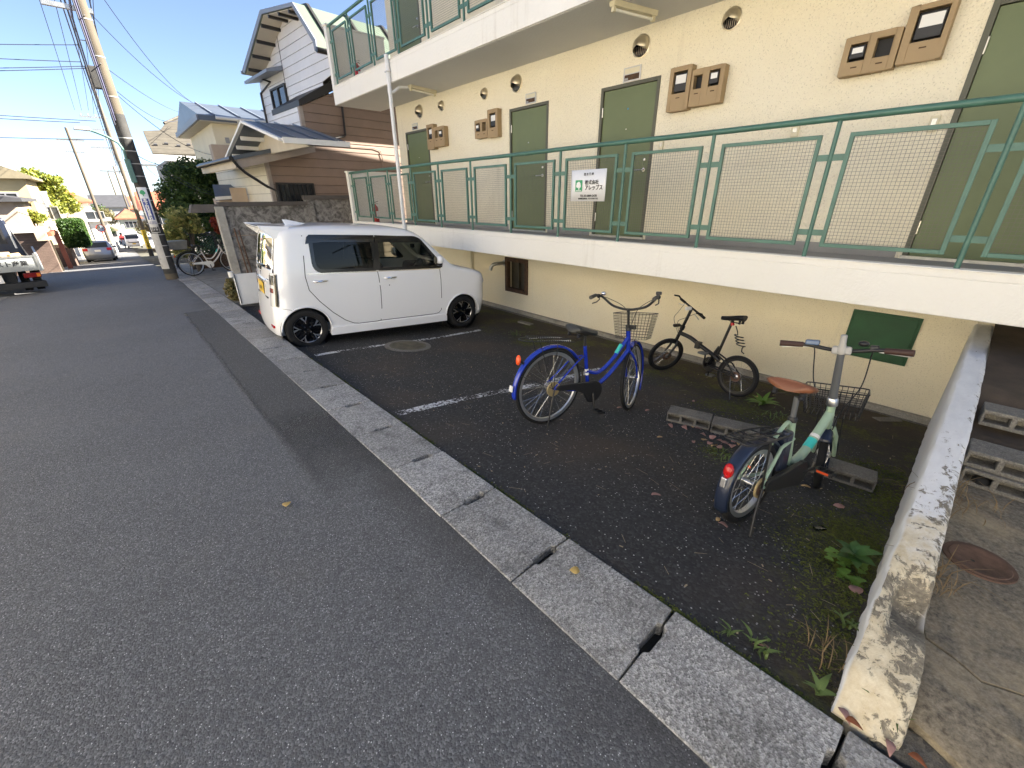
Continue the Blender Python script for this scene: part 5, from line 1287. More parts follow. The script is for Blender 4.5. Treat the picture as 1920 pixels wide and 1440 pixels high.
    for s in (-1, 1):
        F_.append(MB().tube([hc+Vector((-.035, s*.20, .02)), hc+Vector((-.062, s*.325, .02))], [.017, .0195], 12).build('grip', MATS['grip_brown'], b, 50))
        p = hc+Vector((.0, s*.17, .015)); F_.append(MB().tube([p, p+Vector((.045, s*.01, -.01)), p+Vector((.04, s*.06, -.015)), p+Vector((.0, s*.15, -.02))], .0055, 6).build('brake_lever', MATS['alu'], b, 50))
        F_.append(MB().tube(bez([p+Vector((.045, 0, -.01)), p+Vector((.16, -s*.02, -.03)), (1.0, s*.13, .78), (.93, s*.05, .60), (.80, s*.03, .50)], 8), .0038, 6).build('cable', MATS['trim_black'], b, 50))
    F_.append(MB().box(hc.x-.055, hc.x+.0, .115, .19, hc.z+.022, hc.z+.055).build('display', simple('display_blue', (.10, .15, .24), .25), b, bevel=.008))
    F_.append(MB().ball(hc+Vector((.01, -.10, .05)), .028, 12, 8, (1, 1, .65)).build('bell', MATS['trim_black'], b, 50))
    F_.append(MB().box(hc.x-.02, hc.x+.03, -.175, -.13, hc.z+.005, hc.z+.045).build('shift_pod', MATS['trim_black'], b, bevel=.008))
    F_.append(basket(b, .92, 1.22, .56, .74, .36, .30, MATS['trim_black'], 6, .0022))
    F_.append(MB().tube([(.92, 0, .60), (.86, 0, .60)], .012, 8).tube([(1.0, .07, .56), (1.05, .075, .27)], .004, 6).tube([(1.0, -.07, .56), (1.05, -.075, .27)], .004, 6).build('basket_bracket', MATS['trim_black'], b))
    bpy.context.view_layer.update(); apply_m(F_, steer(b, ht, hb, rad(18)))
    return b, WB
gb, wbg = green_bike(); rp = onL(1384, 977); fq = onL(1520, 918); place_bike(gb, rp, fq, wbg, rad(-4))
print('GREEN', math.hypot(fq[0]-rp[0], fq[1]-rp[1]))
# ---- black folding bicycle leaning towards the wall
def fold_bike():
    r = .245; b = empty('folding_bicycle', (0, 0, 0), 0, 'black folding bicycle with long seat post parked along the lower wall', 'bicycle')
    K = MATS['bike_black']; WB = 1.0; A = Vector((WB, 0, r)); bb = Vector((.40, 0, .27)); ht, hb = Vector((.855, 0, .60)), Vector((.89, 0, .47)); s0 = Vector((.30, 0, .52))
    def fw(par, c): return bike_wheel(par, c, r, .040, MATS['rim_black'], ns=24, spoke_r=.0010)
    fw(b, (0, 0, r))
    f = MB(); f.tube(bez([ht-(ht-hb)*.3, (.70, 0, .535), (.55, 0, .475), (.34, 0, .40), (.26, 0, .36)]), [.026]*28+[.024]*28+[.02] if False else .026, 12)
    f.tube([hb, ht], .022, 12); f.tube([bb, s0], .020, 10)
    for s in (-1, 1): f.tube([(.31, s*.025, .44), (.12, s*.05, .36), (0, s*.06, r)], .010, 8); f.tube([bb+Vector((-.02, s*.03, 0)), (.15, s*.055, .255), (0, s*.06, r)], .010, 8)
    f.lathe([(.03, -.04), (.03, .04)], bb, (0, 1, 0), 14)
    f.box(.545, .60, -.035, .035, .43, .515); f.build('frame', K, b, 55)
    for (x0, x1, z0, z1) in ((.62, .69, .513, .536), (.72, .79, .545, .568), (.42, .52, .432, .468)): MB().beam((x0, -.0262, z0), (x1, -.0262, z1), .014, .002, (0, 1, 0)).build('decal', MATS['white_plastic'], b)
    MB().tube([s0-Vector((0, 0, .1)), (.225, 0, .86)], .0165, 10).build('seat_post', K, b, 50)
    saddle(b, .215, .895, MATS['trim_black'], .27, .14, nose=.035)
    MB().add([(.12, -.071, .885), (.27, -.045, .885), (.20, -.06, .862)], [(0, 1, 2)]).build('saddle_flash', MATS['white_plastic'], b)
    MB().tube([(.225, 0, .83), (.21, 0, .80)], .02, 10).build('seat_clamp', MATS['lamp_red'], b, 50)
    # coiled cable lock hanging from the seat post
    P = [(.19, -.03, .80), (.165, -.05, .74), (.15, -.05, .70)]
    for k in range(40): a = k*.6; P.append((.14-.0016*k+.045*math.cos(a), -.05+.045*math.sin(a), .70-.003*k))
    P += [(.06, -.05, .56), (.04, -.02, .53), (.0, 0, .52)]
    MB().tube(P, .007, 6).build('cable_lock', MATS['trim_black'], b, 50)
    MB().lathe([(.0, -.006), (.085, -.006), (.09, 0), (.085, .006), (0, .006)], bb+Vector((0, -.05, 0)), (0, -1, 0), 28).build('chain_ring', K, b, 40)
    MB().tube([bb+Vector((0, -.05, .088)), Vector((0, -.05, r+.03))], .005, 6).tube([bb+Vector((0, -.05, -.088)), Vector((0, -.05, r-.03))], .005, 6).build('chain', MATS['trim_black'], b)
    MB().lathe([(.03, 0), (.058, .0), (.058, .003), (.03, .003)], (0, .045, r), (0, 1, 0), 24).build('brake_disc', MATS['iron_rust'], b)
    cranks(b, bb, .16, rad(-88), K, MATS['grey_tube'], False)
    MB().tube([(.05, .05, .22), (-.06, .15, .0)], .005, 8).build('kick_stand', MATS['grey_tube'], b, 50)
    F_ = [fw(b, A)]
    fk = MB(); fk.tube([hb, hb+Vector((.01, 0, -.03))], .021, 10)
    for s in (-1, 1): fk.tube([hb+Vector((.0, s*.03, -.02)), hb+Vector((.02, s*.05, -.06)), A+Vector((0, s*.055, 0))], [.014, .016, .012], 8)
    F_.append(fk.build('fork', K, b, 55)); F_.append(MB().lathe([(.03, 0), (.058, 0), (.058, .003), (.03, .003)], A+Vector((0, .04, 0)), (0, 1, 0), 24).build('brake_disc', MATS['iron_rust'], b))
    ax = (ht-hb).normalized(); t1 = ht+ax*.31
    F_.append(MB().tube([ht, t1], .019, 10).build('stem', K, b, 50)); F_.append(MB().lathe([(.03, 0), (.03, .05)], ht+ax*.01, ax, 12).build('stem_hinge', K, b, 40))
    F_.append(MB().tube([t1+Vector((0, -.27, .0)), t1+Vector((0, .27, 0))], .0125, 10).build('handlebar', K, b, 50))
    for s in (-1, 1):
        F_.append(MB().tube([t1+Vector((-.0, s*.17, 0)), t1+Vector((-.0, s*.29, 0))], .017, 10).build('grip', MATS['rubber'], b, 50))
        F_.append(MB().tube([t1+Vector((0, s*.27, 0)), t1+Vector((.04, s*.28, .05)), t1+Vector((.11, s*.275, .07))], .011, 8).build('bar_end', K, b, 50))
        p = t1+Vector((0, s*.14, 0)); F_.append(MB().tube([p, p+Vector((.04, s*.01, -.02)), p+Vector((.04, s*.11, -.04))], .005, 6).build('brake_lever', MATS['alu'], b, 50))
        F_.append(MB().tube(bez([p+Vector((.03, 0, -.01)), p+Vector((.12, -s*.05, -.08)), (.96, s*.05, .75), (.88, s*.02, .55)], 8), .003, 6).build('cable', MATS['trim_black'], b, 50))
    F_.append(MB().box(t1.x+.01, t1.x+.09, -.02, .02, t1.z-.02, t1.z+.02).build('front_lamp', MATS['white_plastic'], b, bevel=.01))
    F_.append(MB().box(ht.x+.03, ht.x+.12, -.02, .02, ht.z+.06, ht.z+.09).build('carrier_block', K, b, bevel=.004))
    bpy.context.view_layer.update(); apply_m(F_, steer(b, ht, hb, rad(68)))
    return b, WB
fb, wbf = fold_bike(); rp = onL(1372, 742); fq = onL(1238, 693); place_bike(fb, rp, fq, wbf, rad(7))
print('FOLD', math.hypot(fq[0]-rp[0], fq[1]-rp[1]), rp, fq)
# ================================================================== weeds, moss, fallen leaves
simple('leaf_green', (.045, .12, .022), .5, 0, .3, 18); simple('leaf_bright', (.11, .21, .03), .5, 0, .25, 14); simple('grass_green', (.10, .15, .035), .6, 0, .3, 10); simple('dry_grass', (.22, .15, .07), .8, 0, .3, 12); simple('moss', (.10, .115, .018), .95, 0, .5, 40)
simple('leaf_pink', (.36, .20, .17), .7, 0, .25, 20); simple('leaf_tan', (.45, .30, .14), .7, 0, .25, 20); simple('leaf_yellow', (.55, .38, .12), .65, 0, .2, 20); simple('leaf_rust', (.30, .09, .03), .7, 0, .3, 20)
def leaf_verts(L, W, droop=.3, n=5, fold=.15, serr=0):
    V = []; F = []
    for i in range(n+1):
        t = i/n; w = W/2*math.sin(math.pi*(t**.75))*(1 if t < 1 else 0)+.0005; z = droop*L*(t-t*t*1.6); x = L*t
        V += [(x, -w, z+fold*w), (x, 0, z), (x, w, z+fold*w)]
    for i in range(n):
        a = 3*i; F += [(a, a+3, a+4, a+1), (a+1, a+4, a+5, a+2)]
    return V, F
def plant(name, base, leaves, mat, label, cat='plant', group=None):
    V = []; F = []
    for (L, W, az, el, dr, off) in leaves:
        v, f = leaf_verts(L, W, dr); M = Matrix.Translation(Vector(off))@Matrix.Rotation(az, 4, 'Z')@Matrix.Rotation(-el, 4, 'Y'); n = len(V)
        V += [tuple(M@Vector(p)) for p in v]; F += [tuple(n+i for i in q) for q in f]
    o = raw_mesh(name, V, F, mat, None, True); o.location = base; tag(o, label, cat, group); return o
p = onL(1592, 1062); p = (p[0], p[1], p[2])
e = empty('broad_leaf_weed', p, 0, 'broad-leaved green weed with clover growing at the foot of the low wall', 'plant')
lv = [(random.uniform(.09, .125), .055, k*2.4+random.uniform(-.2, .2), random.uniform(.25, .75), .25, (0, 0, .05+.004*k)) for k in range(11)]
a = plant('rosette', (0, 0, 0), lv, MATS['leaf_green'], None); a.parent = e; del a['category']
MB().tube([(0, 0, 0), (0, 0, .08)], .004, 6).build('stem', MATS['leaf_green'], e)
lv = []
for k in range(34):
    q = (random.uniform(-.16, .05), random.uniform(-.06, .10), random.uniform(.02, .055))
    for j in range(3): lv.append((.024, .022, j*2.09+k, .15, .1, q))
a = plant('clover', (0, 0, 0), lv, MATS['leaf_bright'], None); a.parent = e; a['kind'] = 'stuff'; del a['category']
p = onL(1428, 760)
plant('rosette_weed', p, [(random.uniform(.16, .25), .045, k*2.39, random.uniform(.3, .9), .4, (0, 0, .0)) for k in range(15)], MATS['leaf_bright'], 'bright green dandelion-like weed at the wall foot by the black bicycle')
def grass(name, p, n, h, spread, label, mat='grass_green', grp='grass tufts along the kerb and wall', w=.008):
    lv = [(h*random.uniform(.5, 1.1), w*random.uniform(.7, 1.4), random.uniform(0, 6.28), random.uniform(.7, 1.4), .8, (random.gauss(0, spread), random.gauss(0, spread), 0)) for _ in range(n)]
    return plant(name, p, lv, MATS[mat], label, 'grass', grp)
grass('grass_tuft', onL(1425, 1222), 14, .06, .025, 'grass tuft growing between kerb and lot near a reddish leaf', w=.011)
grass('grass_tuft', onL(1365, 1188), 9, .06, .006, 'small grass sprig growing at the kerb joint')
grass('grass_tuft', onL(1530, 1302), 6, .085, .003, 'grass sprig with two wide blades beside the low wall end', w=.02)
grass('grass_tuft', onL(1590, 1175), 12, .08, .03, 'grass tuft leaning on the face of the low wall', w=.009)
grass('grass_tuft', onZ(1652, 1345, .05), 8, .09, .015, 'grass tuft rooted between the two brown stones', w=.014)
grass('dry_grass_tuft', onL(1560, 1240), 22, .13, .05, 'dry tangled grass stems beside the low wall end', 'dry_grass', w=.003)
grass('dry_grass_tuft', onZ(1790, 950, .15), 60, .18, .08, 'dry straw tangle on the path below the block steps', 'dry_grass', w=.003)
grass('dry_grass_tuft', onZ(1745, 1090, .15), 46, .14, .05, 'dry straw along the joint of wall and path by the rusty cover', 'dry_grass', w=.003)
grass('grass_tuft', onL(965, 628), 40, .07, .07, 'low green grass patch at the wall foot beside the car')
grass('grass_tuft', onL(1350, 858), 40, .06, .07, 'low green grass patch beside the leaf pile at the blocks')
grass('grass_tuft', onL(1450, 785), 24, .08, .08, 'short grass fringe next to the dandelion-like weed')
# moss cushions: ground cover, one object
def scatter_stuff(name, pts, size, mat, flat=.6, nb=4):
    V = []; F = []
    for (x, y, z) in pts:
        for _ in range(nb):
            s = size*random.uniform(.5, 1.2); a = random.uniform(0, 6.28); ox, oy = random.gauss(0, size), random.gauss(0, size); n = len(V); c, d = math.cos(a)*s, math.sin(a)*s; h = s*random.uniform(.2, flat)
            V += [(x+ox-c, y+oy-d, z-.001), (x+ox+c, y+oy+d, z-.001), (x+ox+c*.5-d*.5, y+oy+d*.5+c*.5, z+h), (x+ox-c*.5-d*.5, y+oy-d*.5+c*.5, z+h*.8)]; F.append((n, n+1, n+2, n+3))
    o = raw_mesh(name, V, F, mat, None); tag(o, kind='stuff'); return o
pts = []
for _ in range(2600):      # strip along the kerb
    y = random.uniform(-.1, 5.2); 
    if math.sin(y*5)+math.sin(y*13+1)*.7+random.gauss(0, .5) < .2: continue
    x = 1.328+abs(random.gauss(0, .012)); pts.append((x, y, max(zlot(x, y), zkerb(y)-.02)))
for _ in range(5200):      # by the low wall
    x = random.uniform(1.45, 4.6); y = -.09+abs(random.gauss(0, .13))
    if math.sin(x*4)+math.sin(x*9+2)*.6+random.gauss(0, .5) < -.1: continue
    pts.append((x, y, zlot(x, y)))
for (u, v, s, n) in ((1600, 1000, .16, 1300), (1555, 1050, .14, 900), (1640, 880, .12, 500), (1000, 640, .16, 700), (1180, 640, .2, 500), (1400, 780, .2, 600), (1345, 850, .08, 250), (1260, 700, .2, 260), (1330, 760, .15, 200)):
    c = onL(u, v)
    for _ in range(n):
        x, y = c[0]+random.gauss(0, s), c[1]+random.gauss(0, s)
        if 1.33 < x < 5.75 and y > -.09: pts.append((x, y, zlot(x, y)))
o = scatter_stuff('moss', pts, .0065, MATS['moss']); o['label'] = 'dark green moss growing on the edges of the parking lot'; o['category'] = 'moss'
# fallen leaves
def fallen(p, L, W, rz, mat, label, group, curl=.25, tilt=(0, 0)):
    v, f = leaf_verts(L, W, curl, 5, .25); V = [(a-L/2, b+.004*math.sin(a*90), c_+.003) for a, b, c_ in v]
    o = raw_mesh('fallen_leaf', V, f, mat, None, True); o.location = p; o.rotation_euler = (tilt[0], tilt[1], rz); md = o.modifiers.new('s', 'SOLIDIFY'); md.thickness = .0008
    tag(o, label, 'leaf', group)
pile = [(1300, 800), (1318, 815), (1335, 822), (1352, 828), (1344, 812), (1362, 834), (1330, 832), (1372, 838), (1385, 832), (1310, 805), (1348, 840), (1322, 800), (1338, 838), (1376, 828), (1257, 800), (1283, 803)]
for i, (u, v) in enumerate(pile):
    p = onL(u, v); fallen((p[0], p[1], p[2]+random.uniform(0, .012)), random.uniform(.055, .085), random.uniform(.04, .06), random.uniform(0, 6), MATS['leaf_pink' if i % 4 else 'leaf_tan'], 'pinkish dry leaf in the small pile against the hollow blocks', 'leaves piled against the blocks', .35, (random.gauss(0, .25), random.gauss(0, .25)))
lot_leaves = [(1232, 928), (1340, 940), (1358, 985), (1236, 820), (1213, 770), (1345, 975), (1570, 950), (1120, 742), (1345, 692), (1450, 742), (1160, 765), (1320, 825), (1300, 828), (1420, 745), (1300, 752), (1510, 912)]
for i, (u, v) in enumerate(lot_leaves):
    p = onL(u, v); fallen(p, random.uniform(.05, .09), random.uniform(.022, .04), random.uniform(0, 6), MATS[('leaf_pink', 'leaf_tan')[i % 2]], 'single dry leaf lying loose on the dark lot asphalt', 'loose leaves on the lot', .4, (random.gauss(0, .2), random.gauss(0, .2)))
fallen((*onR(540, 948)[:2], zr(1.5)+.005), .055, .045, 1.0, MATS['leaf_yellow'], 'yellow leaf lying on the road near the kerb', 'fallen leaves beyond the lot')
q = onZ(1077, 1073, .012); fallen((q[0], q[1], .022), .05, .045, 2.2, MATS['leaf_yellow'], 'pale yellow lobed leaf lying on a kerb block', 'fallen leaves beyond the lot')
fallen(onL(1603, 1105), .07, .06, .5, MATS['leaf_pink'], 'round pinkish leaf beside the broad-leaved weed', 'fallen leaves beyond the lot')
fallen(onL(1424, 1212), .08, .05, 1.5, MATS['leaf_pink'], 'reddish leaf standing in the grass tuft at the kerb', 'fallen leaves beyond the lot', .4, (.6, .3))
for (u, v, mt) in ((1582, 1345, 'leaf_pink'), (1600, 1360, 'leaf_rust'), (1665, 1405, 'leaf_pink'), (1720, 1430, 'leaf_rust'), (1860, 880, 'leaf_rust')):
    fallen((*onZ(u, v, .06)[:2], .07 if v > 900 else .17), .05, .024, random.uniform(0, 6), MATS[mt], 'reddish leaf lying on the stones or path beside the low wall', 'reddish leaves by the stones', .35)
# clear plastic scrap
p = onL(1536, 993); o = MB().hexa([(-.035, -.014, 0), (.035, -.014, 0), (.035, .014, 0), (-.035, .014, 0), (-.035, -.014, .02), (.035, -.014, .012), (.035, .014, .012), (-.035, .014, .02)]).build('plastic_scrap', MATS['glass_clear']); o.location = (p[0], p[1], p[2]+.002); o.rotation_euler = (0, 0, -.6)
tag(o, 'small clear plastic box lying on the mossy asphalt', 'scrap')

# tiny straw and grit on the lot: ground litter
V = []; F = []; rl = random.Random(21)
for _ in range(420):
    x = rl.uniform(1.4, 5.4); y = rl.uniform(0, 5.2); L = rl.uniform(.008, .05) if rl.random() < .6 else rl.uniform(.004, .012); w = .0012 if L > .012 else .004; a = rl.uniform(0, 6.28); z = zlot(x, y)+.004; c, d = math.cos(a), math.sin(a); n = len(V)
    V += [(x-c*L-d*w, y-d*L+c*w, z), (x+c*L-d*w, y+d*L+c*w, z+.003), (x+c*L+d*w, y+d*L-c*w, z+.003), (x-c*L+d*w, y-d*L-c*w, z)]; F.append((n, n+1, n+2, n+3))
o = raw_mesh('ground_litter', V, F, simple('straw_bits', (.34, .27, .17), .8, 0, .3, 20)); tag(o, 'scattered straw bits and grit on the dark lot asphalt', 'litter', None, 'stuff')
# ================================================================== brown and white house next door
TH = rad(4.0); D1 = Vector((-math.sin(TH), math.cos(TH), 0)); D2 = Vector((math.cos(TH), math.sin(TH), 0)); ZV = Vector((0, 0, 1))
N0 = Vector((3.45, 13.6, 0))
simple('siding_brown', (.235, .165, .125), .55, 0, .10, 2.2, .08, 30, 'World'); simple('siding_white', (.66, .665, .68), .5, 0, .06, 2, .05, 30, 'World'); simple('siding_cream', (.62, .58, .48), .6, 0, .08, 3, 0, 30, 'World')
simple('fascia_grey', (.20, .225, .27), .5); simple('metal_green', (.13, .17, .125), .5, .2, .10, 1.5); simple('metal_blue', (.12, .14, .17), .4, .4, .12, 2); simple('dark_trim', (.022, .02, .019), .5); simple('eave_cream', (.50, .45, .36), .7, 0, .08, 3); simple('gutter_black', (.016, .015, .015), .35); simple('fascia_beige', (.34, .29, .25), .7, 0, .12, 5, .1, 60)
simple('win_dark', (.03, .035, .04), .12); simple('sash_alu', (.42, .42, .42), .4, .6); simple('white_trim', (.70, .69, .66), .5); simple('grey_wall', (.30, .285, .265), .85, 0, .35, 3, .2, 50, 'World', dirt=((.06, .055, .05), .42, .85)); simple('coping_dark', (.10, .088, .08), .8, 0, .25, 4, .1, 50, 'World'); simple('post_grey', (.36, .345, .31), .85, 0, .25, 6, .2, 60, 'World')
nh = empty('neighbour_house', N0, 0, 'two-storey house with white street gable, brown side siding and pale green roof', 'house')
def nW(a, b, z): return N0+D2*a+D1*b+ZV*z          # a: along the side wall, b: along the street, from the near corner
def clip(poly, z0, z1):
    def half(P, f):
        out = []
        for i, p in enumerate(P):
            q = P[(i+1) % len(P)]; a, b = f(p), f(q)
            if a >= 0: out.append(p)
            if a*b < 0: t = a/(a-b); out.append((p[0]+(q[0]-p[0])*t, p[1]+(q[1]-p[1])*t))
        return out
    P = half(poly, lambda p: p[1]-z0)
    return half(P, lambda p: z1-p[1]) if P else []
def boards(poly, o, ax, nrm, hgt, mat, parent, off0=0, name='siding_board', th=.012, lap=.014):
    zs = [p[1] for p in poly]; z = math.floor((min(zs)-off0)/hgt)*hgt+off0
    while z < max(zs):
        P = clip(poly, z+.002, z+hgt-.006)
        if len(P) >= 3:
            vs = []; zmin, zmax = z, z+hgt
            n = len(P)
            for (a, zz) in P: t = (zz-zmin)/hgt; vs.append(o+ax*a+ZV*zz+nrm*(th+lap*(1-t)))
            for (a, zz) in P: vs.append(o+ax*a+ZV*zz)
            MB().add(vs, [tuple(range(n)), tuple(range(n, 2*n))[::-1]]+[(i, n+i, n+(i+1) % n, (i+1) % n) for i in range(n)]).build(name, mat, parent).location = -N0 if parent is nh else (0, 0, 0)
        z += hgt
side = [(0, -.6), (9, -.6), (9, 5.6), (4.2, 5.3), (1.15, 3.93), (1.15, 3.12), (0, 2.62)]
MB().prism([(a, z) for a, z in side], N0-N0, D2, ZV, D1, .15).build('side_wall', MATS['dark_trim'], nh)
boards(side, N0, D2, -D1, .225, MATS['siding_brown'], nh)
# window with bars on the side wall
wa = [onP(u, v, N0, D1) for u, v in ((519, 346), (584, 346))]; w0 = (Vector(wa[0])-N0).dot(D2); w1 = (Vector(wa[1])-N0).dot(D2); wz = wa[0][2]
wn = MB(); 
for (a0, a1, z0, z1) in ((w0-.04, w1+.04, wz, wz+.05), (w0-.04, w1+.04, wz-.95, wz-.90), (w0-.04, w0+.01, wz-.9, wz), (w1-.01, w1+.04, wz-.9, wz)): wn.prism([(a0, z0), (a1, z0), (a1, z1), (a0, z1)], -D1*.07, D2, ZV, D1, .06)
wo = wn.build('side_window', MATS['dark_trim'], nh); MB().prism([(w0, wz-.9), (w1, wz-.9), (w1, wz), (w0, wz)], -D1*.032, D2, ZV, D1, .01).build('pane', MATS['win_dark'], wo)
for k in range(8): a = w0+(w1-w0)*(k+.5)/8; MB().prism([(a-.012, wz-.9), (a+.012, wz-.9), (a+.012, wz), (a-.012, wz)], -D1*.085, D2, ZV, D1, .02).build('bar', MATS['gutter_black'], wo)
# ground floor street face and the white face of the bay above
MB().prism([(0, -.6), (5, -.6), (5, 2.7), (0, 2.7)], Vector((0, 0, 0)), D1, ZV, D2, .1).build('street_wall', MATS['dark_trim'], nh)
boards([(0, -.6), (5, -.6), (5, 2.6), (0, 2.6)], N0, D1, -D2, .225, MATS['siding_cream'], nh)
MB().prism([(-.03, -.6), (.06, -.6), (.06, 2.6), (-.03, 2.6)], -D1*.04, D2, ZV, D1, .10).build('corner_post', MATS['fascia_beige'], nh)
B0 = D2*1.15
MB().prism([(0, 2.9), (1.9, 2.9), (1.9, 4.05), (0, 4.0)], B0, D1, ZV, D2, .1).build('bay_wall', MATS['dark_trim'], nh)
boards([(0, 2.95), (1.9, 2.95), (1.9, 4.0), (0, 3.93)], N0+B0, D1, -D2, .225, MATS['siding_white'], nh)
MB().prism([(-.03, 2.9), (.07, 2.9), (.07, 3.95), (-.03, 3.95)], B0-D1*.04, D2, ZV, D1, .10).build('bay_corner_post', MATS['fascia_beige'], nh)
# bay roof: dark fascia rising along the side
MB().prism([(1.12, 3.93), (2.6, 4.62), (2.6, 4.90), (1.12, 4.07)], -D1*.10, D2, ZV, D1, 2.05).build('bay_roof', MATS['dark_trim'], nh)
# lean-to roof at the corner: fascia, gutter, soffit
e0 = onP(441, 296, N0-D1*.45, D1); e1 = onP(588, 266, N0-D1*.45, D1); a0 = (Vector(e0)-N0).dot(D2); a1 = (Vector(e1)-N0).dot(D2); z0, z1 = e0[2], e1[2]
MB().prism([(a0, z0-.24), (a1, z1-.24), (a1, z1-.03), (a0, z0-.03)], -D1*.47, D2, ZV, D1, .04).build('rake_board', MATS['fascia_beige'], nh)
MB().prism([(a0-.05, z0-.05), (a1+.03, z1-.05), (a1+.03, z1+.04), (a0-.05, z0+.04)], -D1*.52, D2, ZV, D1, 3.6).build('lean_to_roof', MATS['metal_blue'], nh)
MB().prism([(a0+.02, z0-.23), (a1, z1-.23), (a1, z1-.20), (a0+.02, z0-.20)], -D1*.42, D2, ZV, D1, 3.4).build('lean_to_soffit', MATS['eave_cream'], nh)
MB().prism([(a0-.02, z0-.22), (a0+.03, z0-.22), (a0+.03, z0-.04), (a0-.02, z0-.04)], -D1*.40, D2, ZV, D1, 3.4).build('eave_board', MATS['eave_cream'], nh)
g0 = D2*(a0-.10)-D1*.5+ZV*(z0-.02)
MB().tube([g0, g0+D1*3.4-ZV*.02], .055, 8).build('eave_gutter', MATS['gutter_black'], nh, 50)
MB().tube([g0+D2*.0, g0-ZV*.16+D2*.1, g0-ZV*.30+D2*.25+D1*.05, D2*(-.10)-D1*.03+ZV*(z0-.62), D2*(.10)-D1*.06+ZV*(z0-.72), D2*(.10)-D1*.06+ZV*.2], .036, 8).build('downpipe', MATS['gutter_black'], nh, 50)
pt = (Vector(onP(642, 203, N0, D1))-N0); pb = (Vector(onP(646, 254, N0, D1))-N0); pl_ = (Vector(onP(590, 268, N0, D1))-N0)
MB().tube([pt-D1*.06+ZV*.8, pb-D1*.06, pb-D1*.06-ZV*.03-D2*.05, pl_-D1*.06], .03, 8).build('side_downpipe', MATS['dark_trim'], nh, 50)
cb = [(Vector(onP(u, v, N0, D1))-N0)-D1*.05 for u, v in ((590, 270), (660, 275), (700, 278), (712, 283), (716, 300), (717, 330))]
MB().tube(cb, .012, 6).build('wall_cable', MATS['siding_brown'], nh, 50)
# main gable facing the street
G0 = N0+D2*1.95; GN = -D2
def gp(u, v, off=0): p = Vector(onP(u, v, G0+GN*off, GN)); d = p-G0; return (d.dot(D1), p.z)
gw = [gp(*q) for q in ((507, 268), (484, 138), (514, 36), (556, 26), (599, 88))]
gw = [(gw[0][0], 3.0)]+gw[1:]+[(-.85, gw[-1][1]-.05), (-.85, 4.72), (.05, 4.60), (.05, 3.0)]
MB().prism(gw, D2*1.95, D1, ZV, D2, .12).build('gable_wall', MATS['dark_trim'], nh)
boards(gw, G0, D1, GN, .23, MATS['siding_white'], nh)
ro = [gp(u, v, .55) for u, v in ((455, 134), (489, 19), (550, 4), (593, 74), (596, 92))]
rin = [gp(u, v, .55) for u, v in ((460, 138), (492, 27), (549, 12), (589, 80), (592, 96))]
O_ = D2*1.95+GN*.55
outl = ro+rin[::-1]
MB().prism(outl, O_, D1, ZV, D2, 7.0).build('roof', MATS['metal_green'], nh)
MB().prism(outl, O_-D2*.03, D1, ZV, D2, .028).build('barge_board', MATS['fascia_grey'], nh)
# standing seams on the near slope
def seam(P, Q, k): 
    for i in range(k):
        d = .35+i*1.05; a, b = P, Q
        MB().beam(O_+D1*a[0]+ZV*(a[1]+.03)+D2*d, O_+D1*b[0]+ZV*(b[1]+.03)+D2*d, .06, .07, D2).build('roof_rib', MATS['dark_trim'], nh)
seam(ro[2], ro[3], 6); seam(ro[1], ro[2], 6)
for i in range(2): pass
for (A1, A2, n) in ((rin[0], rin[1], 4), (rin[1], rin[2], 3)):
    for k in range(n): t = (k+.5)/n; a = A1[0]+(A2[0]-A1[0])*t; z = A1[1]+(A2[1]-A1[1])*t; MB().beam(O_+D1*a+ZV*(z-.05)+D2*.02, O_+D1*a+ZV*(z-.05)+D2*.56, .07, .09).build('rafter_end', MATS['dark_trim'], nh)
MB().prism([(p[0], p[1]-.015) for p in rin]+[(p[0], p[1]-.03) for p in rin[::-1]], O_+D2*.02, D1, ZV, D2, .52).build('gable_soffit', MATS['eave_cream'], nh)
gq = O_+D1*ro[4][0]+ZV*(ro[4][1]-.02); MB().tube([gq-D1*.03-D2*.05, gq-D1*.03+D2*6], .06, 8).build('near_gutter', MATS['gutter_black'], nh, 50)
gq = O_+D1*ro[0][0]+ZV*(ro[0][1]-.03); MB().tube([gq-D2*.05, gq+D2*3], .055, 8).build('far_gutter', MATS['fascia_grey'], nh, 50)
MB().tube([gq+D2*.15, gq+D2*.5-D1*.8-ZV*.3, D2*1.90+D1*gw[1][0]+ZV*(ro[0][1]-.5), D2*1.90+D1*gw[1][0]+ZV*3.1], .035, 8).build('gable_downpipe', MATS['gutter_black'], nh, 50)
# gable window with awning
wq = [gp(*q) for q in ((511, 173), (536, 152), (544, 187), (522, 226))]; wy0, wy1 = wq[1][0], wq[0][0]; zt, zb = (wq[0][1]+wq[1][1])/2, wq[3][1]
wf = MB(); 
for (b0, b1, c0, c1) in ((wy0, wy1, zt-.05, zt), (wy0, wy1, zb, zb+.05), (wy0, wy0+.06, zb+.05, zt-.05), (wy1-.06, wy1, zb+.05, zt-.05), ((wy0+wy1)/2-.03, (wy0+wy1)/2+.03, zb+.05, zt-.05)): wf.prism([(b0, c0), (b1, c0), (b1, c1), (b0, c1)], D2*1.95+GN*.09, D1, ZV, D2, .08)
wfo = wf.build('gable_window', MATS['dark_trim'], nh); m_ = (wy0+wy1)/2
for (b0, b1) in ((wy0+.06, m_-.03), (m_+.03, wy1-.06)): MB().prism([(b0, zb+.05), (b1, zb+.05), (b1, zt-.05), (b0, zt-.05)], D2*1.95+GN*.05, D1, ZV, D2, .02).build('pane', MATS['win_dark'], wfo)
aw = [gp(*q, .45) for q in ((486, 151), (512, 126))]; ay0, ay1 = gp(533, 136)[0], gp(490, 160)[0]; az = gp(512, 133)[1]
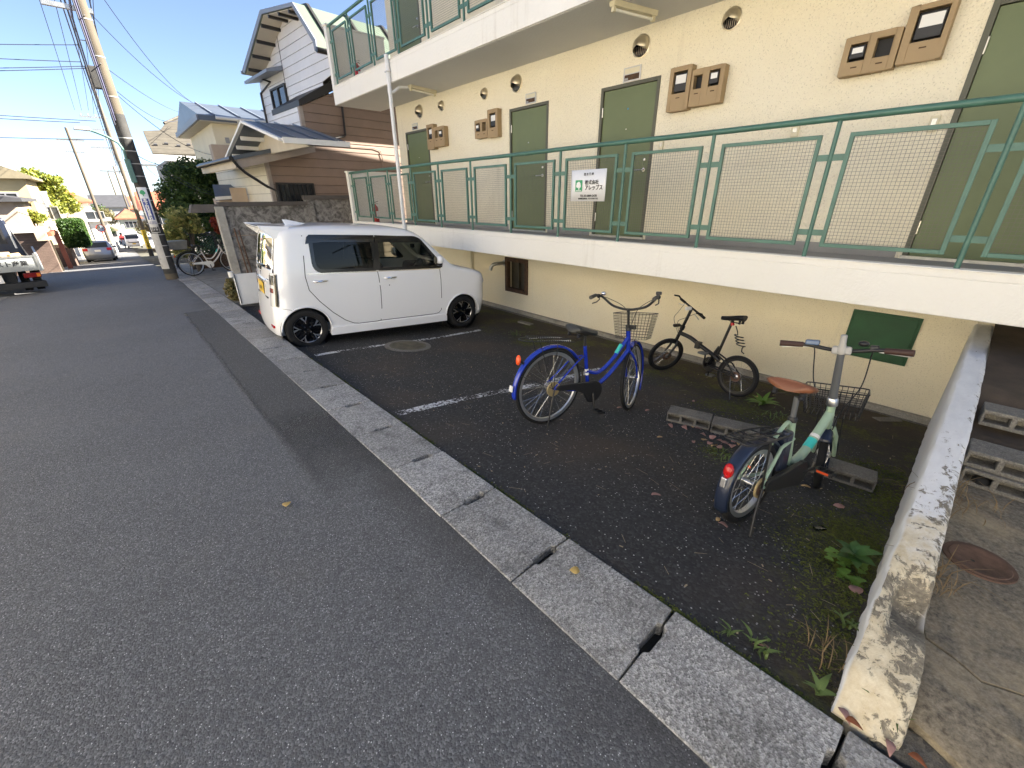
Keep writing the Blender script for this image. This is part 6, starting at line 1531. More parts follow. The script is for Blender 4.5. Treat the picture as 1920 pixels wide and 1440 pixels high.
MB().prism([(0, 0), (-.5, -.16), (-.5, -.24), (0, -.12)], D2*1.93+D1*ay0+ZV*az, D2, ZV, D1, ay1-ay0).build('awning', MATS['fascia_grey'], nh)
gc = [D2*1.92+D1*gp(u, v)[0]+ZV*gp(u, v)[1] for u, v in ((517, 40), (523, 80), (530, 120), (537, 160))]; MB().tube(gc, .008, 5).build('gable_cable', MATS['dark_trim'], nh)
# porch with its own gable roof on the street side
PX = 2.95
def pp(u, v): p = onX(u, v, PX); return (p[1], p[2])
pk, plf, prt = pp(457, 226), pp(423, 303), pp(529, 258)
def slope(P, Q, ln, name, mat, th=.07):
    V = [(PX, P[0], P[1]), (PX+ln, P[0]+.0, P[1]), (PX+ln, Q[0], Q[1]), (PX, Q[0], Q[1])]
    return MB().hexa([Vector(v)-ZV*th-N0 for v in V]+[Vector(v)-N0 for v in V]).build(name, mat, nh)
slope(pk, prt, 1.35, 'porch_roof', MATS['metal_blue']); slope(pk, plf, 1.35, 'porch_roof', MATS['metal_blue'])
for (P, Q) in ((pk, prt), (pk, plf)): MB().beam(Vector((PX-.02, P[0], P[1]-.03))-N0, Vector((PX-.02, Q[0], Q[1]-.03))-N0, .05, .11, (1, 0, 0)).build('porch_barge_board', MATS['white_trim'], nh)
MB().beam(Vector((PX, prt[0]-.02, prt[1]-.04))-N0, Vector((PX+1.35, prt[0]-.02, prt[1]-.04))-N0, .05, .10).build('porch_eave_board', MATS['white_trim'], nh)
for k in range(3):
    d = .25+.42*k; MB().beam(Vector((PX+d, pk[0], pk[1]+.02))-N0, Vector((PX+d, prt[0], prt[1]+.02))-N0, .03, .03).build('porch_rib', MATS['metal_blue'], nh)
MB().prism([(plf[0]-.2, plf[1]+.1), (prt[0]+.15, prt[1]-.1), (pk[0], pk[1]-.1)], Vector((PX+.55, 0, 0))-N0, Vector((0, 1, 0)), ZV, Vector((1, 0, 0)), .08).build('porch_gable', MATS['eave_cream'], nh)
for k in range(3):
    t = .25+.22*k; y = pk[0]+(plf[0]-pk[0])*t; z = pk[1]+(plf[1]-pk[1])*t-.12; MB().beam(Vector((PX+.02, y, z))-N0, Vector((PX+.6, y, z))-N0, .06, .09).build('porch_purlin', MATS['white_trim'], nh)
# ---- stained concrete garden wall
YW = 13.0
gwl = empty('garden_wall', (2.05, YW, -.35), 0, 'stained grey concrete panel wall with dark coping behind the white car', 'wall')
def gw_box(x0, x1, y0, y1, z0, z1, nm, mat, bv=.006): return MB().box(x0-2.05, x1-2.05, y0-YW, y1-YW, z0+.35, z1+.35).build(nm, MATS[mat], gwl, bevel=bv)
x0w = 2.12; XS = onY(578, 376, YW)[0]
for (za, zb_) in ((-.35, .22), (.235, .80), (.815, 1.50)): gw_box(x0w, XS-.08, YW, YW+.10, za, zb_, 'wall_panel', 'grey_wall')
gw_box(x0w-.10, XS-.05, YW-.05, YW+.16, 1.50, 1.60, 'coping', 'coping_dark')
for (za, zb_) in ((-.35, .40), (.415, 1.05), (1.065, 1.64)): gw_box(XS+.12, 6.2, YW+.05, YW+.15, za, zb_, 'wall_panel', 'grey_wall')
gw_box(XS-.08, XS+.12, YW-.02, YW+.17, -.35, 1.64, 'pier', 'grey_wall'); gw_box(XS-.10, 6.3, YW-.03, YW+.20, 1.64, 1.75, 'coping', 'coping_dark')
gw_box(1.93, 2.12, YW-.06, YW+.14, -.35, 1.50, 'end_post', 'post_grey', .015)
for k in range(2): MB().tube([(.16+.09*k, -.12, 1.35-.05*k), (.22+.09*k, -.12, .02)], .016, 8).build('rusty_rod', MATS['iron_rust'], gwl, 50)
# gate roof stub and panel beside the kerb
MB().hexa([(-.62, .02, 1.72), (.1, .0, 1.72), (.1, .45, 1.72), (-.62, .45, 1.72), (-.55, .05, 1.90), (.0, .05, 1.90), (.0, .4, 1.90), (-.55, .4, 1.90)]).build('gate_cap', MATS['coping_dark'], gwl)
wp = empty('white_board', onR(452, 572), 0, 'white weathered board panel standing at the lot edge behind the car', 'panel')
bp = onR(452, 572); bt = onY(437, 512, bp[1])
MB().hexa([(.0, 0, 0), (1.3, .05, -.02), (1.3, .09, -.02), (0, .04, 0), (bt[0]-bp[0], .08, .56), (1.25, .12, .53), (1.25, .16, .53), (bt[0]-bp[0], .12, .56)]).build('board', MATS['pvc_white'], wp, bevel=.006)
MB().tube([(bt[0]-bp[0]-.03, .06, .52), (bt[0]-bp[0]-.03, .06, .62)], .045, 12).build('post_cap', MATS['white_plastic'], wp, 50)
MB().beam((.02, -.005, .03), (bt[0]-bp[0]+.02, .075, .55), .03, .01, (1, 0, 0)).build('edge_strip', MATS['trim_black'] if 'trim_black' in MATS else MATS['black'], wp)
# ================================================================== poles and wires
simple('pole_concrete', (.115, .095, .068), .85, 0, .15, 2.5, .1, 40); simple('pole_wrap', (.045, .044, .042), .8, 0, .3, 6); simple('wire_black', (.03, .035, .06), .6); simple('wire_violet', (.07, .07, .15), .6); simple('band_white', (.45, .44, .42), .6); simple('insulator', (.35, .36, .38), .4)
simple('worn_white', (.50, .49, .47), .7, 0, .15, 3, .1, 40, dirt=((.12, .08, .05), .55, .8)); simple('lamp_teal', (.10, .20, .18), .5); simple('sign_yellow', (.68, .48, .02), .5)
def taper_pole(parent, h, r0, r1, mat, z0=0, seg=20): return MB().tube([(0, 0, z0), (0, 0, h)], [r0, r1], seg).build('shaft', mat, parent, 50)
pb = onR(325, 524); P1 = Vector((pb[0], pb[1]+.18, pb[2])); PYY = P1.y
up = empty('utility_pole', P1, 0, 'thick utility pole with dark wrap and blue clinic sign beside the parked white bicycle', 'utility pole', 'utility poles along the street')
taper_pole(up, 13, .205, .125, MATS['pole_concrete'])
MB().tube([(0, 0, .16), (0, 0, 4.05)], [.209, .190], 24).build('anti_bill_wrap', MATS['pole_wrap'], up, 50)
for k, z in enumerate(list(np.arange(.62, 4.1, .29))+[4.4, 5.2, 5.9, 6.6, 7.4, 8.3]): MB().tube([(0, 0, z), (0, 0, z+.02)], .2145-.0062*z if z > .1 else .21, 24, caps=False).build('steel_band', MATS['band_white'], up, 50)
SH0, SH1 = rad(-180), rad(-82)
MB().lathe([(.216, .30), (.220, .30), (.214, 1.25), (.210, 1.25)], axis=(0, 0, 1), seg=24, a0=SH0, a1=SH1, closed=True).build('white_sheet', MATS['worn_white'], up, 50)
MB().beam((.15, 0, 2.93), (.62, -.05, 2.93), .04, .05).build('step_arm', MATS['galv'], up)
for z in (6.05, 6.9, 7.9): MB().box(-.9, .25, -.06, .06, z, z+.09).build('cross_arm', MATS['galv'], up)
for k in range(9): z = 4.6+.45*k; MB().tube([(0, 0, z), (.0, -.30 if k % 2 else .0, z), ] if k % 2 else [(.0, 0, z), (-.30, 0, z)], .011, 6).build('step_bolt', MATS['galv'], up)
for k in range(3): MB().tube([(-.16+.05*k, -.15, 3.8+.1*k), (-.15+.05*k, -.14, 9.5)], .022, 6).build('riser_cable', MATS['wire_violet' if k == 1 else 'wire_black'], up)
MB().box(-.35, -.13, -.16, .06, 4.55, 5.0).build('junction_box', MATS['pole_wrap'], up, bevel=.02)
up.scale = (.74, .74, 1)
# clinic sign clamped on the pole
s1, s2 = onY(262, 351, PYY-.22), onY(284, 437, PYY-.22); zt_, zb_ = s1[2], s2[2]-.0
sg2 = empty('clinic_sign', (P1.x-.03, PYY-.150, (zt_+zb_)/2), rad(-14), 'tall white and blue clinic sign strapped to the utility pole', 'sign'); H = (zt_-zb_)/2
V = []; F = []; n = 10
for i in range(n+1):
    a = -.62+1.24*i/n
    for z in (-H, H): V += [(.20*math.sin(a), -.20*math.cos(a)+.19, z)]
for i in range(n): F.append((2*i, 2*i+2, 2*i+3, 2*i+1))
bd = raw_mesh('board', V, F, MATS['sign_white'], sg2, True); md = bd.modifiers.new('s', 'SOLIDIFY'); md.thickness = .006
def curved(name, z0, z1, mat, a0=-.46, a1=.46, off=.004):
    V = []; F = []
    for i in range(n+1):
        a = a0+(a1-a0)*i/n
        for z in (z0, z1): V.append(((.20+off)*math.sin(a), -(.20+off)*math.cos(a)+.19, z))
    for i in range(n): F.append((2*i, 2*i+2, 2*i+3, 2*i+1))
    return raw_mesh(name, V, F, mat, sg2, True)
curved('blue_field', -H*.42, H*.52, MATS['sign_blue'], -.42, .42); curved('black_field', -H*.97, -H*.74, MATS['sign_black'], -.5, .5)
def sb(x, z): return basis((x, -.022, z), (1, 0, 0), (0, 0, 1), (0, -1, 0))
for k, ch in enumerate('木下内科胃腸科'): text_mesh(ch, .10, MATS['sign_white'], sg2, sb(0, H*.44-k*H*.135), bold=.002)
text_mesh('茜ヶ丘\n1-8-18', .055, MATS['sign_white'], sg2, sb(0, -H*.82)); text_mesh('内科 胃腸科\n診療 9:00-18:00', .034, MATS['sign_blue'], sg2, sb(0, -H*.55))
em = MB()
for kk, (a, b, r_) in enumerate(((0, .0, .058), (-.04, -.01, .03), (.04, -.01, .03))): em.lathe([(0, kk*.002), (r_, kk*.002)], (a, -.021, H*.78+b), (0, -1, 0), 18)
em.build('emblem_tree', MATS['sign_green'], sg2); MB().box(-.012, .012, -.023, -.021, H*.62, H*.76).build('emblem_trunk', MATS['sign_green'], sg2)
sg2.scale = (.86, .86, 1)
# arm lamp on the pole
al = empty('street_lamp', P1+Vector((-.12, -.15, 2.95)), 0, 'street lamp on a curved arm clamped to the utility pole', 'street lamp')
la = [Vector(onY(u, v, PYY-.2))-al.location for u, v in ((237, 300), (232, 282), (222, 268), (200, 256), (180, 248), (166, 243))]
MB().tube(la, .028, 8).build('arm', MATS['lamp_teal'], al, 50); MB().box(-.06, .06, -.05, .08, -.45, .1).build('clamp', MATS['lamp_teal'], al, bevel=.02)
hd_ = la[-1]; MB().hexa([hd_+Vector(q) for q in ((-.28, -.07, -.02), (.05, -.09, -.03), (.05, .09, -.03), (-.28, .07, -.02), (-.24, -.04, .05), (.02, -.06, .06), (.02, .06, .06), (-.24, .04, .05))]).build('head', MATS['meter_grey'], al, bevel=.02)
# far pole
q2 = onR(285, 480); P2 = Vector((q2[0], q2[1], q2[2]))
u2 = empty('utility_pole', P2, 0, 'slim utility pole with yellow guard board farther down the street', 'utility pole', 'utility poles along the street')
taper_pole(u2, 13.2, .19, .12, MATS['pole_concrete']); MB().tube([(0, 0, .6), (0, 0, 2.1)], .21, 16).build('guard_board', MATS['sign_yellow'], u2, 50)
MB().tube([(0, 0, 0), (0, 0, .6)], .215, 16).build('base_wrap', MATS['pole_wrap'], u2, 50)
for k, ch in enumerate('とび出し注意'): text_mesh(ch, .22, MATS['sign_black'], u2, basis((-.02, -.215, 1.95-k*.23), (1, 0, 0), (0, 0, 1), (0, -1, 0)), bold=.003)
u2.scale = (.8, .8, 1)
for z in (10.0, 9.2, 8.0, 6.4): MB().box(-1.7, .3, -.06, .06, z, z+.10).build('cross_arm', MATS['galv'], u2)
for x in (-1.55, -1.05, -.55): MB().lathe([(.03, 0), (.06, .03), (.03, .06), (.06, .09), (.02, .14)], (x, 0, 10.1), (0, 0, 1), 10).build('insulator', MATS['insulator'], u2, 50)
for k in range(6): MB().lathe([(.05, 0), (.05, .3)], (-.2-.15*(k % 2), -.15, 4+.9*k), (0, 0, 1), 8).build('fitting', MATS['insulator'], u2)
for (u, v, yy, h, lb) in ((215, 478, None, 10.5, 'thin pole on the left kerb beyond the silver car'), (262, 452, 95, 11, 'distant slim pole beside the red-roofed house'), (250, 455, 120, 12, 'faraway pole at the bottom of the hill')):
    b_ = onR(u, v) if yy is None else onY(u, v, yy); b_ = (b_[0], b_[1], zr(b_[1]))
    o = empty('utility_pole', b_, 0, lb, 'utility pole', 'utility poles along the street'); taper_pole(o, h, .15, .10, MATS['pole_concrete'], 0, 10)
    MB().box(-.9, .9, -.05, .05, h-1, h-.88).build('cross_arm', MATS['galv'], o); MB().box(-.6, .6, -.05, .05, h-1.9, h-1.8).build('cross_arm', MATS['galv'], o)
def wire(p, q, sag, r, label, mat='wire_black', n=18):
    p = Vector(p); q = Vector(q); pts = [p+(q-p)*(i/n)-ZV*sag*4*(i/n)*(1-i/n) for i in range(n+1)]
    o = MB().tube(pts, r, 5).build('overhead_wire', MATS[mat], None); tag(o, label, 'wire', 'overhead wires'); return o
# along the street: parallel to the road axis from the far pole over the camera's head
for (u, v, r, mt) in ((140, 206, .011, 'wire_violet'), (153, 207, .011, 'wire_violet'), (166, 207, .011, 'wire_violet'), (176, 214, .010, 'wire_black'), (183, 205, .012, 'wire_violet'), (186, 215, .010, 'wire_black')):
    p = onY(u, v, P2.y); wire((p[0], P2.y, p[2]), (p[0]+.1, -14, p[2]+1.2), .5, r, 'thin overhead wire running parallel to the street past both poles', mt)
for (dx, dz, r) in ((-.24, 6.6, .028), (-.30, 7.4, .022), (-.22, 5.9, .022), (.26, 7.0, .02)):
    wire(P1+Vector((dx, 0, dz)), (P1.x+dx, -14, P1.z+dz+.8), .35, r, 'thick dark cable bundle running from the near pole along the street', 'wire_violet'); wire(P1+Vector((dx, 0, dz)), P2+Vector((dx, 0, dz+.3)), .5, r*.8, 'thick dark cable bundle slung between the two utility poles', 'wire_black')
P = []; c0 = P1+Vector((-.27, 0, 6.6)); c1 = Vector((P1.x-.27, -6, P1.z+7.0))
for i in range(420): t = i/420; a = i*.8; c = c0+(c1-c0)*t; P.append(c+Vector((math.cos(a)*.06, 0, math.sin(a)*.06-.3*4*t*(1-t)*.6)))
tag(MB().tube(P, .006, 4).build('spiral_cable_hanger', MATS['wire_violet']), 'spiral hanger wound around the cable bundle leaving the near pole', 'wire', 'overhead wires')
for (u0, v0, u1, v1) in ((0, 76, 146, 84), (0, 103, 152, 116), (0, 120, 160, 124), (0, 125, 162, 128), (0, 209, 180, 227), (0, 216, 150, 230), (0, 250, 195, 262)):
    a = Vector(onY(u0, v0, PYY)); b_ = Vector(onY(u1, v1, PYY)); d = (a-b_).normalized(); wire(P1*0+b_, a+d*9, .15, .008, 'service wire crossing the street from the pole to the left side')
for (u0, v0, y0, u1, v1, y1, s) in ((176, 32, PYY, 398, 207, 21, .35), (196, 0, PYY, 383, 200, 22, .5), (200, 128, PYY, 350, 213, 30, .2), (220, 172, PYY, 345, 212, 30, .5), (222, 180, PYY, 396, 290, 20, .25), (255, 290, PYY, 330, 302, 24, .2), (290, 305, PYY, 395, 360, 17, .1), (300, 318, PYY, 400, 366, 17, .1), (272, 310, PYY, 300, 330, 26, .1)):
    wire(onY(u0, v0, y0), onY(u1, v1, y1), s, .008, 'house service wire running from the pole to the roofs on the right')
# ================================================================== foliage
def t_leaf(name, a, b, tr=.25):
    t = NT(name); oi = t.n('ShaderNodeNewGeometry'); r = t.ramp(oi.outputs['Random Per Island'], [(0, a), (1, b)]); t.col(r); t.rough(.55)
    ts = t.n('ShaderNodeBsdfTranslucent'); t.l(r, ts.inputs['Color']); mx = t.n('ShaderNodeMixShader'); mx.inputs[0].default_value = tr; t.l(t.b.outputs[0], mx.inputs[1]); t.l(ts.outputs[0], mx.inputs[2]); t.l(mx.outputs[0], t.out.inputs[0]); MATS[name] = t.m
t_leaf('fol_dark', (.022, .05, .012), (.09, .15, .03)); t_leaf('fol_bright', (.10, .15, .03), (.52, .46, .16)); t_leaf('fol_yellow', (.12, .17, .02), (.30, .30, .04)); t_leaf('fol_red', (.25, .03, .015), (.5, .10, .03)); t_leaf('fol_hedge', (.02, .06, .010), (.07, .14, .02)); t_leaf('fol_dry', (.10, .10, .03), (.25, .20, .09))
simple('bark', (.09, .07, .05), .9, 0, .3, 8, .4, 40)
def leaf_cloud(blobs, n, size, seed=1, shell=.55, shape=None):
    r = np.random.default_rng(seed); B = np.array(blobs, float); vol = (B[:, 3]*B[:, 4]*B[:, 5]); idx = r.choice(len(B), n, p=vol/vol.sum())
    d = r.normal(size=(n, 3)); d /= np.linalg.norm(d, axis=1)[:, None]; rad_ = (shell+(1-shell)*r.random(n))**.8
    clump = 1+.22*np.sin(d[:, 0]*9+idx)*np.sin(d[:, 1]*8+idx*2)*np.sin(d[:, 2]*9)
    C = B[idx, :3]+d*rad_[:, None]*B[idx, 3:6]*clump[:, None]
    a = r.normal(size=(n, 3)); a /= np.linalg.norm(a, axis=1)[:, None]; b = np.cross(a, r.normal(size=(n, 3))); b /= np.linalg.norm(b, axis=1)[:, None]
    s = size*(.6+.8*r.random(n))[:, None]; a *= s; b *= s*.5
    V = np.stack([C-a, C+b*.9, C+a, C-b*.9], 1).reshape(-1, 3); F = np.arange(n*4).reshape(-1, 4); return V, F
def tree(name, base, blobs, n, size, mat, label, cat='tree', trunk=True, group=None, seed=1, shell=.45):
    b = Vector(base); e = empty(name, b, 0, label, cat, group); rq = random.Random(seed); core = list(blobs); blobs = list(blobs)
    for (x, y, z, a, c, d) in core:
        for _ in range(5):
            u = Vector((rq.gauss(0, 1), rq.gauss(0, 1), rq.gauss(0, .8)+.3)).normalized(); k = rq.uniform(.22, .40); blobs.append((x+u.x*a*1.0, y+u.y*c*1.0, z+u.z*d*1.05, a*k, c*k, d*k))
    V, F = leaf_cloud([(x-b.x, y-b.y, z-b.z, a, c, d) for x, y, z, a, c, d in blobs], n, size, seed, shell); raw_mesh('crown', V, F, MATS[mat], e)
    if trunk:
        t = MB(); c = sum((Vector(q[:3]) for q in blobs), Vector())/len(blobs)-b
        t.tube([(0, 0, -.1), c*.35+Vector((.03, 0, 0)), c*.8], [.10, .075, .04], 8)
        for q in core: t.tube([c*.4, (Vector(q[:3])-b)*.75+c*.1, Vector(q[:3])-b], [.05, .03, .012], 6)
        t.build('trunk', MATS['bark'], e, 50)
    return e
def blob(u, v, Y, rx, ry, rz): p = onY(u, v, Y); return (p[0], p[1], p[2], rx, ry, rz)
tree('garden_tree', (2.7, 20.3, -.6), [blob(345, 330, 20, .62, .6, .5), blob(385, 325, 20.5, .62, .6, .5), blob(325, 365, 20, .55, .5, .5), blob(370, 365, 20, .65, .6, .5), blob(340, 400, 19.6, .6, .5, .45), blob(398, 355, 20.5, .45, .5, .45), blob(320, 395, 19.5, .45, .4, .35), blob(375, 395, 20, .5, .5, .4), blob(385, 425, 19.6, .6, .5, .4), blob(345, 425, 19.4, .5, .4, .35), blob(410, 400, 20, .5, .5, .4)], 20000, .055, 'fol_dark', 'dense dark evergreen tree in the garden behind the bicycle', shell=.35)
tree('garden_shrub', (1.75, 17.6, -.55), [blob(330, 410, 17.5, .30, .3, .28), blob(352, 408, 17.6, .30, .3, .25), blob(325, 440, 17.5, .28, .3, .30), blob(340, 470, 17.5, .26, .3, .25), blob(362, 425, 17.6, .26, .3, .2)], 3600, .07, 'fol_bright', 'sunlit shrub with pale yellow-green leaves beside the utility pole', 'shrub', shell=.3, seed=3)
tree('red_shrub', (2.95, 18.4, -.6), [blob(405, 420, 18.4, .16, .2, .2), blob(412, 430, 18.4, .14, .2, .16)], 700, .06, 'fol_red', 'small red-leaved shrub beside the end post of the garden wall', 'shrub', seed=4)
tree('dry_bush', (1.45, 9.75, -.2), [(1.40, 9.85, .0, .13, .2, .2), (1.45, 10.0, -.08, .14, .2, .14)], 1100, .045, 'fol_dry', 'dry scruffy bush growing behind the white board', 'bush', seed=5, trunk=False)
tree('fence_shrub', (2.5, 19.7, -.6), [blob(380, 448, 19.7, .35, .3, .3), blob(408, 450, 19.8, .4, .3, .3), blob(360, 455, 19.7, .3, .3, .25), blob(425, 440, 19.8, .35, .3, .3), blob(395, 470, 19.6, .5, .3, .3)], 4200, .05, 'fol_dark', 'dark leafy shrub growing through the chain-link fence', 'shrub', seed=12)
# chain-link fence and dark wall behind the bicycle
cf = empty('chain_link_fence', (1.9, 18.9, -.6), 0, 'green chain-link fence on a dark low wall behind the white bicycle', 'fence'); f0 = onY(345, 438, 18.9); f1 = onY(424, 432, 18.9)
mb = MB(); z0c, z1c = .0, f0[2]+.6; w = f1[0]-f0[0]+1.2
for k in range(int(w/.09)+12):
    for s in (-1, 1):
        x0 = f0[0]-1.9+(k*.09 if s > 0 else k*.09)-(.6 if s > 0 else 0); xa, za, xb_, zb2 = x0, .45, x0+s*(z1c-.45), z1c
        lo_, hi_ = f0[0]-1.9, f0[0]-1.9+w
        if min(xa, xb_) >= lo_-.02 and max(xa, xb_) <= hi_+.02: mb.tube([(xa, 0, za), (xb_, 0, zb2)], .004, 3, caps=False)
q = mb.build('link_mesh', MATS['lamp_teal'], cf); q['kind'] = 'stuff'
MB().tube([(f0[0]-1.9, 0, z1c), (f0[0]-1.9+w, 0, z1c)], .02, 8).build('top_rail', MATS['pole_wrap'], cf)
for k in range(4): x = f0[0]-1.9+w*k/3; MB().tube([(x, 0, 0), (x, 0, z1c)], .022, 8).build('post', MATS['pole_wrap'], cf)
MB().box(f0[0]-1.95, f0[0]-1.9+w, .03, .16, -.3, .45).build('low_wall', MATS['rust_brown'], cf)
# white bicycle by the pole
wbk, w_ = city_bike('pale child-carrier bicycle with white rear basket beside the utility pole', MATS['bike_white'], st=rad(-6), rear_box=True, fend=MATS['trim_black'], guard=MATS['white_plastic'])
r0 = onR(366, 518); place_bike(wbk, (r0[0], r0[1], zkerb(r0[1])+.012), (r0[0]+1.08, r0[1]+.22, zkerb(r0[1])+.012), 1.1, 0)
MB().prism([(0, 0), (.5, -.05), (.42, .62), (-.05, .6)], (r0[0]-.62, r0[1]+.5, zkerb(15)-.02), (0, 1, .0), (0, 0, 1), (1, .1, 0), .03).build('leaning_board', MATS['worn_white'])
tag(bpy.data.objects['leaning_board'], 'pale board leaning behind the utility pole base', 'board')
# ================================================================== houses
simple('roof_tile', (.27, .235, .18), .75, 0, .18, 3, .2, 30, 'World', dirt=((.14, .085, .06), .55, .6)); simple('roof_red', (.36, .11, .06), .7, 0, .2, 2, .2, 20); simple('roof_dark', (.06, .06, .065), .6, 0, .2, 2); simple('roof_olive', (.20, .17, .11), .75, 0, .2, 2)
simple('wall_cream', (.74, .66, .48), .8, 0, .06, 1.5); simple('wall_white', (.80, .77, .71), .8, 0, .05, 1.5); simple('wall_butter', (.46, .37, .20), .8, 0, .08, 1.5); simple('wall_grey', (.36, .35, .33), .8, 0, .1, 2); simple('wall_tan', (.46, .36, .27), .8, 0, .1, 2); simple('wall_green', (.42, .45, .36), .8, 0, .08, 2)
def t_rows(name, base, per):
    t = NT(name); p = t.pos('World'); s = t.sep(p); f = t.math('FRACT', t.math('MULTIPLY', s[2], 1/per)); n = t.noise(4, 5, .6, p)
    c = t.mix(t.ramp(n, [(.3, tuple(x*.8 for x in base)), (.7, tuple(x*1.2 for x in base))]), tuple(x*.35 for x in base), t.ramp(f, [(.0, 1.0), (.14, 0.0)])); st = t.noise(2.5, 6, .7, p, .4)
    c = t.mix(c, (.06, .035, .022), t.ramp(st, [(.58, 0.0), (.75, .6)])); t.col(c); t.rough(.8); t.bump(f, .6, .03); MATS[name] = t.m
t_rows('tile_rows', (.075, .066, .05), .155); t_rows('stone_rows', (.17, .115, .09), .105)
def window(parent, o, ax, nrm, w, h, mat='win_dark', frame='sash_alu', name='window'):
    o = Vector(o); ax = Vector(ax); nrm = Vector(nrm); f = MB(); t = .06
    for (a0, a1, b0, b1) in ((0, w, 0, t), (0, w, h-t, h), (0, t, t, h-t), (w-t, w, t, h-t), (w/2-t/2, w/2+t/2, t, h-t)): f.prism([(a0, b0), (a1, b0), (a1, b1), (a0, b1)], o, ax, ZV, nrm, .06)
    fo = f.build(name, MATS[frame], parent); MB().prism([(t, t), (w-t, t), (w-t, h-t), (t, h-t)], o+nrm*.012, ax, ZV, nrm, .012).build('pane', MATS[mat], fo); return fo
def house(label, x0, x1, y0, y1, z0, h, wall, roof, kind='gable_y', rh=1.4, ov=.45, wins=(), cat='house'):
    e = empty('house', ((x0+x1)/2, (y0+y1)/2, z0), 0, label, cat, None); cx, cy = (x0+x1)/2, (y0+y1)/2; a, b = (x1-x0)/2, (y1-y0)/2
    w = MB().box(-a, a, -b, b, -.5, h).build('wall', MATS[wall], e); A, B_ = a+ov, b+ov
    r = MB()
    if kind == 'flat': r.box(-A, A, -B_, B_, h, h+.11)
    elif kind == 'gable_y': r.add([(-A, -B_, h), (A, -B_, h), (A, B_, h), (-A, B_, h), (0, -B_, h+rh), (0, B_, h+rh), (-A, -B_, h-.15), (A, -B_, h-.15), (A, B_, h-.15), (-A, B_, h-.15)], [(0, 4, 5, 3), (4, 1, 2, 5), (0, 1, 4), (3, 5, 2), (6, 9, 8, 7), (0, 6, 7, 1), (1, 7, 8, 2), (2, 8, 9, 3), (3, 9, 6, 0)])
    elif kind == 'gable_x': r.add([(-A, -B_, h), (A, -B_, h), (A, B_, h), (-A, B_, h), (-A, 0, h+rh), (A, 0, h+rh), (-A, -B_, h-.15), (A, -B_, h-.15), (A, B_, h-.15), (-A, B_, h-.15)], [(0, 1, 5, 4), (4, 5, 2, 3), (0, 4, 3), (1, 2, 5), (6, 9, 8, 7), (0, 6, 7, 1), (1, 7, 8, 2), (2, 8, 9, 3), (3, 9, 6, 0)])
    else:
        k = min(a, b)*.9; rx = max(0, a-k); ry = max(0, b-k)
        r.add([(-A, -B_, h), (A, -B_, h), (A, B_, h), (-A, B_, h), (-rx, -ry, h+rh), (rx, -ry, h+rh), (rx, ry, h+rh), (-rx, ry, h+rh), (-A, -B_, h-.15), (A, -B_, h-.15), (A, B_, h-.15), (-A, B_, h-.15)], [(0, 1, 5, 4), (1, 2, 6, 5), (2, 3, 7, 6), (3, 0, 4, 7), (4, 5, 6, 7), (8, 11, 10, 9), (0, 8, 9, 1), (1, 9, 10, 2), (2, 10, 11, 3), (3, 11, 8, 0)])
    r.build('roof', MATS[roof], e)
    for (face, p, z, ww, hh) in wins:
        if face == 'E': window(e, (a, p, z), (0, 1, 0), (1, 0, 0), ww, hh)
        elif face == 'S': window(e, (p, -b, z), (1, 0, 0), (0, -1, 0), ww, hh)
        elif face == 'W': window(e, (-a, p, z), (0, 1, 0), (-1, 0, 0), ww, hh)
    return e
# cream house whose metal roof shows behind the porch
YC = 19.2; c0 = onY(398, 240, YC); ce = onY(408, 221, YC); CH = ce[2]+.55
ch = house('cream house with shallow metal roof behind the porch of the brown house', c0[0], c0[0]+6.5, YC, YC+5, -.55, CH, 'wall_cream', 'metal_blue', 'gable_x', .75, .38, ())
L0 = -3.25
MB().box(L0-.02, L0+.02, -2.9, 2.9, CH-.16, CH+.0).build('barge_board', MATS['fascia_grey'], ch).location = (-.42, 0, 0)
MB().box(L0-.36, 3.4, -2.86, 2.86, CH-.175, CH-.152).build('soffit', MATS['eave_cream'], ch)
MB().tube([(L0+.1, -2.92, CH-.05), (3.3, -2.92, CH-.05)], .05, 8).build('gutter', MATS['white_trim'], ch, 50); MB().tube([(L0+.75, -2.9, CH-.08), (L0+.78, -2.62, CH-.4), (L0+.78, -2.58, .5)], .035, 8).build('downpipe', MATS['white_trim'], ch, 50)
for k in range(9): x = L0+.1+.75*k; MB().beam((x, -2.88, CH+.03), (x, 0, CH+.78), .03, .04).build('roof_rib', MATS['fascia_grey'], ch)
MB().box(L0+.3, L0+.42, -2.53, -2.5, CH-.75, CH-.58).build('vent', MATS['wall_grey'], ch)
MB().box(L0-.25, L0+.35, -2.95, -2.52, CH-1.75, CH-.85).build('shutter_box', MATS['wall_tan'], ch, bevel=.01)
# tile-roofed house
ev = onY(286, 288, 27.5); ev2 = onY(402, 292, 27.5); th = empty('house', (ev[0]+2, 30, -1.2), 0, 'pale house with stained beige tile roof behind the dark tree', 'house')
pn = Vector((0, -math.sin(rad(27)), math.cos(rad(27)))); rp_ = [Vector(onP(u, v, ev, pn)) for u, v in ((286, 287), (440, 292), (440, 262), (430, 232), (410, 216), (351, 214), (308, 233), (300, 244), (268, 245))]
MB().add([p-th.location for p in rp_]+[p-th.location-pn*.12 for p in rp_], [tuple(range(9)), tuple(range(9, 18))[::-1]]+[(i, (i+1) % 9, 9+(i+1) % 9, 9+i) for i in range(9)]).build('roof', MATS['tile_rows'], th)
MB().box(ev[0]-.1-th.location.x, ev2[0]+3-th.location.x, -2.55, -2.4, ev[2]-.28+1.2, ev[2]-.03+1.2).build('eave_gutter', MATS['white_trim'], th)
MB().box(ev[0]+.5-th.location.x, ev2[0]+3-th.location.x, -1.9, 4, -.5, ev[2]+1.0).build('wall', MATS['wall_grey'], th)
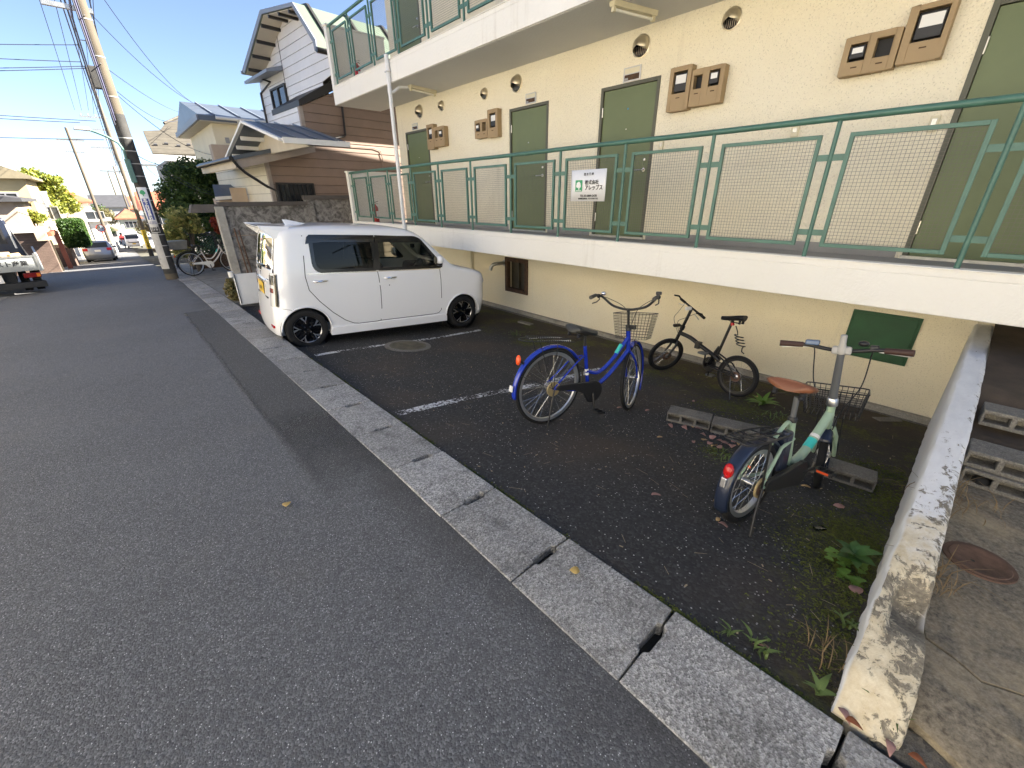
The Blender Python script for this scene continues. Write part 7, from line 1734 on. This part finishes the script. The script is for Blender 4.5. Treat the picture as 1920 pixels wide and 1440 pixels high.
MB().tube([rp_[5]-th.location+pn*.05, rp_[6]-th.location+pn*.05], .06, 6).build('hip_tile', MATS['tile_rows'], th)
for k, (u, v) in enumerate(((292, 273), (312, 271), (335, 275), (354, 273))): p = Vector(onP(u, v, ev, pn))-th.location; MB().beam(p, p+pn*.08, .14, .10).build('snow_guard', MATS['roof_dark'], th)
# small shed roof by the garden wall
sh = empty('garden_shed', (3.2, 16.2, -.4), 0, 'small shed with grey metal roof behind the garden wall', 'shed'); a_ = [Vector(onY(u, v, yy))-sh.location for u, v, yy in ((398, 346, 17.2), (450, 346, 17.2), (462, 368, 16.0), (404, 372, 16.0))]
MB().hexa([p-ZV*.06 for p in a_]+[p for p in a_]).build('roof', MATS['metal_blue'], sh); MB().box(a_[3].x+.1, a_[2].x-.05, a_[3].y+.12, a_[0].y-.1, 0, min(p.z for p in a_)).build('wall', MATS['wall_tan'], sh); MB().beam(a_[3], a_[2], .05, .09).build('eave_board', MATS['white_trim'], sh)
bb_ = onY(430, 352, 15.6); tag(MB().box(bb_[0], bb_[0]+.42, 15.6, 15.64, -.4, bb_[2]).build('brown_board', MATS['wall_tan']), 'brown upright board beside the shed roof', 'board')
# ---- far left side
lw = empty('stone_wall', (-2.33, 28, -1.3), 0, 'brown layered stone garage wall with pale coping on the left side', 'wall')
MB().box(-6, -.02, 0, .5, -.3, 1.72).build('wall', MATS['stone_rows'], lw); MB().box(-6.2, .05, -.2, .7, 1.72, 1.90).build('coping', MATS['wall_white'], lw); MB().box(-.32, .02, -.35, .02, 1.38, 1.72).build('mail_box', MATS['wall_tan'], lw)
MB().box(-.02, .16, 3.2, 3.4, -.2, 1.6).build('gate_post', MATS['roof_red'], lw); MB().box(-.8, -.02, 1.2, 1.3, -.2, 1.3).build('gate', MATS['hatch_dark'], lw)
MB().box(-.05, .12, .52, 3.2, 1.5, 1.66).build('gate_lintel', MATS['roof_red'], lw)
hw_ = empty('garden_wall', (-2.6, 37, -2.0), 0, 'dark retaining wall under the clipped hedge on the left', 'wall'); MB().box(-2.5, .25, -.6, 2.4, -.4, 1.15).build('wall', MATS['stone_rows'], hw_)
hp = [onY(u, v, 36) for u, v in ((108, 412), (149, 411), (163, 455), (122, 466))]
hx0, hx1 = hp[0][0], hp[1][0]; hz0, hz1 = hp[3][2], hp[0][2]; N_ = 16000; r = np.random.default_rng(5)
C = r.random((N_, 3))*2-1; ax_ = r.integers(0, 3, N_); sg_ = np.sign(C[np.arange(N_), ax_]); C[np.arange(N_), ax_] = sg_*(.9+.1*r.random(N_)); L4 = (np.abs(C)**6).sum(1)**(1/6); C /= np.maximum(L4, 1)[:, None]
C = C*np.array([(hx1-hx0)/2+.1, 1.4, (hz1-hz0)/2])+np.array([(hx0+hx1)/2-.05, 37.3, (hz0+hz1)/2]); a = r.normal(size=(N_, 3))*.035; b = r.normal(size=(N_, 3))*.03
he = empty('clipped_hedge', ((hx0+hx1)/2, 37.3, hz0), 0, 'square clipped dark green hedge above the left wall', 'hedge'); raw_mesh('foliage', np.stack([C-a, C+b, C+a, C-b], 1).reshape(-1, 3)-np.array(he.location), np.arange(N_*4).reshape(-1, 4), MATS['fol_hedge'], he); MB().box(-(hx1-hx0)/2+.08, (hx1-hx0)/2-.1, -1.25, 1.25, .1, hz1-hz0-.1).build('inner_branches', MATS['bark'], he)
def zz(y): return zr(y)
l1 = house('cream two-storey house with olive roof behind the parked truck', -9.5, onY(44, 335, 40)[0], 40, 50, zz(40), onY(44, 330, 40)[2]-zz(40), 'wall_butter', 'roof_olive', 'gable_y', 1.7, .4, (('E', -3.5, 1.2, 1.2, 1.2), ('E', -.5, 3.2, 1.4, 1.1), ('S', 1.6, 3.3, 1.0, 1.0)))
house('low tan annex with sloped eave in front of the cream house', -9, onY(28, 380, 34)[0]+.0, 33.5, 39.5, zz(34), onY(28, 372, 34)[2]-zz(34), 'wall_tan', 'roof_dark', 'gable_y', .5, .35, (('S', .9, 1.3, .5, 1.1),))
bx0, bx1 = onY(56, 363, 46)[0], onY(86, 363, 46)[0]
house('white balcony block between the cream house and the trees', bx0-.6, bx1, 46, 50, zz(46), onY(70, 362, 46)[2]-zz(46), 'wall_white', 'wall_white', 'flat', 0, .05, (('S', .2, 3.0, .8, .9),))
tree('roadside_tree', (-2.9, 47, zz(47)), [blob(62, 335, 47, .9, .8, .6), blob(85, 345, 47, .9, .8, .7), blob(75, 365, 47, .9, .8, .6), blob(105, 370, 48, .9, .8, .7), blob(95, 390, 47, .9, .8, .5), blob(50, 332, 47, .6, .6, .5), blob(130, 385, 49, .7, .7, .6)], 9000, .11, 'fol_yellow', 'tall sunlit yellow-green tree behind the cream house', seed=8)
tree('roadside_shrub', (-3.2, 37.5, zz(37)), [blob(45, 402, 37.5, .6, .5, .35), blob(65, 408, 37.5, .5, .5, .3), blob(30, 400, 37.5, .4, .4, .3)], 3000, .07, 'fol_yellow', 'round bright shrub above the stone wall coping', 'shrub', seed=9)
house('pale house with red-brown roof behind the yellow-green tree', onY(105, 365, 60)[0]-2, onY(160, 375, 60)[0], 60, 70, zz(60), onY(160, 378, 60)[2]-zz(60), 'wall_white', 'roof_red', 'hip', 1.3, .5, (('S', 1.5, 2.8, 1.4, 1.2), ('E', -2, 2.8, 1.4, 1.2)))
bw = empty('bamboo_screen', (-2.4, 52, zz(52)), 0, 'tan bamboo garden screen beyond the hedge', 'fence'); p0, p1 = onY(118, 392, 52), onY(152, 392, 52)
for k in range(14): x = p0[0]+2.4+(p1[0]-p0[0])*k/13; MB().box(x-.06, x+.05, 0, .05, 0, p0[2]-zz(52)+.02*(k % 3)).build('slat', MATS['wall_cream'], bw)
for (u0, u1, v0, Y, dp, wl, rf, kd, rh, lb) in ((166, 200, 415, 58, 8, 'wall_white', 'wall_white', 'flat', 0, 'low white sunlit wall building beyond the silver car'), (176, 240, 388, 110, 10, 'wall_grey', 'roof_dark', 'gable_x', 2, 'distant house with blue-grey roof at the street bottom'), (222, 262, 409, 84, 8, 'wall_green', 'roof_red', 'hip', 1.1, 'small pale green house with red hip roof at the street bend'), (195, 262, 392, 130, 10, 'wall_tan', 'roof_red', 'gable_x', 2.5, 'distant red-brown roofed houses above the street bend'), (178, 214, 432, 74, 6, 'wall_white', 'roof_olive', 'gable_y', .8, 'small white sunlit house left of the van'), (275, 330, 392, 60, 8, 'wall_tan', 'roof_red', 'gable_x', 1.7, 'house with orange metal roof behind the dark tree'), (255, 300, 420, 92, 8, 'wall_white', 'roof_dark', 'gable_x', 1.2, 'white house behind the far utility pole')):
    p0, p1 = onY(u0, v0, Y), onY(u1, v0, Y); ws = [('S', -(p1[0]-p0[0])*.3, (p0[2]-zz(Y))*.62, .9, .9), ('S', (p1[0]-p0[0])*.08, (p0[2]-zz(Y))*.62, .9, .9)] if kd != 'flat' else []
    house(lb, p0[0], p1[0], Y, Y+dp, zz(Y), p0[2]-zz(Y), wl, rf, kd, rh, .4, ws)
for (u, v, Y, s, mt, lb) in ((182, 400, 90, 1.6, 'fol_dark', 'dark rounded tree beyond the white wall'), (195, 405, 85, 1.2, 'fol_dry', 'brownish tree left of the red-roofed house'), (272, 425, 62, .8, 'fol_dry', 'brownish bush behind the far utility pole'), (172, 408, 64, .55, 'fol_yellow', 'orange-yellow bush on the white wall'), (200, 430, 70, .5, 'fol_dark', 'small dark shrub beside the small white house')):
    p = onY(u, v, Y); tree('distant_tree', (p[0], Y, zz(Y)), [(p[0], Y, p[2], s, s, s*.8), (p[0]+s*.6, Y, p[2]-s*.4, s*.7, s*.7, s*.6), (p[0]-s*.6, Y, p[2]-s*.5, s*.7, s*.7, s*.6)], 1800, s*.09, mt, lb, seed=int(u))
house('unseen house added behind the tile-roofed house to shade the silver car', 4.4, 11, 35.5, 46, zr(40), 5.9, 'wall_grey', 'roof_dark', 'gable_x', .8, .3, (('W', -2, 3.2, 1.4, 1.1),))  # out of sight, added so its shadow falls on the silver car
# road mirror and convex details
cmq = onR(228, 480)
mr = empty('traffic_mirror', (onY(205, 470, 55)[0], 55, zz(55)), 0, 'round orange-rimmed traffic mirror on its post beyond the silver car', 'mirror'); MB().tube([(0, 0, 0), (0, 0, 2.6)], .05, 8).build('post', MATS['roof_red'], mr); MB().lathe([(0, 0), (.3, 0), (.33, .05), (.33, .1)], (0, -.1, 2.4), (0, -1, 0), 16).build('mirror', MATS['lamp_orange'], mr); MB().lathe([(0, .11), (.28, .1)], (0, -.1, 2.4), (0, -1, 0), 16).build('glass', MATS['chrome'], mr)
# ================================================================== other vehicles
def block_car(label, tab, paint, side_wins, wheels, r, tw, cat, rear_win=None, front_win=None, rear_parts=None, name='parked_car'):
    rg = Ring(tab); c = empty(name, (0, 0, 0), 0, label, cat); rg.solid().build('body', paint, c, 40)
    for s in (-1, 1):
        for pts in side_wins: side_patch(rg, pts, .006, s, MATS['win_dark'], 'side_window', c)
        for x in wheels:
            MB().lathe([(0, .06), (r*1.18, .06)], (x, s*(rg.w(r)-.055), r), (0, s, 0), 24).build('wheel_arch', MATS['black'], c); wheel(c, x, s*(rg.w(r)-tw*.45), r, r, s, tw, simple_rim=True)
    def pane(y0, y1, z0, z1, rear, nm, mat='win_dark', off=.012):
        V = []; F = []
        for j in range(5):
            for i in range(5):
                z = z0+(z1-z0)*j/4; y = y0+(y1-y0)*i/4; q = rg.interp(z); bw_ = .035*min(1, q[3]/.6)
                V.append(((q[1]-off-bw_*.7*(1-(y/q[3])**2)) if rear else (q[2]+off+bw_*(1-(y/q[3])**2)), y, z))
        for j in range(4):
            for i in range(4): F.append((j*5+i, j*5+i+1, (j+1)*5+i+1, (j+1)*5+i))
        return raw_mesh(nm, V, F, MATS[mat], c, True)
    for a in rear_parts or []: pane(*a)
    MB().box(tab[0][1]+.1, tab[0][2]-.1, -tab[0][3]+.1, tab[0][3]-.1, tab[0][0]-.03, tab[0][0]+.02).build('underbody', MATS['black'], c)
    return c, rg
simple('paint_silver', (.30, .33, .40), .3, .6, coat=.6)
silv = [(.20, -.60, 3.25, .72, .2, .35), (.30, -.68, 3.35, .80, .22, .35), (.50, -.70, 3.38, .845, .22, .35), (.75, -.66, 3.30, .845, .2, .33), (.90, -.62, 3.0, .84, .2, .3), (1.0, -.58, 2.55, .83, .2, .28), (1.15, -.50, 2.2, .79, .2, .25), (1.35, -.36, 1.7, .70, .2, .25), (1.45, -.2, 1.4, .62, .2, .22), (1.50, .1, 1.1, .45, .2, .2), (1.515, .4, .8, .15, .1, .1)]
c, rg = block_car('silver hatchback with blue-tinted rear window parked at the left kerb', silv, MATS['paint_silver'], [[(-.2, 1.0), (1.0, 1.0), (1.0, 1.36), (.0, 1.38)], [(1.06, 1.0), (2.2, 1.0), (1.7, 1.33), (1.06, 1.36)]], (0, 2.55), .30, .19, 'car', rear_parts=[(-.62, .62, 1.02, 1.36, True, 'rear_window'), (-.80, -.52, .80, .98, True, 'tail_lamp', 'lamp_red'), (.52, .80, .80, .98, True, 'tail_lamp', 'lamp_red'), (-.17, .17, .72, .86, True, 'number_plate', 'sign_white')])
cl, cr = onR(152, 493), onR(210, 489); c.location = ((cl[0]+cr[0])/2+.32, 44.6, zr(44.6)-.02); c.rotation_euler = (0, rad(3.5), rad(88)); 
for s in (-1, 1): MB().ball((1.85, s*.92, 1.02), .1, 10, 6, (.6, 1, .8)).build('door_mirror', MATS['paint_silver'], c, 50)
van = [(.22, -.25, 3.05, .66, .1, .2), (.40, -.30, 3.10, .735, .12, .2), (.75, -.30, 3.10, .735, .12, .2), (1.0, -.29, 2.98, .735, .12, .2), (1.4, -.27, 2.70, .70, .12, .2), (1.75, -.22, 2.45, .64, .12, .2), (1.85, -.15, 2.3, .58, .15, .2), (1.89, .2, 1.8, .3, .15, .15)]
c, rg = block_car('white kei van with yellow plate driving up the street', van, MATS['car_white'], [[(.1, 1.1), (1.3, 1.1), (1.3, 1.6), (.1, 1.6)], [(1.4, 1.1), (2.6, 1.1), (2.3, 1.58), (1.4, 1.6)]], (.25, 2.45), .27, .15, 'van', rear_parts=[(-.60, .60, 1.08, 1.62, False, 'windscreen'), (-.64, -.40, .72, .92, False, 'head_lamp', 'lamp_clear'), (.40, .64, .72, .92, False, 'head_lamp', 'lamp_clear'), (-.16, .16, .45, .58, False, 'number_plate', 'plate_yellow'), (-.5, .5, .62, .70, False, 'grille', 'win_dark')], name='kei_van')
v0 = onR(256, 466); c.location = (v0[0], v0[1]+3.1, zr(v0[1]+1.5)); c.rotation_euler = (0, rad(-2), rad(-91))
c, rg = block_car('white hatchback partly hidden behind the near utility pole', silv, MATS['car_white'], [[(-.2, 1.0), (1.0, 1.0), (1.0, 1.36), (.0, 1.38)], [(1.06, 1.0), (2.2, 1.0), (1.7, 1.33), (1.06, 1.36)]], (0, 2.55), .30, .19, 'car', rear_parts=[(-.6, .6, 1.03, 1.38, False, 'windscreen'), (-.78, -.5, .68, .82, False, 'head_lamp', 'lamp_clear'), (.5, .78, .68, .82, False, 'head_lamp', 'lamp_clear')])
v0 = onR(284, 474); c.location = (v0[0]+.9, v0[1]+5, zr(v0[1]+3)); c.rotation_euler = (0, rad(-3), rad(-92))
# flatbed truck, rear end in view
TX1 = -1.56; TX0 = TX1-1.70; TY = 15.2; tz = zr(15.5)
tk = empty('flatbed_truck', ((TX0+TX1)/2, TY, tz), 0, 'grey flatbed truck loaded with cut wood parked at the left edge', 'truck'); gz = .78; hw = .85
simple('truck_grey', (.34, .36, .36), .5, 0, .1, 3); simple('wood_cut', (.50, .34, .18), .8, 0, .25, 6)
MB().box(-hw, hw, .03, 3.1, gz-.22, gz-.14).build('bed', MATS['truck_grey'], tk); MB().box(-hw, hw, 0, .04, gz-.22, gz+.12).build('tail_gate', MATS['truck_grey'], tk, bevel=.006)
for s in (-1, 1): MB().box(s*hw-.02, s*hw+.02, .045, 3.1, gz-.22, gz+.12).build('side_gate', MATS['truck_grey'], tk)
for x in (-hw+.03, hw-.03): MB().box(x-.03, x+.03, -.02, .05, gz-.24, gz+.16).build('gate_stanchion', MATS['galv'], tk)
MB().box(-hw, hw, -.012, .0, gz+.085, gz+.125).build('gate_rim', MATS['galv'], tk)
text_mesh('エスト産業', .13, MATS['sign_black'], tk, basis((.33, -.003, gz-.05), (1, 0, 0), (0, 0, 1), (0, -1, 0)), bold=.002)
MB().box(hw-.36, hw-.07, .0, .1, gz-.38, gz-.27).build('tail_lamp', MATS['lamp_dark_red'], tk, bevel=.01); MB().box(hw-.14, hw-.08, -.004, .0, gz-.36, gz-.29).build('turn_lens', MATS['amber'], tk); MB().box(-.1-.6, .25-.1, .08, .1, gz-.46, gz-.28).build('number_plate', MATS['sign_white'], tk)
MB().box(-hw+.05, hw-.03, .05, .25, gz-.62, gz-.48).build('bumper', MATS['trim_black'], tk, bevel=.01); MB().box(-.35, .35, .2, 4.6, gz-.5, gz-.24).build('chassis', MATS['black'], tk)
for s in (-1, 1):
    for dx in (0, .21): wheel(tk, s*(hw-.18-dx), 1.0, .235, .235, s, .16) if False else MB().lathe([(0, -.08), (.14, -.08), (.235, -.07), (.235, .07), (.14, .08), (0, .05)], (s*(hw-.17-dx), .95, .235), (s, 0, 0), 28).build('rear_wheel', MATS['rubber'], tk, 40)
    MB().lathe([(0, -.08), (.16, -.08), (.28, -.07), (.28, .07), (.16, .08), (0, .05)], (s*(hw-.14), 3.9, .28), (s, 0, 0), 28).build('front_wheel', MATS['rubber'], tk, 40)
cbx = MB().hexa([(-hw+.02, 3.2, .42), (hw-.12, 3.2, .42), (hw-.12, 4.75, .42), (-hw+.02, 4.75, .42), (-hw+.06, 3.2, 1.66), (hw-.30, 3.2, 1.66), (hw-.32, 4.3, 1.66), (-hw+.08, 4.3, 1.72)]).build('cab', MATS['navy'], tk, bevel=.05)
MB().box(-hw+.14, hw-.42, 3.18, 3.2, 1.0, 1.66).build('rear_window', MATS['trim_black'], tk)
for x in (-hw+.1, hw-.30): MB().tube([(x, 3.05, gz+.1), (x, 3.05, 1.50)], .022, 8).build('headboard_post', MATS['white_plastic'], tk, 50)
tk.rotation_euler = (0, 0, rad(6.2)); tk.location.x += -.02
rr_ = random.Random(3)
for k in range(34):
    x, y = rr_.uniform(-hw+.15, hw-.2), rr_.uniform(.2, 1.2); z = gz+.0+rr_.uniform(-.06, .16); a = rr_.uniform(0, 3.1); d = Vector((math.cos(a)*.16, math.sin(a)*.16, rr_.uniform(-.04, .04))); o = MB().tube([Vector((x, y, z))-d, Vector((x, y, z))+d], rr_.uniform(.03, .06), 8).build('wood_log', MATS['wood_cut'], None, 40); o.location = tk.location; o.rotation_euler = tk.rotation_euler; tag(o, 'short cut log lying in the heap on the truck bed', 'log', 'cut logs on the truck bed')
# person on a scooter beside the van
def rider():
    p = onR(236, 465); x, y, z = p[0], p[1], zr(p[1]); e = empty('person', (x, y, z), 0, 'person in red jacket riding a scooter beside the white van', 'person')
    me = bpy.data.meshes.new('body'); J = [(0, 0, .86), (0, .05, 1.15), (0, .02, 1.42), (0, 0, 1.55), (0, -.02, 1.70), (.18, .02, 1.38), (.26, -.12, 1.14), (.20, -.36, 1.05), (-.18, .02, 1.38), (-.26, -.12, 1.14), (-.20, -.36, 1.05), (.12, -.05, .82), (.15, -.38, .72), (.14, -.30, .32), (.14, -.42, .30), (-.12, -.05, .82), (-.15, -.38, .72), (-.14, -.30, .32), (-.14, -.42, .30)]
    E = [(0, 1), (1, 2), (2, 3), (3, 4), (2, 5), (5, 6), (6, 7), (2, 8), (8, 9), (9, 10), (0, 11), (11, 12), (12, 13), (13, 14), (0, 15), (15, 16), (16, 17), (17, 18)]
    Rr = [.15, .16, .15, .06, .10, .08, .06, .045, .08, .06, .045, .10, .08, .06, .05, .10, .08, .06, .05]
    me.from_pydata(J, E, []); o = mkobj('body', me, simple('jacket_red', (.42, .03, .03), .7), e); sk = o.modifiers.new('skin', 'SKIN'); 
    for i, v in enumerate(me.skin_vertices[0].data): v.radius = (Rr[i], Rr[i]); v.use_root = i == 0
    o.modifiers.new('sub', 'SUBSURF').levels = 2
    MB().ball((0, -.03, 1.70), .135, 16, 10, (1, 1.1, 1.1)).build('helmet', MATS['gloss_black'], e, 60)
    for s in (-1, 1): MB().tube([(s*.10, -.02, .80), (s*.15, -.37, .70), (s*.14, -.30, .33)], [.115, .095, .075], 10).build('trouser_leg', MATS['seat_dark'], e, 50)
    sc = empty('scooter', (x, y, z), 0, 'dark scooter ridden by the person in the red jacket', 'scooter')
    for yy in (-.62, .55): MB().lathe([(.10, -.05), (.23, -.05), (.25, 0), (.23, .05), (.10, .05)], (0, yy, .25), (1, 0, 0), 20).build('wheel', MATS['rubber'], sc, 50)
    MB().hexa([(-.16, .0, .35), (.16, 0, .35), (.16, .75, .45), (-.16, .75, .45), (-.14, .0, .78), (.14, 0, .78), (.14, .8, .78), (-.14, .8, .78)]).build('rear_body', MATS['trim_black'], sc, bevel=.05); MB().hexa([(-.2, -.55, .3), (.2, -.55, .3), (.2, -.42, .3), (-.2, -.42, .3), (-.16, -.48, .98), (.16, -.48, .98), (.14, -.40, .98), (-.14, -.40, .98)]).build('leg_shield', MATS['paint_silver'], sc, bevel=.03)
    MB().box(-.16, .16, -.45, .1, .27, .34).build('foot_board', MATS['trim_black'], sc); MB().tube([(-.32, -.36, 1.04), (0, -.44, 1.0), (.32, -.36, 1.04)], .02, 8).build('handlebar', MATS['trim_black'], sc); MB().ball((0, -.52, .95), .07, 10, 8).build('head_lamp', MATS['lamp_clear'], sc, 50)
rider()
# ================================================================== sunlit houses across the street (beside and behind the camera)
for (x1, y0, y1, h, wl, rf, kd, lb) in ((-6.2, -13, -3.5, 5.6, 'wall_cream', 'roof_olive', 'hip', 'cream two-storey house across the street from the flats'), (-6.6, -2.2, 6.5, 5.9, 'wall_white', 'roof_dark', 'hip', 'white two-storey house across the street facing the parked bicycles'), (-6.0, 8, 15, 5.5, 'wall_cream', 'roof_red', 'hip', 'cream house with red roof across the street behind the truck')):
    zb0 = zr((y0+y1)/2); L2 = (y1-y0)/2
    house(lb, x1-7.5, x1, y0, y1, zb0, h, wl, rf, kd, 1.7, .5, [('E', -L2+1, .9, 1.6, 1.3), ('E', L2-2.6, .9, 1.6, 1.3), ('E', -L2+1, 3.5, 1.6, 1.2), ('E', -.6, 3.5, 1.2, 1.2), ('E', L2-2.6, 3.5, 1.6, 1.2)])
